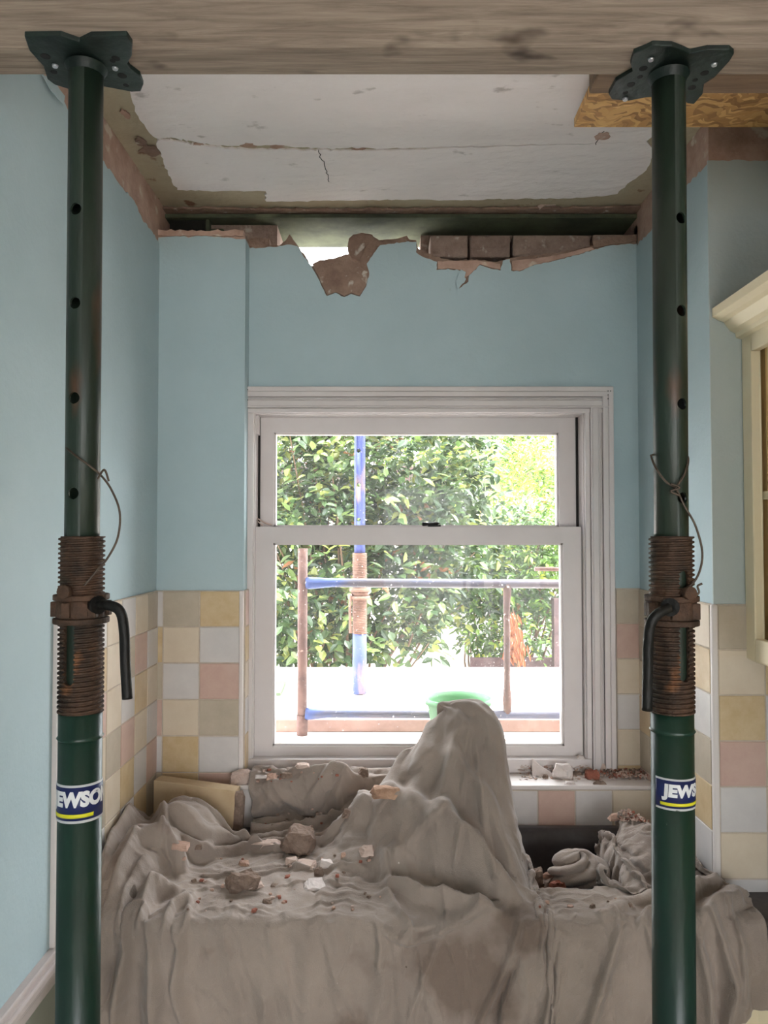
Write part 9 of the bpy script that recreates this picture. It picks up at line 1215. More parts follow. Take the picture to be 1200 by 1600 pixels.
HEAP = (40, 44, [[490,5,10,-9,9,-5,-6,-1,2,2,3,1,2,0,0,0,-1,-5,4,-9,8,9,2,9,3,2,-4,-4,-6,-11,-13,9,-5,6,8,7,4,3,2,3,2,2,-2,-4,
17,-2,-16,2,-11,4,7,-4,4,-7,-4,1,-2,2,1,3,5,6,-5,1,-7,3,0,0,-9,0,1,-1,6,5,1,-8,20,-2,1,1,2,-1,0,-2,-1,-1,-1,-5,
0,-8,1,0,1,-1,-2,1,-2,16,3,-2,1,2,4,0,-1,-1,1,-1,-12,-7,2,3,3,-6,0,3,-2,-2,8,7,4,2,1,-2,-7,-3,-2,2,3,0,1,0,
0,0,-4,3,-7,1,0,9,7,-2,4,4,2,1,-2,1,-1,0,-5,5,0,-8,-8,-10,4,1,2,-2,-5,9,13,2,-2,3,-4,-7,-2,0,5,-2,-5,5,4,6,
-5,-3,0,1,15,7,-1,6,-4,-1,2,1,-3,0,2,-1,-1,-2,5,-1,-1,1,-2,-8,-8,-2,-2,2,12,6,1,-3,-3,-4,-12,1,3,5,1,-5,2,-5,-2,4,
-12,2,8,13,-8,4,11,-5,0,1,-8,0,7,-1,-3,0,-2,0,-4,-5,19,-1,1,2,-3,-1,0,1,0,-3,-6,4,-10,-7,14,-2,7,-5,-6,11,2,1,0,-3,
5,6,-8,-2,12,-2,-1,2,1,-8,9,-4,-9,-11,3,2,7,1,-2,0,-12,11,5,-6,12,2,-2,4,-5,-8,6,-10,-2,12,-1,5,-6,-5,1,-6,4,5,0,0,
8,-10,12,3,-2,1,-6,0,1,3,-9,-6,-5,9,-1,-2,-2,7,-2,1,3,0,-2,0,-4,7,5,-6,-3,9,-9,8,-4,-4,2,0,-11,-3,7,-4,0,-1,1,5,
2,14,-2,-4,-1,-1,6,-17,-10,-2,0,6,16,3,0,2,-4,-9,-2,6,7,-7,-7,3,7,-4,-2,0,3,-3,10,-2,7,-5,-11,-9,6,3,-2,1,-2,0,-1,0,
11,-3,6,-1,2,-11,-4,11,5,3,-3,-1,-5,4,0,-15,-4,0,14,4,-8,-12,4,14,-5,-4,2,-2,3,2,2,-2,-7,-5,0,6,-7,4,-2,5,-4,-6,1,3,
11,5,-2,-4,-3,10,3,-1,-3,-14,12,1,-4,-10,-4,10,5,1,-6,-6,6,-1,8,-8,-7,3,0,13,-5,-2,-1,-9,-8,7,-1,-5,14,11,2,0,-2,-1,-1,-10,
13,2,1,3,2,-4,-7,-6,-8,5,-10,-1,0,1,0,1,-2,0,2,6,6,15,-6,-6,8,-1,5,-6,2,-1,-20,-3,3,2,-3,16,7,1,1,1,1,1,-3,-1,
19,-1,2,-1,-13,-7,-9,2,0,1,1,1,0,1,-1,3,-2,4,-7,-2,1,0,8,12,0,3,-5,-3,-4,-10,-4,6,3,-2,19,2,0,0,-1,0,-1,2,0,1,
20,-2,-13,-9,-3,1,2,1,2,-3,-3,0,1,0,0,-2,3,-2,6,0,-5,1,-2,4,0,1,-4,0,-2,4,5,2,2,11,2,-2,-6,-1,1,1,3,-5,1,2,
8,-15,-2,6,-1,-3,-1,-1,4,6,6,9,1,-3,0,-5,-7,0,1,3,-5,-8,2,4,2,-2,-3,0,0,-2,4,5,16,0,-3,-9,2,-3,-1,-2,1,3,0,-4,
-6,4,-3,-2,-1,4,12,0,6,5,1,-9,2,7,-2,0,1,0,-1,-4,-8,-2,-7,-9,3,2,2,-2,0,7,13,4,0,-4,-8,1,-3,-4,-3,-2,0,2,9,1,
-4,-1,0,-2,17,3,0,1,1,2,2,0,-8,-14,2,3,15,1,0,-1,1,-3,-6,-8,-4,7,1,-3,8,7,0,2,-10,-3,-2,8,0,-1,0,3,1,-7,-6,9,
-9,2,15,2,3,2,-3,9,-6,-9,2,-7,3,8,2,1,-14,-4,-1,1,2,9,12,-5,-5,-10,5,8,4,1,-2,-13,5,-3,9,-12,2,0,-4,-1,-5,15,4,0,
-1,13,-6,6,-2,4,0,-4,5,-1,-7,7,0,1,-1,0,1,0,2,-1,1,-6,-10,6,8,1,0,-1,-5,-4,-3,5,-1,7,-4,-3,-6,-5,2,-2,2,-5,1,2,
15,-3,6,0,-2,-2,1,-1,-4,5,1,0,0,1,-1,-3,2,0,-4,3,1,0,2,0,-10,0,0,2,2,3,-1,5,-3,-2,-15,-6,-2,2,4,-1,-4,1,0,-2,
18,-2,0,0,-7,-5,7,5,0,1,0,0,2,-2,0,0,-1,-1,1,-3,-2,2,1,0,0,0,1,-3,3,-2,5,-2,-3,-21,1,-1,3,1,1,0,2,-3,-1,2,
15,0,-1,0,1,2,-7,-2,11,1,-2,0,2,0,-2,0,0,2,0,-2,0,-2,-1,-2,2,0,-5,5,-1,2,-2,-14,-6,-1,8,-2,-1,0,-3,2,3,-2,-3,-3,
16,-1,0,1,2,2,0,-7,-10,0,4,-4,-3,2,4,2,5,3,0,1,3,1,-2,-2,-1,-5,5,0,0,-5,-7,-2,-5,-1,-5,14,4,4,7,-1,-3,2,1,-3,
6,9,5,-10,1,2,1,0,-5,-8,-10,0,0,0,0,2,1,1,6,6,4,4,1,-1,-2,2,2,-3,-5,-6,-6,-4,1,7,5,11,1,-1,1,1,4,-2,-5,-5,
19,-2,-5,0,-1,-4,-9,-5,0,1,0,1,2,-1,0,2,-1,-1,0,-6,6,2,7,7,3,1,-5,-8,-2,-7,1,2,4,6,8,-7,3,8,-5,3,-4,-6,0,8,
20,-3,-6,0,-8,-10,1,2,-1,-1,1,0,-2,0,0,-2,2,2,0,3,-3,0,2,-2,1,0,-3,7,-2,0,-3,9,2,7,5,-2,3,-3,-3,-2,3,4,-2,-7,
4,-14,3,3,0,0,-1,-3,4,5,5,5,2,0,-5,0,-2,-8,-8,1,-1,3,0,3,-1,0,1,-2,-2,3,5,5,6,6,-3,5,-6,0,0,-1,-7,2,7,1,
-7,2,1,-3,-1,0,4,14,5,-1,4,0,-1,-6,7,0,-5,2,0,-6,-8,-6,4,-7,1,1,-1,-2,6,9,8,7,2,-3,-3,-2,-2,-1,1,-9,8,2,-1,2,
-2,-1,-6,3,0,9,9,-6,4,6,-7,-5,6,5,2,2,2,0,1,-4,-1,-4,-15,5,8,0,1,-1,3,7,3,-4,1,-5,-2,-4,6,0,-13,11,-6,-5,-8,-5,
-5,-2,5,3,13,-1,-1,-1,-7,-2,7,6,-8,8,0,-10,-6,4,4,10,4,2,0,-4,-12,-1,4,13,0,0,-1,-3,-7,1,-6,9,-4,-15,18,0,2,-1,2,0,
-4,19,2,0,-1,0,-5,3,1,-1,1,-9,4,-1,-7,9,-2,4,1,1,-5,4,1,6,1,1,0,-3,3,-6,-14,1,6,1,0,-2,-14,14,-8,-1,1,7,5,1,
21,-5,-4,4,-3,0,2,0,0,-4,-8,7,-2,-10,2,5,1,-5,2,3,3,-6,10,-1,5,-1,-6,-8,-8,0,10,6,-1,2,-2,-10,1,-1,-1,-4,8,-4,-9,15,
12,-2,5,-3,1,0,1,2,-4,2,3,-1,-1,3,-3,-13,9,5,-5,-7,3,-3,-6,1,1,10,4,0,-1,-3,4,-1,-2,-6,-4,-4,-2,-3,1,3,-1,2,2,-3,
14,2,-2,0,0,1,1,1,2,-8,8,1,-1,-2,-1,-3,6,-1,0,-7,-7,3,1,4,-7,-2,6,-3,4,2,0,0,-4,-11,-3,-1,4,-1,1,6,-9,-6,6,1,
10,2,4,1,-2,5,-2,-6,0,2,-13,-10,6,-2,4,16,-6,-6,-1,2,13,-1,-6,-8,4,-4,-3,11,5,3,-1,-12,-9,0,0,3,8,-2,8,-15,-1,1,0,-7,
17,-3,-1,4,-3,0,-7,-7,-8,-2,0,9,-5,7,0,-4,1,2,0,12,-8,5,8,0,0,-1,-1,-2,2,-4,-10,-4,-2,0,10,4,8,1,-17,17,2,3,-2,-1,
15,1,2,-5,0,-17,-7,3,0,1,1,0,0,0,-1,0,0,1,-1,6,9,3,1,3,-1,1,0,-1,-11,-4,-8,4,0,5,1,13,-21,2,6,-14,-2,-3,-2,-1,
19,-3,-5,-13,-9,4,7,-1,3,0,-4,2,-1,-2,3,-2,0,-1,2,-2,3,0,-6,9,0,3,-2,-13,-1,6,4,-5,0,10,12,-19,16,3,-1,-1,0,-1,-1,3,
-9,6,-6,0,4,1,-2,-1,-1,1,6,-6,-2,0,2,4,2,0,2,-7,-3,2,3,3,-4,3,2,2,-1,-6,4,-5,21,4,-12,5,0,-9,-1,3,2,4,5,-2,
-2,-6,3,5,-3,-2,1,4,8,8,0,1,-1,-5,-9,-13,-5,0,3,1,-2,4,6,-4,9,-6,-2,5,-5,0,1,19,-5,6,-5,4,-11,11,0,2,-6,2,4,-1],
[1755,10,9,5,7,1,-2,-2,11,9,0,4,4,4,4,4,4,1,9,3,0,4,10,2,10,7,10,8,10,5,-2,8,13,15,11,10,8,8,8,8,8,8,9,10,
0,-2,1,5,-2,0,3,-4,-5,1,2,-2,-1,-1,-2,-2,0,6,1,3,1,-5,-1,0,1,1,0,0,0,-2,3,7,-1,-5,-1,-2,1,1,2,1,1,1,0,-5,
-2,1,-1,0,2,0,0,7,-10,-10,0,-1,-1,1,3,4,5,2,-3,3,4,1,-4,-1,-1,1,-2,3,0,3,5,-2,-5,-1,-1,2,1,1,0,0,-1,-1,1,-3,
2,0,-3,-3,1,-7,-1,-3,1,-1,0,2,3,4,-4,0,0,0,2,1,-1,11,3,-2,-4,-2,2,-1,-3,2,3,-2,-2,2,1,1,2,1,-2,1,0,-2,-1,5,
-2,-3,0,-2,-5,5,-3,8,10,2,-3,-5,-12,-1,5,3,0,1,1,0,-5,-4,2,11,-3,1,-2,-1,2,2,1,0,-2,1,0,2,1,1,-1,-1,1,1,0,2,
2,-5,-1,-4,-2,-6,8,1,-6,4,-5,-1,12,2,2,0,1,0,-1,-8,11,-2,-1,0,3,1,0,-3,0,0,1,-6,8,0,1,1,0,-1,3,-5,-2,0,-1,1,
-11,4,-10,-2,2,10,0,-2,1,-6,7,12,5,-4,1,-1,-2,-1,-1,1,-2,0,1,-6,6,0,0,4,0,-1,-6,6,2,-4,3,2,0,-3,-1,3,-2,-3,1,-1,
-11,-9,3,5,0,2,3,2,-9,11,9,-1,-4,5,0,1,0,-1,-3,0,1,-1,-1,-3,-1,1,2,0,0,0,7,-2,0,6,-2,-2,-7,-1,-6,3,1,0,-1,0,
-13,4,0,2,3,1,-5,-5,18,-1,0,2,-2,-1,0,-1,2,1,-4,5,-7,6,-6,5,-3,0,1,-1,3,3,-5,5,2,1,0,-14,1,2,1,-2,2,0,1,1,
-11,-1,7,-3,0,-2,3,10,0,1,-5,1,4,-4,-1,-1,0,0,8,1,4,-8,4,-3,2,-2,0,1,0,1,1,1,0,-2,-12,6,-2,-3,1,0,0,7,-1,-1,
-11,7,-5,5,2,6,6,-2,-3,-6,0,-1,3,3,1,1,0,1,0,-1,1,1,-7,7,-4,2,0,-1,0,2,4,-1,-7,-9,5,2,-5,4,1,-3,1,-1,2,-4,
-9,0,8,3,2,-2,-2,-3,-3,4,5,0,-2,2,1,2,-1,-2,1,1,-7,3,9,-3,2,-1,-2,4,-1,-1,-3,-5,0,-2,0,-6,8,1,3,-4,0,-1,1,-1,
0,3,3,-2,-4,0,-4,0,2,1,1,-1,1,-1,0,0,3,2,-2,0,5,1,-4,1,1,1,2,-2,1,-5,-4,0,-4,0,4,7,-7,-3,0,9,1,-5,-2,5,
1,0,-5,-1,2,1,2,2,0,-1,-2,0,-1,0,0,-2,0,2,2,2,1,0,3,-1,2,0,-2,-2,-4,1,0,-3,-2,2,2,-3,11,-2,-1,-2,-1,5,0,0,
5,-6,2,-4,1,-1,-1,1,2,3,1,-6,-1,1,0,3,-2,-2,0,-1,3,4,-1,-2,2,0,-1,1,0,-3,-3,-3,7,0,-1,6,-3,2,1,1,0,-1,0,0,
-4,6,-2,0,-2,2,3,-2,1,-6,-1,4,1,-3,1,0,-6,1,0,-4,2,2,4,4,-3,-1,1,-2,-2,-2,1,4,-1,6,0,-1,2,2,0,0,0,1,-3,0,
0,-5,-1,6,3,1,1,0,1,-2,-4,-1,-4,-6,-1,0,4,-1,0,5,-1,-5,3,2,1,-2,2,-4,4,4,5,-7,4,0,1,-2,-1,2,-3,-3,0,1,4,-2,
-6,6,5,-2,-1,0,-2,-2,-9,-1,0,-4,2,9,0,-1,-3,0,-1,-1,2,6,-4,-3,0,2,0,4,-1,1,-2,11,-4,1,1,2,-2,0,2,1,-2,-5,-5,-3,
3,-4,1,3,0,-2,-7,-1,6,-7,-2,8,1,0,0,0,4,-4,0,0,-1,-4,2,3,-4,1,0,1,1,0,3,0,2,1,2,-1,3,-4,1,1,1,1,1,1,
1,3,-4,-2,0,-1,7,1,-16,9,5,-1,3,-2,0,-1,0,1,0,-2,-1,-1,-2,-1,3,0,0,1,0,-2,2,2,3,1,-1,-4,-3,0,-6,2,2,1,-1,3,
-3,0,1,1,-3,-1,-4,1,16,2,2,0,-8,2,0,-1,0,2,-1,-1,-1,0,-3,0,-1,1,-3,2,-2,4,2,4,-1,-4,-2,-3,1,0,1,-2,-1,3,0,-1,
-1,-1,1,0,0,2,2,4,-7,5,-6,1,6,-2,-1,2,0,-3,2,-1,0,1,1,-1,0,-2,1,-4,4,2,2,-7,3,-2,-2,-2,-1,-1,2,1,0,-3,5,1,
1,3,-3,-2,2,0,1,-10,9,-1,4,-4,1,1,0,0,0,3,1,2,-1,-1,2,-2,-1,-4,3,1,2,-1,1,1,-7,-3,-2,1,2,1,1,-1,-3,1,1,2,
2,-6,3,-3,0,0,1,4,-1,-2,1,2,0,1,0,0,0,1,-2,2,1,1,1,0,0,4,-3,3,0,-4,-4,-5,0,-1,2,4,-1,0,-5,-1,4,-1,-3,-4,
-4,2,1,-2,2,-1,-1,0,1,1,1,1,-2,1,0,0,2,0,1,-1,-1,1,0,3,0,1,2,-2,-2,-3,-3,-2,0,1,1,-2,-2,-2,7,1,-4,-6,-1,4,
1,-1,-3,4,-1,-2,2,2,-2,-1,-1,1,2,-1,2,0,-2,0,0,3,-1,0,-2,0,2,1,-3,-1,-3,-1,-1,5,-4,3,-2,-2,0,1,-2,1,3,9,4,-5,
-6,3,-2,1,2,3,-2,2,1,2,0,-1,-2,1,-3,-2,1,-1,-2,-1,4,0,1,0,0,-1,2,-1,-1,-2,-1,-1,0,1,-2,8,1,-2,1,0,1,1,-3,4,
-2,-1,4,-1,-1,-1,3,1,0,0,-3,-1,1,-2,0,1,-1,2,-1,2,-1,-1,-2,-1,1,1,-2,0,0,3,1,1,-2,-1,4,-2,-2,4,-1,-2,-5,0,4,1,
-2,0,1,3,1,3,2,0,-3,-2,3,1,-6,1,-2,-2,0,-1,2,-6,4,-1,0,2,-1,0,0,-2,0,3,1,-5,6,0,1,-9,3,1,-3,-1,5,0,-1,-4,
3,-1,1,2,1,-1,-2,0,4,0,0,-7,7,-8,1,0,-1,0,1,3,-10,2,3,-1,0,-2,2,2,0,0,-1,2,-3,4,-11,11,0,-7,3,0,-1,-5,1,4,
8,-2,0,0,-2,-1,-1,0,-6,0,-1,7,0,3,2,2,-8,-4,-1,-1,6,-2,-1,0,0,2,-1,-1,-1,-1,-5,3,5,-4,4,3,-5,7,1,1,-2,-6,-3,-4,
1,4,0,-4,1,-1,0,-1,-1,1,0,1,0,3,0,-5,6,3,-1,-3,-1,-1,-2,-1,0,-1,-4,-1,1,-1,4,1,-3,3,3,0,2,-1,1,-1,0,3,-7,1,
1,1,-2,2,-1,0,0,0,5,2,-6,0,-1,-1,0,4,3,-7,3,1,0,-3,1,1,-1,-3,4,3,-8,1,3,2,-2,-1,-2,-3,0,3,1,4,1,0,0,-1,
4,-6,1,1,1,1,0,2,2,-10,7,0,1,1,1,-2,-6,8,-1,-4,0,3,0,-4,-1,1,0,-2,7,5,-9,1,-2,-3,2,0,1,-2,0,-5,2,6,7,0,
11,-7,-1,0,-2,2,0,-3,0,7,-1,-6,-1,1,-1,0,7,-1,-1,3,-9,-3,1,2,2,1,1,1,3,-5,4,-8,-2,4,0,1,2,0,-7,0,-1,1,1,4,
-4,13,2,-6,-1,1,-7,-2,-3,-1,2,4,1,1,1,3,-1,0,-1,-5,11,0,-8,0,0,0,0,2,0,-2,-5,0,4,-3,8,0,0,-4,2,-1,0,-1,-2,0,
1,-1,1,5,-3,-9,0,2,1,1,-1,3,0,-1,0,1,1,-1,0,2,-8,2,5,2,0,0,-1,-5,-3,0,4,2,-1,7,-2,-2,-11,0,2,5,0,-1,1,-1,
2,1,-1,-8,2,-2,8,1,0,0,-1,-3,0,1,-1,0,-1,1,3,2,0,0,-3,-4,1,-1,0,0,2,-2,-1,4,4,-1,-1,-12,12,4,2,0,0,1,1,-2,
6,-1,-12,3,2,1,-2,-1,0,1,2,2,-2,0,1,-4,0,0,-1,6,1,-1,3,-1,-3,-2,0,1,0,-3,9,-6,7,1,-11,11,0,-6,1,1,1,0,-4,3,
5,-10,5,2,-8,6,0,2,3,-1,-1,0,1,-4,-3,1,-1,0,-5,0,7,2,2,-4,-1,3,-1,-2,-6,8,-2,11,-2,-12,8,3,-5,6,0,-6,-9,1,4,1],
[948,-7,1,7,3,-10,-8,-10,-3,-4,-11,-8,-9,-9,-10,-9,-9,-8,0,6,8,-3,2,0,5,7,4,-3,2,2,-1,-4,4,-10,-13,-11,-9,-6,-6,-5,-5,-6,-3,0,
-7,15,8,-2,-13,-1,-2,1,-3,2,1,-2,0,-1,1,0,0,0,-3,2,4,4,3,1,-5,0,-5,2,-5,6,-7,4,-4,-7,1,4,5,5,5,1,1,2,1,3,
13,-5,-3,-5,1,-1,-1,-2,-5,3,0,1,-1,2,2,2,8,1,-7,-8,-5,10,3,1,1,-4,-5,-1,1,-2,-2,-3,-2,2,8,8,8,3,0,0,-1,-2,0,0,
7,-2,-4,-8,3,1,-1,0,4,-8,2,1,2,9,-2,0,-4,1,13,-8,-1,-18,1,10,7,-3,3,0,-4,-14,3,0,-2,16,7,5,2,1,0,0,0,0,-3,-9,
0,1,-6,-3,-3,0,-1,10,10,-2,1,0,0,-6,4,3,2,3,-8,5,-1,-4,-13,-7,1,2,1,-1,1,6,9,6,1,3,3,3,1,0,0,2,-2,-2,0,0,
0,-13,-6,3,-3,8,16,7,-10,5,-2,0,4,2,2,0,1,0,3,0,-6,1,-2,-9,-8,-1,2,11,0,5,2,-2,6,1,2,2,-3,2,-1,-2,-1,-1,-1,2,
-14,0,2,-1,15,11,0,-8,0,-6,5,5,2,-1,1,3,0,1,-1,1,-3,5,0,1,-5,-2,2,-10,8,4,-3,3,4,2,1,-3,0,-1,-1,-3,1,2,1,1,
-15,16,-4,10,1,-10,-10,0,10,14,3,0,-2,3,1,-2,-1,2,1,-1,-2,0,1,0,1,-1,-3,3,0,-3,5,2,4,0,-2,-6,-6,-8,-5,2,0,-1,9,5,
13,-15,1,-8,-2,-1,13,10,2,-2,1,5,1,-1,-1,-1,4,0,0,-1,-3,1,0,-1,-1,1,1,1,0,2,2,2,-2,-2,-4,-12,-7,0,0,-1,1,1,1,1,
-3,0,5,-2,1,14,3,-3,-3,-5,8,1,2,-3,1,7,-1,0,-2,-5,1,3,0,-3,1,1,1,1,1,2,0,0,-3,-5,-16,-2,1,-5,-2,-2,1,6,0,-2,
-3,3,-4,18,5,-9,-9,2,9,8,-6,-2,3,1,-2,0,1,0,3,5,-2,1,-5,3,3,-1,-1,-2,4,-1,-1,-3,-9,-11,-1,-1,-6,8,1,-3,-1,0,0,-9,
-9,2,19,-1,-8,5,8,1,-4,-1,-4,-3,-6,2,1,-5,4,8,2,4,5,-8,8,4,-8,1,-2,3,-2,-1,0,-11,-5,-2,-2,-2,5,-4,3,0,0,3,-5,-1,
8,3,-7,3,10,-1,-13,-1,0,0,0,-1,0,1,2,2,-6,-6,3,-1,9,-2,13,-4,1,-2,3,1,1,-5,-10,-1,-7,-3,8,2,-1,-1,0,6,4,-10,-4,6,
2,4,9,-4,-5,-4,-2,-3,-2,0,2,-2,-2,-1,2,6,4,-6,-5,1,7,1,-3,7,4,0,-2,0,-13,5,-5,-5,-3,2,6,5,10,1,0,-2,-3,4,0,0,
12,-2,-9,3,-3,-1,5,-11,-8,-2,1,8,4,-2,1,-8,-3,4,0,2,0,11,2,0,0,2,-2,-3,2,-9,-5,-3,10,4,1,12,-1,2,0,1,0,-2,0,1,
2,3,-5,0,-1,-11,-1,-2,2,5,2,-12,2,10,-1,2,8,0,4,-11,-9,1,-1,11,7,-1,0,-6,-4,-6,3,5,0,14,4,0,2,1,1,0,-1,1,-1,-2,
-4,4,5,-16,-2,1,-4,0,3,0,3,18,7,-1,0,1,-13,3,0,9,-3,-16,-7,-7,3,2,-1,-1,2,5,11,0,12,-1,2,-1,3,1,-1,0,-2,4,1,-4,
-3,-7,-2,-2,0,1,-3,17,8,3,-2,-2,1,0,-1,-5,14,0,0,1,-2,4,-14,-13,-8,-3,1,3,5,5,5,14,-3,4,-3,7,-1,0,0,0,1,-2,-5,-1,
-16,4,-6,3,-1,4,21,2,-6,-2,5,-2,-2,-3,4,1,-5,4,-7,-2,3,15,7,0,-8,-1,0,2,3,1,-4,-1,3,-3,4,-1,1,-2,1,-1,0,-4,1,0,
-12,-3,13,0,-2,10,-7,-1,3,3,-2,1,-5,4,-1,7,-4,-1,7,-4,-2,-4,1,2,14,0,-1,-2,-3,-6,3,-4,9,3,1,-5,-9,-4,-3,1,2,0,-1,2,
3,3,-9,2,13,1,-6,-9,1,-1,-3,1,8,-5,-1,1,5,-7,2,12,1,-4,-4,3,-2,2,-3,5,-6,4,-6,7,2,4,-4,-11,-1,-2,0,-1,0,1,2,-1,
0,3,2,1,-1,-1,10,2,-8,-3,6,-1,-6,1,-2,-6,-2,8,0,-11,1,4,12,-2,-4,-6,14,-10,5,-3,5,8,-4,-9,-8,1,-3,-2,-1,-1,0,0,2,5,
1,-4,9,-2,-2,1,-2,10,9,0,-4,3,0,-1,-2,0,-6,-9,-5,6,0,4,-9,-1,1,15,-7,-2,-1,10,3,-5,-3,-4,-4,-10,-3,2,10,-1,-5,1,4,-1,
16,-6,-8,14,0,-3,1,-1,0,1,-4,-3,-1,-1,0,2,3,2,2,0,-4,-9,3,7,3,-12,-8,8,6,4,-2,-8,-3,-10,-5,5,-1,-2,3,1,7,-3,-7,-3,
11,1,4,0,-3,1,-1,-6,-5,-3,1,-3,-2,1,-1,0,2,0,-3,5,10,1,0,-5,-7,2,8,2,-1,-2,-6,2,-16,-4,0,-6,4,12,-8,6,-6,-2,1,3,
0,10,5,-4,2,-9,-8,1,1,-1,-1,-1,3,0,3,1,3,0,-3,-8,6,1,5,0,2,1,-4,3,-3,-5,-1,-12,-5,0,3,2,8,-4,-1,-2,3,8,5,12,
12,-6,0,0,-4,2,-1,-6,-8,-1,1,3,2,-1,-4,0,0,-1,9,9,-6,4,-1,-1,-2,-2,0,1,2,-9,-7,-3,-2,4,1,17,8,-3,1,0,6,-2,-7,-5,
3,-2,-4,3,-3,-3,-4,-2,4,-5,5,0,-1,-5,8,-1,-9,3,0,-5,2,3,2,7,5,4,-1,-11,-8,-4,1,4,4,3,6,3,3,4,-2,7,-8,-2,4,-6,
4,3,-6,-12,-2,-3,4,-5,0,5,-7,-1,2,6,1,5,5,1,-3,-6,-6,-3,-2,2,5,0,1,-3,-1,3,4,-3,8,-1,5,10,-9,2,11,-9,10,3,-2,-5,
-11,-1,-3,-2,2,-1,0,0,-1,0,3,6,-6,5,-1,-8,0,-1,1,9,10,1,-1,-12,-8,0,1,11,-1,3,-2,2,-6,6,14,-7,8,3,-5,0,-8,-7,2,13,
-17,3,2,2,-1,0,-4,7,9,3,-5,-14,3,-1,-1,6,-5,3,3,0,-9,2,1,13,2,-1,0,-8,1,-7,-3,1,5,19,2,1,-2,-3,2,0,2,0,-3,-13,
-5,-8,-4,5,1,2,6,1,2,-11,-5,5,-2,-1,-1,1,1,0,-1,1,1,-4,4,-3,4,-1,-4,-2,1,3,0,3,22,-1,0,0,-3,-1,-1,-3,5,-1,-1,5,
-16,0,7,-1,3,13,2,-1,-20,4,17,0,1,-11,-8,-8,7,4,-6,-2,2,-1,-1,0,-1,3,4,3,-3,-1,5,13,3,2,-3,-7,-3,0,-2,6,-4,2,0,-1,
8,-6,2,1,1,-14,-2,0,16,10,-10,-2,-3,5,3,6,-10,-11,-1,-7,-4,3,2,3,-4,-1,3,0,2,4,17,1,0,-4,-7,-3,-8,-3,0,1,1,7,4,0,
5,2,-10,4,-11,11,8,9,0,-4,3,-3,4,-1,1,-5,3,2,-1,-1,-10,-12,-7,-3,1,-1,0,2,7,13,0,8,-6,-6,-5,-9,-4,-3,4,-4,0,-1,1,3,
0,8,1,-17,21,2,5,-1,-5,-6,-4,8,-2,4,0,1,0,-1,1,-8,4,-2,-12,5,3,3,0,4,-1,4,0,-7,-6,-5,-10,-3,5,-2,-7,7,3,3,-2,-2,
-12,-2,5,21,1,1,-8,-11,1,4,2,-4,1,-2,3,-1,0,-4,4,11,-7,2,3,-16,-2,1,4,8,10,-2,-7,-3,-6,-8,-5,3,-2,1,-2,3,2,2,7,7,
10,1,3,-2,-16,4,-7,2,3,-3,-2,0,0,2,-2,1,1,1,-1,4,6,1,1,3,1,0,0,-6,-5,0,2,-8,-7,-5,6,-5,4,10,8,-4,-5,-4,-1,3,
14,1,-14,-3,1,-1,3,0,-7,-3,-3,1,4,1,-2,-2,-1,1,-1,2,12,-1,1,3,-2,2,0,-1,0,-1,-13,-6,2,6,-11,26,1,6,-2,0,0,-3,-9,-8,
-9,10,1,1,-3,-8,-4,-2,1,10,8,-3,-8,-7,-3,4,9,8,5,-1,-10,5,3,-7,7,-9,2,7,-4,-16,-4,5,-6,4,28,-9,9,-9,0,-9,-5,3,9,3]], None)
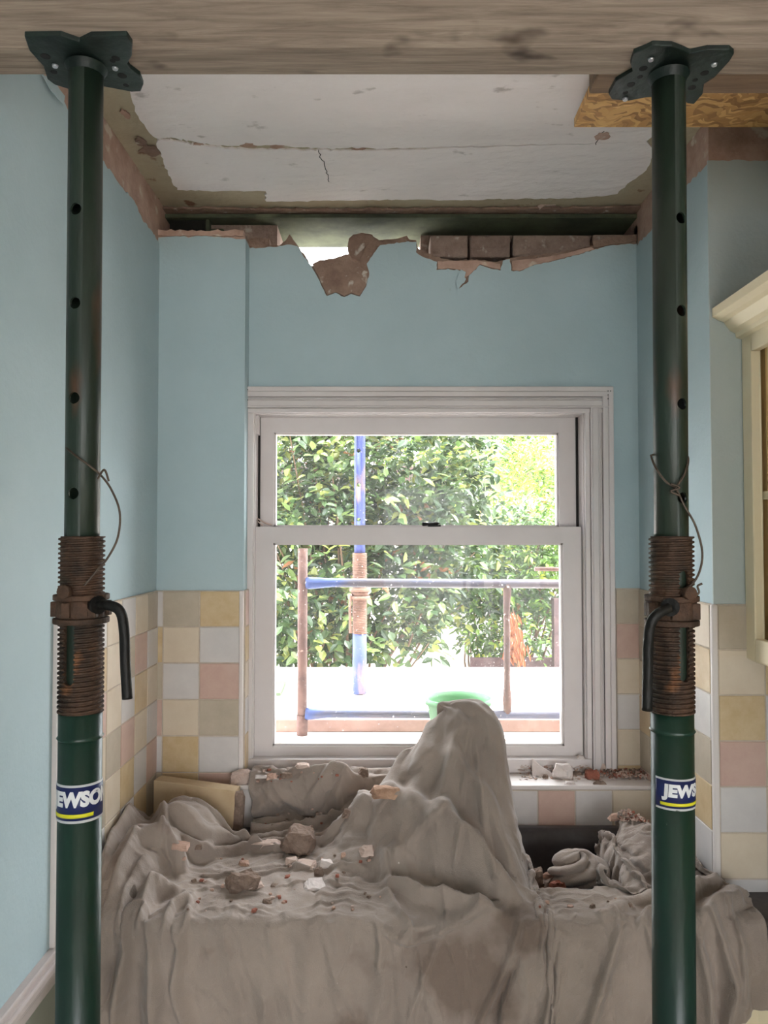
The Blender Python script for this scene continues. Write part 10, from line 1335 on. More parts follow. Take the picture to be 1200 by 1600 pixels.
# ---------------------------------------------------------------- dust sheets
import numpy as np
def grid(G):
    n, m, data, runs = G; out = []
    for c in range(3): out.append(np.cumsum(np.cumsum(np.array(data[c]).reshape(n, m), 0), 1))
    g = np.stack(out, -1) * .001; k = np.ones((n, m), bool)
    if runs:
        flat = []; on = False
        for r in runs: flat += [on] * r; on = not on
        k = np.array(flat).reshape(n, m)
    return g, k
def clothmat():
    m = bpy.data.materials.new('dusty_linen'); m.use_nodes = True; nt = m.node_tree; N = nt.nodes; L = nt.links; b = N['Principled BSDF']
    b.inputs['Roughness'].default_value = .95; b.inputs['Specular IOR Level'].default_value = .15; b.inputs['Sheen Weight'].default_value = .25
    tc = N.new('ShaderNodeTexCoord')
    def nse(s, d=5, w=0):
        n = N.new('ShaderNodeTexNoise'); n.noise_dimensions = '4D'; n.inputs['W'].default_value = w; n.inputs['Scale'].default_value = s; n.inputs['Detail'].default_value = d; L.new(tc.outputs['Object'], n.inputs['Vector']); return n.outputs[0]
    def ramp(f, a, c): 
        r = N.new('ShaderNodeMapRange'); r.inputs[1].default_value = a; r.inputs[2].default_value = c; L.new(f, r.inputs[0]); return r.outputs[0]
    def mix(f, a, c):
        x = N.new('ShaderNodeMix'); x.data_type = 'RGBA'; L.new(f, x.inputs[0])
        if isinstance(a, tuple): x.inputs[6].default_value = a
        else: L.new(a, x.inputs[6])
        x.inputs[7].default_value = c; return x.outputs[2]
    c = mix(ramp(nse(7), .35, .65), rgb(158, 144, 134), rgb(141, 128, 119))
    c = mix(ramp(nse(3.4, 5, 21.5), .585, .64), c, rgb(121, 106, 96))       # old spill stains
    c = mix(ramp(nse(9, 3, 7), .72, .735), c, rgb(96, 84, 74))
    c = mix(ramp(nse(55, 2, 9), .76, .79), c, rgb(84, 70, 60))
    c = mix(ramp(nse(38, 2, 12), .77, .80), c, rgb(214, 204, 196))
    L.new(c, b.inputs['Base Color'])
    w = N.new('ShaderNodeTexNoise'); w.inputs['Scale'].default_value = 420; L.new(tc.outputs['Object'], w.inputs[0])
    w2 = N.new('ShaderNodeTexNoise'); w2.inputs['Scale'].default_value = 30; w2.inputs['Detail'].default_value = 7; L.new(tc.outputs['Object'], w2.inputs[0])
    ad = N.new('ShaderNodeMath'); ad.operation = 'MULTIPLY_ADD'; ad.inputs[1].default_value = .22; L.new(w.outputs[0], ad.inputs[0]); L.new(w2.outputs[0], ad.inputs[2])
    bp = N.new('ShaderNodeBump'); bp.inputs['Strength'].default_value = .7; bp.inputs['Distance'].default_value = .006; L.new(ad.outputs[0], bp.inputs['Height']); L.new(bp.outputs[0], b.inputs['Normal'])
    return m
M_cloth = clothmat()
def xy(l): return [(lambda v: (v.x, v.y))(onz(px, py, ZT + .04)) for px, py in l]
def xz(l): return [(lambda v: (v.x, v.z))(at(px, py, 1.575)) for px, py in l]
FOLDS_TOP = [([(185, 1345), (212, 1298), (262, 1266), (330, 1280), (420, 1286), (520, 1274), (600, 1288), (645, 1312)], .030, .017), ([(235, 1306), (300, 1296), (352, 1300), (420, 1312), (500, 1308)], .018, .010),
 ([(248, 1330), (330, 1326), (400, 1308), (470, 1300), (545, 1306), (612, 1332)], .024, .013), ([(300, 1262), (400, 1266), (500, 1270), (560, 1280)], .020, .010), ([(280, 1348), (380, 1352), (440, 1340), (520, 1342), (590, 1356)], .009, .007),
 ([(420, 1366), (500, 1360), (580, 1372)], .006, .006), ([(300, 1372), (350, 1366), (420, 1378)], .005, .006), ([(480, 1395), (540, 1386), (590, 1398)], .005, .006), ([(300, 1402), (360, 1398), (440, 1410)], .005, .007), ([(450, 1418), (520, 1410), (600, 1420)], .004, .006),
 ([(596, 1318), (625, 1342), (680, 1362), (745, 1380), (812, 1398)], .030, .016), ([(592, 1342), (612, 1372), (660, 1392), (720, 1404), (790, 1412)], .026, .013), ([(600, 1372), (620, 1402), (650, 1424)], .020, .012), ([(650, 1372), (700, 1384), (760, 1396)], .010, .006), ([(640, 1316), (700, 1334), (765, 1360), (808, 1388)], .018, .012),
 ([(160, 1392), (178, 1346), (212, 1312)], .028, .014), ([(168, 1416), (212, 1358), (262, 1342), (298, 1354)], .028, .013), ([(212, 1430), (236, 1388), (284, 1372)], .024, .011), ([(250, 1436), (268, 1404), (300, 1388)], .018, .009), ([(178, 1436), (196, 1400), (236, 1366)], .02, .010), ([(222, 1290), (252, 1300), (262, 1330), (250, 1360)], .02, .009), ([(280, 1436), (292, 1412), (300, 1380)], .01, .007),
 ([(840, 1424), (900, 1418), (960, 1420)], .004, .006), ([(1045, 1412), (1090, 1388), (1130, 1378)], .02, .012), ([(1085, 1426), (1130, 1404), (1160, 1394)], .02, .011), ([(990, 1428), (1010, 1404), (1050, 1398)], .012, .008)]
FOLDS_HUMP = [([(728, 1108), (705, 1150), (690, 1210), (660, 1270), (630, 1310)], .012, .012), ([(735, 1105), (722, 1180), (712, 1260), (702, 1330)], .007, .008), ([(752, 1110), (770, 1180), (782, 1280), (800, 1380)], .012, .012), ([(740, 1130), (745, 1220), (752, 1300), (770, 1370)], .010, .010), ([(775, 1120), (798, 1200), (808, 1300), (818, 1385)], .012, .008), ([(700, 1125), (650, 1190), (600, 1250), (580, 1275)], .008, .010)]
FOLDS_FRONT = [([(824, 1420), (818, 1450), (802, 1500), (780, 1550), (757, 1600), (737, 1650), (700, 1800)], .016, .011), ([(986, 1420), (976, 1450), (957, 1500), (932, 1555), (911, 1600), (880, 1700)], .013, .010), ([(595, 1436), (605, 1462), (640, 1478), (680, 1462), (740, 1440), (800, 1428)], .016, .009), ([(588, 1432), (598, 1480), (594, 1520)], .012, .010), ([(620, 1440), (650, 1456), (700, 1448), (760, 1432)], .010, .007),
 ([(268, 1436), (284, 1480), (276, 1540), (300, 1620), (304, 1750)], .020, .010), ([(228, 1420), (242, 1480), (248, 1560), (262, 1700)], .022, .011), ([(190, 1420), (204, 1480), (192, 1560), (176, 1700)], .024, .012), ([(160, 1420), (158, 1480), (170, 1600), (150, 1750)], .02, .010),
 ([(1104, 1416), (1132, 1460), (1148, 1530), (1138, 1620), (1140, 1750)], .022, .010), ([(1076, 1420), (1094, 1460), (1107, 1530), (1114, 1620), (1110, 1750)], .020, .008), ([(702, 1440), (670, 1520), (642, 1600), (600, 1750)], .008, .009), ([(1010, 1430), (1030, 1500), (1045, 1600), (1040, 1700)], .012, .008), ([(880, 1440), (862, 1500), (838, 1560)], .005, .008), ([(420, 1440), (430, 1520), (410, 1600)], .004, .012), ([(1152, 1420), (1165, 1480), (1158, 1560)], .014, .007), ([(500, 1450), (520, 1520), (560, 1600)], .005, .010)]
def seg_dist(P, pl):
    best = np.full(len(P), 9.0); bt = np.zeros(len(P)); L = len(pl) - 1
    for i in range(L):
        a = np.array(pl[i]); d = np.array(pl[i + 1]) - a; t = np.clip(((P - a) @ d) / (d @ d + 1e-9), 0, 1); v = P - a - t[:, None] * d
        q = np.hypot(v[:, 0], v[:, 1]); sgn = np.where(v[:, 0] * d[1] - v[:, 1] * d[0] > 0, 1, -1); m = q < np.abs(best); best = np.where(m, q * sgn, best); bt = np.where(m, (i + t) / L, bt)
    return best, bt
def sstep(a, b, x): t = np.clip((x - a) / (b - a), 0, 1); return t * t * (3 - 2 * t)
def rough(co, no, seed, amp=1):
    """creases and crumples added on the subdivided sheet"""
    out = np.zeros(len(co))
    for i in range(len(co)):
        x, y, z = co[i]; up = abs(no[i][2])
        wx = noise.noise(Vector((x * 3.1, y * 3.1, z * 3.1 + seed))) * 1.3; wy = noise.noise(Vector((x * 3.1 + 9, y * 3.1, z * 3.1 - seed))) * 1.3
        if up > .55: p = Vector((x * 9 + wx * 1.6, y * 13 + wy * 1.6, seed))
        else: p = Vector((x * 15 + wx * 1.5 + z * 5, wy, z * 4.5 + seed))
        r = 1 - abs(noise.noise(p)) * 2.2; r2 = 1 - abs(noise.noise(p * 2.3 + Vector((4, 1, 7)))) * 2.2
        if x > -.06 and z > ZT + .13: out[i] = .0008 * noise.noise(Vector((x * 46, y * 46, z * 46))); continue
        out[i] = (.0052 * max(0, r) ** 4 + .0030 * max(0, r2) ** 4 + .0016 * noise.noise(Vector((x * 46, y * 46, z * 46)))) * (1 if up > .55 else .75)
    return out * amp
def sheet(name, G, label, folds=True, amp=1):
    g, k = grid(G); n, m = k.shape; ids = -np.ones((n, m), int); vs = []
    for i in range(n):
        for j in range(m):
            if k[i, j]: ids[i, j] = len(vs); vs.append(tuple(g[i, j]))
    fs = [(ids[i, j], ids[i + 1, j], ids[i + 1, j + 1], ids[i, j + 1]) for i in range(n - 1) for j in range(m - 1) if min(ids[i, j], ids[i + 1, j], ids[i + 1, j + 1], ids[i, j + 1]) >= 0]
    fs = [tuple(int(v) for v in f) for f in fs]
    me = bpy.data.meshes.new(name); me.from_pydata(vs, [], fs)
    o = bpy.data.objects.new(name, me); COL.objects.link(o)
    s = o.modifiers.new('fine', 'SUBSURF'); s.levels = 2; bpy.context.view_layer.update()
    me = bpy.data.meshes.new_from_object(o.evaluated_get(bpy.context.evaluated_depsgraph_get())); o.modifiers.clear(); o.data = me
    nv = len(me.vertices); co = np.empty(nv * 3); me.vertices.foreach_get('co', co); co = co.reshape(-1, 3); no = np.empty(nv * 3); me.vertex_normals.foreach_get('vector', no); no = no.reshape(-1, 3)
    if no[:, 2].sum() < 0: no = -no
    h = rough(co, no, 2.7, amp); co2 = co + no * h[:, None]
    if folds:
        top = (co[:, 1] > YF - .03) & (co[:, 2] > ZT - .02)
        hump = sstep(.13, .20, co[:, 2] - ZT)
        for l, a, w in FOLDS_TOP:
            d, t = seg_dist(co[:, :2], xy(l)); ww = np.where(d > 0, w, w * .55); e = a * np.exp(-(d / ww) ** 2) * (sstep(0, .15, t) * (1 - sstep(.85, 1, t))) * top * (1 - hump); co2[:, 2] += e; co2[:, 1] -= e * .4
        for l, a, w in FOLDS_FRONT:
            d, t = seg_dist(co[:, [0, 2]], xz(l)); ww = np.where(d > 0, w, w * .6); e = a * np.exp(-(d / ww) ** 2) * (sstep(0, .12, t) * (1 - sstep(.97, 1, t) * .5)) * (co[:, 1] < YF + .03); co2[:, 1] -= e; co2[:, 0] -= e * .3
        hp = (co[:, 2] > ZT + .06) & (co[:, 0] > -.12)
        def xz2(l): return [(lambda v: (v.x, v.z))(at(px, py, 1.97 - .2 * max(0, (py - 1110) / 280) ** 1.2)) for px, py in l]
        for l, a, w in FOLDS_HUMP:
            d, t = seg_dist(co[:, [0, 2]], xz2(l)); ww = np.where(d > 0, w, w * .6); e = a * np.exp(-(d / ww) ** 2) * (sstep(0, .25, t) * (1 - sstep(.9, 1, t))) * hp * (no[:, 1] < .2); co2[:, 1] -= e; co2[:, 0] -= e * .3
    me.vertices.foreach_set('co', co2.ravel()); me.update()
    me.materials.clear(); me.materials.append(M_cloth); me.polygons.foreach_set('use_smooth', [True] * len(me.polygons)); me.name = name
    w = o.modifiers.new('thickness', 'SOLIDIFY'); w.thickness = .0014; w.offset = 0
    tag(o, label, 'dust sheet'); return o
sheet_main = sheet('dust_sheet', SHEET, 'large crumpled grey dust sheet over the worktop and tap, hanging over the front edge')
sheet_heap = sheet('dust_sheet', HEAP, 'bunched grey dust sheet heaped behind the right prop at the end of the sink', folds=False, amp=1.2)
bpy.context.view_layer.update()
# ---------------------------------------------------------------- rubble
def bvh_of(objs):
    V = []; T = []
    for o in objs:
        me = o.data; b = len(V); mw = o.matrix_world; V += [mw @ v.co for v in me.vertices]
        T += [[i + b for i in p.vertices] for p in me.polygons]
    return BVHTree.FromPolygons(V, T)
bpy.context.view_layer.update()
def world_meshes(names):
    found = []
    for o in bpy.data.objects:
        stem = o.name.split('.')[0]
        if o.type == 'MESH' and stem in names: found.append(o)
    return found
SURF = bvh_of(world_meshes(['dust_sheet', 'trim_2', 'worktop', 'window_board']))
def hit(px, py, tree=None):
    r = ray(px, py); h = (tree or SURF).ray_cast(Vector((0, 0, CZ)), r.normalized()); return h[0]
def drop(x, y, tree=None):
    h = (tree or SURF).ray_cast(Vector((x, y, 1.6)), Vector((0, 0, -1))); return h[0].z if h[0] else ZT
def chunk_mesh(name, sx, sy, sz, seed, m, pts=13, wedge=0):
    rnd = random.Random(seed); P = []
    for i in range(pts):
        v = Vector((rnd.uniform(-1, 1), rnd.uniform(-1, 1), rnd.uniform(-1, 1)))
        mx = max(abs(v.x), abs(v.y), abs(v.z)); v /= mx; k = rnd.uniform(.78, 1); v *= k
        v.z *= 1 - wedge * (v.x * .5 + .5) * .7
        tp = rnd.uniform(.6, .95) if v.z > 0 and pts < 18 else 1
        P.append(Vector((v.x * sx / 2 * tp, v.y * sy / 2 * tp, v.z * sz / 2)))
    P += [Vector((a * sx * .42 * rnd.uniform(.8, 1.1), b * sy * .42 * rnd.uniform(.7, 1.1), -sz / 2)) for a in (-1, 1) for b in (-1, 1)] + [Vector((a * sx * .30 * rnd.uniform(.6, 1.25), b * sy * (.30 if pts < 18 else .46) * rnd.uniform(.6, 1.25), sz / 2 * rnd.uniform(.7, 1.1) * (1 - wedge * (a * .5 + .5) * .7))) for a in (-1, 1) for b in (-1, 1)]
    vs, fs = hullmesh(P)
    bm = bmesh.new(); V = [bm.verts.new(v) for v in vs]
    for f in fs: bm.faces.new([V[i] for i in f])
    bmesh.ops.subdivide_edges(bm, edges=[e for e in bm.edges if e.calc_length() > max(sx, sy) * .22], cuts=2, use_grid_fill=True)
    bmesh.ops.triangulate(bm, faces=bm.faces)
    for v in bm.verts: v.co += Vector((rnd.uniform(-1, 1), rnd.uniform(-1, 1), rnd.uniform(-1, 1))) * min(sx, sy, sz) * .09
    zm = min(v.co.z for v in bm.verts)
    for v in bm.verts: v.co.z -= zm
    me = bpy.data.meshes.new(name); bm.to_mesh(me); bm.free(); me.materials.append(m); return me
def rub(name, px, py, w, h, m, label, cat, seed, rz=0, dep=.8, tilt=(0, 0), wedge=0, group=None, p=None, tree=None, pts=13):
    """px, py: middle of the foot of the piece in the photograph; w, h: its width and height there"""
    q = hit(px, py, tree) if p is None else p
    if q is None: q = onz(px, py, ZT + .02)
    s = q.y / F; W_ = w * s; D_ = W_ * dep
    # seen from above at about 20 to 25 degrees, part of the height of the outline is the depth of the top
    sn = (CZ - q.z) / math.hypot(CZ - q.z, q.y); Hh = max(.25 * h * s, h * s - D_ * sn * .75)
    me = chunk_mesh(name, W_, D_, Hh, seed, m, pts, wedge); o = bpy.data.objects.new(name, me); COL.objects.link(o)
    c = q + Vector((0, D_ * .45, 0)); z = max(drop(c.x, c.y, tree) if p is None else q.z, q.z - .01)
    o.location = (c.x, c.y, z - .0035); o.rotation_euler = (math.radians(tilt[0]), math.radians(tilt[1]), math.radians(rz)); tag(o, label, cat, group); return o
RB = [
 ('mortar_lump', 463, 1339, 56, 44, M_mortar, 'largest grey brown mortar lump in the middle of the dust sheet', 'rubble', 3, -12, .9, (4, 8)),
 ('mortar_lump', 380, 1393, 56, 36, M_mortar, 'long flat topped brown mortar block nearest the front of the dust sheet', 'rubble', 24, 12, .55, (6, -10)),
 ('plaster_piece', 397, 1392, 30, 14, M_paleplaster, 'pinkish plaster slip leaning under the long front mortar block', 'rubble', 5, 20, .6, (0, -14)),
 ('plaster_piece', 420, 1323, 38, 20, M_paleplaster, 'tan plaster lump just left of the largest mortar lump', 'rubble', 6, 10, .7, (0, 0)),
 ('plaster_piece', 491, 1392, 36, 18, M_whiteplaster, 'flat pink white plaster plate right of the long front mortar block', 'rubble', 7, 8, .8, (16, 0)),
 ('plaster_piece', 478, 1358, 38, 15, M_paleplaster, 'flat pale plaster piece just in front of the largest mortar lump', 'rubble', 8, -14, .7, (6, 4)),
 ('plaster_wedge', 510, 1357, 32, 18, M_whiteplaster, 'grey white plaster wedge right of the largest mortar lump', 'rubble', 9, 10, .7, (0, 12)),
 ('mortar_lump', 498, 1371, 17, 17, M_mortar, 'small dark brown lump against the grey white plaster wedge', 'rubble', 10, 0, .8, (0, 0)),
 ('plaster_piece', 455, 1351, 24, 11, M_paleplaster, 'thin pink plaster flake tucked under the front left of the largest mortar lump', 'rubble', 11, 20, .8, (8, 0)),
 ('plaster_piece', 380, 1354, 20, 12, M_plaster, 'small pink plaster flake alone left of the lumps', 'rubble', 12, 0, .8, (8, 0)),
 ('plaster_piece', 281, 1347, 34, 14, M_plaster, 'broken brown plaster slip by the left fold of the dust sheet', 'rubble', 13, -14, .6, (4, 0)),
 ('mortar_lump', 416, 1413, 18, 12, M_mortar, 'small tan lump closest to the front edge of the dust sheet', 'rubble', 14, 0, .8, (0, 0)),
 ('mortar_lump', 428, 1386, 14, 9, M_mortar, 'small dark lump right of the long front mortar block', 'rubble', 15, 0, .8, (0, 0)),
 ('brick_fragment', 450, 1373, 14, 8, M_redbrick, 'tiny red brick fragment in the middle of the dust sheet', 'rubble', 16, 0, .8, (0, 0)),
 ('plaster_piece', 573, 1346, 26, 16, M_paleplaster, 'flat pink plaster piece near the gathered folds at the right', 'rubble', 17, 10, .8, (14, 0)),
 ('brick_fragment', 604, 1300, 56, 24, mat('tan_stone', rgb(186, 152, 128), .95, var=rgb(154, 120, 98), scale=30, bump=.8, bscale=70), 'long tan brick fragment lying against the foot of the covered tap', 'rubble', 18, -4, .5, (0, 0)),
 ('mortar_lump', 543, 1282, 19, 17, M_mortar, 'brown lump left of the long tan brick fragment', 'rubble', 19, 0, .8, (0, 0)),
 ('plaster_wedge', 376, 1279, 44, 24, M_paleplaster, 'pale wedge shaped plaster piece beside the broken end of the cream slab', 'rubble', 20, 24, .6, (0, -10)),
 ('plaster_piece', 408, 1275, 28, 9, M_whiteplaster, 'thin white flake right of the pale wedge on the back fold', 'rubble', 21, 0, .8, (0, 0)),
 ('mortar_lump', 423, 1264, 19, 14, M_plaster, 'small pink brown lump at the foot of the cloth on the ledge', 'rubble', 22, 0, .8, (0, 0)),
 ('mortar_lump', 447, 1274, 22, 13, M_mortar, 'grey lump on the back fold behind the largest mortar lump', 'rubble', 23, 0, .8, (0, 0)),
 ('plaster_piece', 471, 1277, 26, 11, M_paleplaster, 'pale flat flake on the back fold, right of the grey lump', 'rubble', 25, 10, .8, (0, 0)),
 ('mortar_lump', 568, 1225, 20, 16, M_mortar, 'dark brown lump sitting on the cloth over the window ledge', 'rubble', 26, 0, .8, (0, 0)),
 ('plaster_piece', 409, 1333, 42, 8, M_paleplaster, 'long thin plaster sliver left of the largest mortar lump', 'rubble', 27, -3, .4, (0, 0)),
 ('mortar_lump', 309, 1344, 12, 9, M_mortar, 'small brown lump beside the broken slip at the left', 'rubble', 28, 0, .8, (0, 0)),
 ('mortar_lump', 536, 1341, 9, 11, M_plaster, 'tiny upright pink crumb left of the flat pink piece', 'rubble', 29, 0, .8, (0, 0)),
 ('plaster_piece', 892, 1419, 13, 8, M_plaster, 'tiny tan chip on the cloth in front of the sink', 'rubble', 30, 0, .8, (0, 0)),
 ('plaster_wedge', 853, 1217, 10, 8, M_mortar, 'small grey crumb at the foot of the white shard on the ledge', 'rubble', 31, 0, .8, (0, 0)),
 ('mortar_lump', 880, 1218, 34, 26, M_whiteplaster, 'grey lump with a white painted top on the window ledge', 'rubble', 32, 0, .7, (0, 8)),
 ('plaster_piece', 903, 1212, 20, 9, M_mortar, 'flat grey chip between the white topped lump and the red brick piece', 'rubble', 33, 0, .8, (0, 0)),
 ('brick_fragment', 928, 1219, 26, 18, M_redbrick, 'red brick lump on the window ledge', 'rubble', 34, 0, .8, (0, 0)),
 ('plaster_wedge', 946, 1209, 25, 16, M_paleplaster, 'pale wedge leaning behind the red brick lump', 'rubble', 35, -10, .6, (0, 24)),
 ('plaster_piece', 909, 1203, 13, 8, M_whiteplaster, 'small white chip behind the flat grey chip on the ledge', 'rubble', 36, 0, .8, (0, 0)),
 ('plaster_piece', 892, 1276, 22, 8, M_whiteplaster, 'thin white flake on the rim behind the sink, left of two', 'rubble', 37, 4, .5, (0, 0)),
 ('plaster_piece', 940, 1274, 26, 8, M_mortar, 'thin grey flake on the rim behind the sink, right of two', 'rubble', 38, -4, .5, (0, 0)),
 ('plaster_wedge', 967, 1276, 29, 12, M_plaster, 'pink wedge of plaster at the back corner of the sink', 'rubble', 39, 0, .5, (0, -12)),
]
for r in RB:
    nm, px, py, w, h, m, lab, cat, seed, rz, dep, tl = r; rub(nm, px, py, w, h, m, lab, cat, seed, rz, dep, tl, pts=24 if 'block' in lab else 13, wedge=.5 if 'block' in lab else 0)
# white painted shard standing on the ledge
q = hit(850, 1214) or onz(850, 1214, ZLEDGE); a = at(831, 1186, q.y + .02)
me = MB().prism([at(831, 1186, q.y + .022), at(838, 1192, q.y + .02), at(848, 1200, q.y + .014), at(858, 1206, q.y + .008), at(868, 1215, q.y), at(832, 1217, q.y)], (.002, .006, .001))
o = me.build('plaster_shard', M_whiteplaster, loc=(q.x, q.y, q.z)); tag(o, 'pointed white painted plaster shard standing on the window ledge', 'rubble')
o.location.z += ZLEDGE - min((o.matrix_world @ v.co).z for v in o.data.vertices) if False else 0
# cream painted slab in the back left corner
A = at(240, 1219, 2.10); B = at(366, 1236, 2.06); A2 = at(246, 1262, 2.07); B2 = at(350, 1275, 2.02)
zb = ZT + .002
ln = (B - A); U = Vector((ln.x, ln.y, 0)).normalized(); Nn = Vector((-U.y, U.x, 0)); Lg = Vector((ln.x, ln.y, 0)).length
slab = empty('broken_coving', (A.x, A.y, zb), 'cream painted slab of broken coving lying in the back left corner, its right end snapped off', 'rubble')
bot = Vector((A.x, A.y, zb)); 
prof = [bot, bot + U * (Lg * .95), bot + U * (Lg * .985) + Vector((0, 0, .03)), Vector((B.x, B.y, B.z - .035)), Vector((B.x, B.y, B.z)), Vector((A.x, A.y, A.z))]
MB().prism(prof, Nn * .045).build('painted_face', mat('cream_painted_plaster', rgb(200, 178, 146), .8, var=rgb(184, 160, 128), scale=10, bump=.2, bscale=40, spots=[(rgb(110, 86, 70), 13, .70, .73)]), slab, bevel=.002)
rnd = random.Random(4); vs, fs = hullmesh([Vector((B.x, B.y, 0)) + U * rnd.uniform(-.02, .020) + Nn * rnd.uniform(0, .045) + Vector((0, 0, rnd.uniform(zb + .0, B.z - .004))) for _ in range(40)])
MB().add(vs, fs).build('broken_end', M_mortar, slab)
# lump by the side wall behind the right prop
rub('mortar_lump', 1092, 1312, 26, 32, M_mortar, 'brown lump resting against the side wall behind the right prop', 'rubble', 51, 10, .8, (0, 10), tree=bvh_of(world_meshes(['dust_sheet', 'worktop'])))
# scattered crumbs, countable ones
cr = [chunk_mesh('mortar_crumb', .010, .009, .006, 60 + i, m, 8) for i, m in enumerate([M_mortar, M_paleplaster, M_redbrick, M_plaster])]
rnd = random.Random(77); n = 0
spots = [(rnd.uniform(285, 600), rnd.uniform(1335, 1425)) for _ in range(46)] + [(rnd.uniform(400, 545), rnd.uniform(1202, 1222)) for _ in range(16)] + [(rnd.uniform(380, 520), rnd.uniform(1258, 1292)) for _ in range(14)] + [(rnd.uniform(830, 1000), rnd.uniform(1404, 1424)) for _ in range(6)]
for px, py in spots:
    q = hit(px, py)
    if q is None: continue
    o = bpy.data.objects.new('mortar_crumb', rnd.choice(cr)); COL.objects.link(o); o.location = (q.x, q.y, q.z - .0008); s = rnd.uniform(.4, 1.25); o.scale = (s * rnd.uniform(.7, 1.4), s, s * .8); o.rotation_euler = (0, 0, rnd.uniform(0, 6))
    where = ('on the flat front of the dust sheet', 'on the cloth over the window ledge', 'on the back fold of the dust sheet', 'on the cloth strip before the sink')[(py > 1400 and px > 800) * 3 or (py < 1230) * 1 or (py < 1300) * 2]
    tag(o, 'tiny brown or pink mortar crumb ' + where, 'rubble', 'mortar crumbs ' + where)
# loose dust and grit (nobody could count it)
def grit(name, label, region, n, seed, mats, smin, smax, tree=None, pile=0):
    rnd = random.Random(seed); mb = MB()
    bases = [hullmesh([Vector((rnd.uniform(-1, 1), rnd.uniform(-1, 1), rnd.uniform(-.5, .8))) for _ in range(8)]) for _ in range(6)]
    for i in range(n):
        px, py = region(rnd); q = hit(px, py, tree)
        if q is None: continue
        s = rnd.uniform(smin, smax) * rnd.uniform(.4, 1); vs, fs = rnd.choice(bases); R = Matrix.Rotation(rnd.uniform(0, 6.28), 3, 'Z')
        mb.add([R @ Vector((v.x * s * rnd.uniform(.9, 1.1), v.y * s, v.z * s * .6)) + q + Vector((0, 0, s * .25 + rnd.random() * pile)) for v in vs], fs, rnd.randrange(len(mats)))
    o = mb.build(name, mats, weld=False, flat=True); o['kind'] = 'stuff'; o['label'] = label; o['category'] = 'rubble'; return o
grit('loose_debris', 'layer of pink and white crumbs of plaster scattered along the window ledge', lambda r: (r.uniform(812, 1016), r.triangular(1194, 1222, 1203)), 900, 5, [M_whiteplaster, M_paleplaster, M_plaster, M_whiteplaster], .0025, .0075)
grit('brick_grit', 'heap of red and brown brick crumbs at the right end of the window ledge', lambda r: (r.triangular(930, 1018, 1000), r.uniform(1195, 1218)), 520, 6, [M_redbrick, M_paleplaster, M_plaster, M_mortar], .004, .010, pile=.012)
grit('mortar_grit', 'red brick crumbs heaped at the back corner of the sink rim', lambda r: (r.uniform(970, 1015), r.uniform(1270, 1286)), 160, 7, [M_redbrick, M_paleplaster, M_plaster], .004, .009, tree=bvh_of(world_meshes(['worktop', 'dust_sheet', 'bowl', 'trim_2'])), pile=.008)
grit('plaster_dust', 'line of plaster crumbs along the back of the worktop behind the sink', lambda r: (r.uniform(822, 975), r.uniform(1266, 1277)), 130, 8, [M_whiteplaster, M_paleplaster, M_mortar], .002, .006, tree=bvh_of(world_meshes(['worktop', 'bowl', 'trim_2'])))
# rubble in the sink
rnd = random.Random(9); mb = MB()
for i in range(420):
    a = rnd.uniform(0, 6.28); r = abs(rnd.gauss(0, .5)); x = .36 + math.cos(a) * r * .17; y = 1.865 + math.sin(a) * r * .10; x = min(.60, max(SX0 + .07, x)); y = min(1.98, max(SY0 + .06, y))
    t = min(1, math.hypot((x - .40) / .24, (y - 1.865) / .16)); z = ZT - .16 + rnd.random() * .125 * (1 - t ** 2); s = rnd.uniform(.008, .022)
    vs, fs = hullmesh([Vector((rnd.uniform(-1, 1), rnd.uniform(-1, 1), rnd.uniform(-1, 1))) * s for _ in range(9)]); mb.add([v + Vector((x, y, z + s * .4)) for v in vs], fs, rnd.randrange(4))
o = mb.build('rubble_heap', [M_mortar, M_plaster, M_mortar, M_brick], weld=False, flat=True); o['kind'] = 'stuff'; tag(o, 'heap of brown mortar rubble filling the bottom of the dark sink', 'rubble')
bpy.context.view_layer.update(); HEAPT = bvh_of([o] + world_meshes(['bowl']))
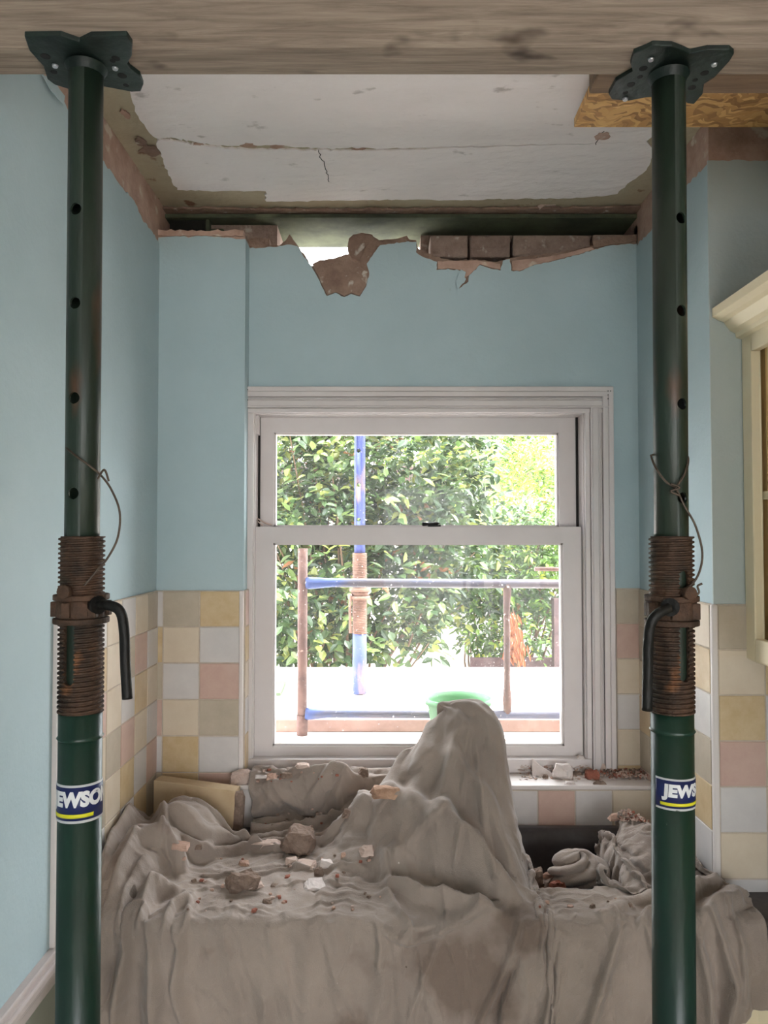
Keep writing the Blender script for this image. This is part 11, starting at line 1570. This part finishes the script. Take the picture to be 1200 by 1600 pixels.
def inrub(nm, px, py, d, w, h, m, lab, seed, rz=0):
    c = at(px, py, d); z = drop(c.x, c.y, HEAPT) - .012; s = d / F; top = at(px, py - h, d).z
    me = chunk_mesh(nm, w * s, w * s * .8, max(.02, top - z), seed, m, 14); o = bpy.data.objects.new(nm, me); COL.objects.link(o); o.location = (c.x, c.y, z); o.rotation_euler = (0, 0, rz); tag(o, lab, 'rubble')
inrub('mortar_lump', 838, 1390, 1.83, 26, 30, M_mortar, 'grey mortar lump in the sink, against the covered tap', 71)
inrub('mortar_lump', 856, 1388, 1.88, 24, 24, M_plaster, 'pink brown lump in the sink between the grey lump and the twisted cloth', 72)
inrub('brick_fragment', 868, 1392, 1.81, 32, 14, M_redbrick, 'red brick fragment in the sink at the foot of the twisted cloth', 73)
# twisted knot of cloth
c = at(905, 1372, 1.86); vs = []; nu, nv = 72, 48; kz = drop(c.x, c.y, HEAPT); Rk = .060; cz = at(905, 1366, 1.86).z
for i in range(nu):
    for j in range(nv + 1):
        u = 2 * PI * i / nu; v = PI * j / nv
        sp = u * 3 + v * 5.0; q = math.sin(v)
        w = 1 + .34 * (abs(math.sin(sp * .5 + 1.5 * math.sin(u + v * 2))) ** .6 - .5) + .08 * noise.noise(Vector((math.cos(u) * 2, math.sin(u) * 2, v * 2)))
        pz = math.cos(v) * (.78 if v < PI / 2 else (cz - kz + .01) / Rk)
        vs.append(Vector((c.x + Rk * w * q * math.cos(u) * 1.08, c.y + Rk * w * q * math.sin(u), cz + Rk * w * pz)))
fs = [(i * (nv + 1) + j, ((i + 1) % nu) * (nv + 1) + j, ((i + 1) % nu) * (nv + 1) + j + 1, i * (nv + 1) + j + 1) for i in range(nu) for j in range(nv)]
o = MB().add(vs, fs, 0, True)
kn = o.build('twisted_cloth', M_cloth, loc=(c.x, c.y, kz)); tag(kn, 'knot of grey cloth twisted into a rosette in the sink', 'cloth')
pth = smooth_path([at(930, 1372, 1.84), at(955, 1390, 1.80), at(985, 1400, 1.74)], 6)
MB().sweep(pth, [.026, .024, .022, .020, .019, .018, .018, .018, .018, .016, .014, .012, .008][:len(pth)], 14).build('tail', M_cloth, kn, loc=tuple(pth[0]))
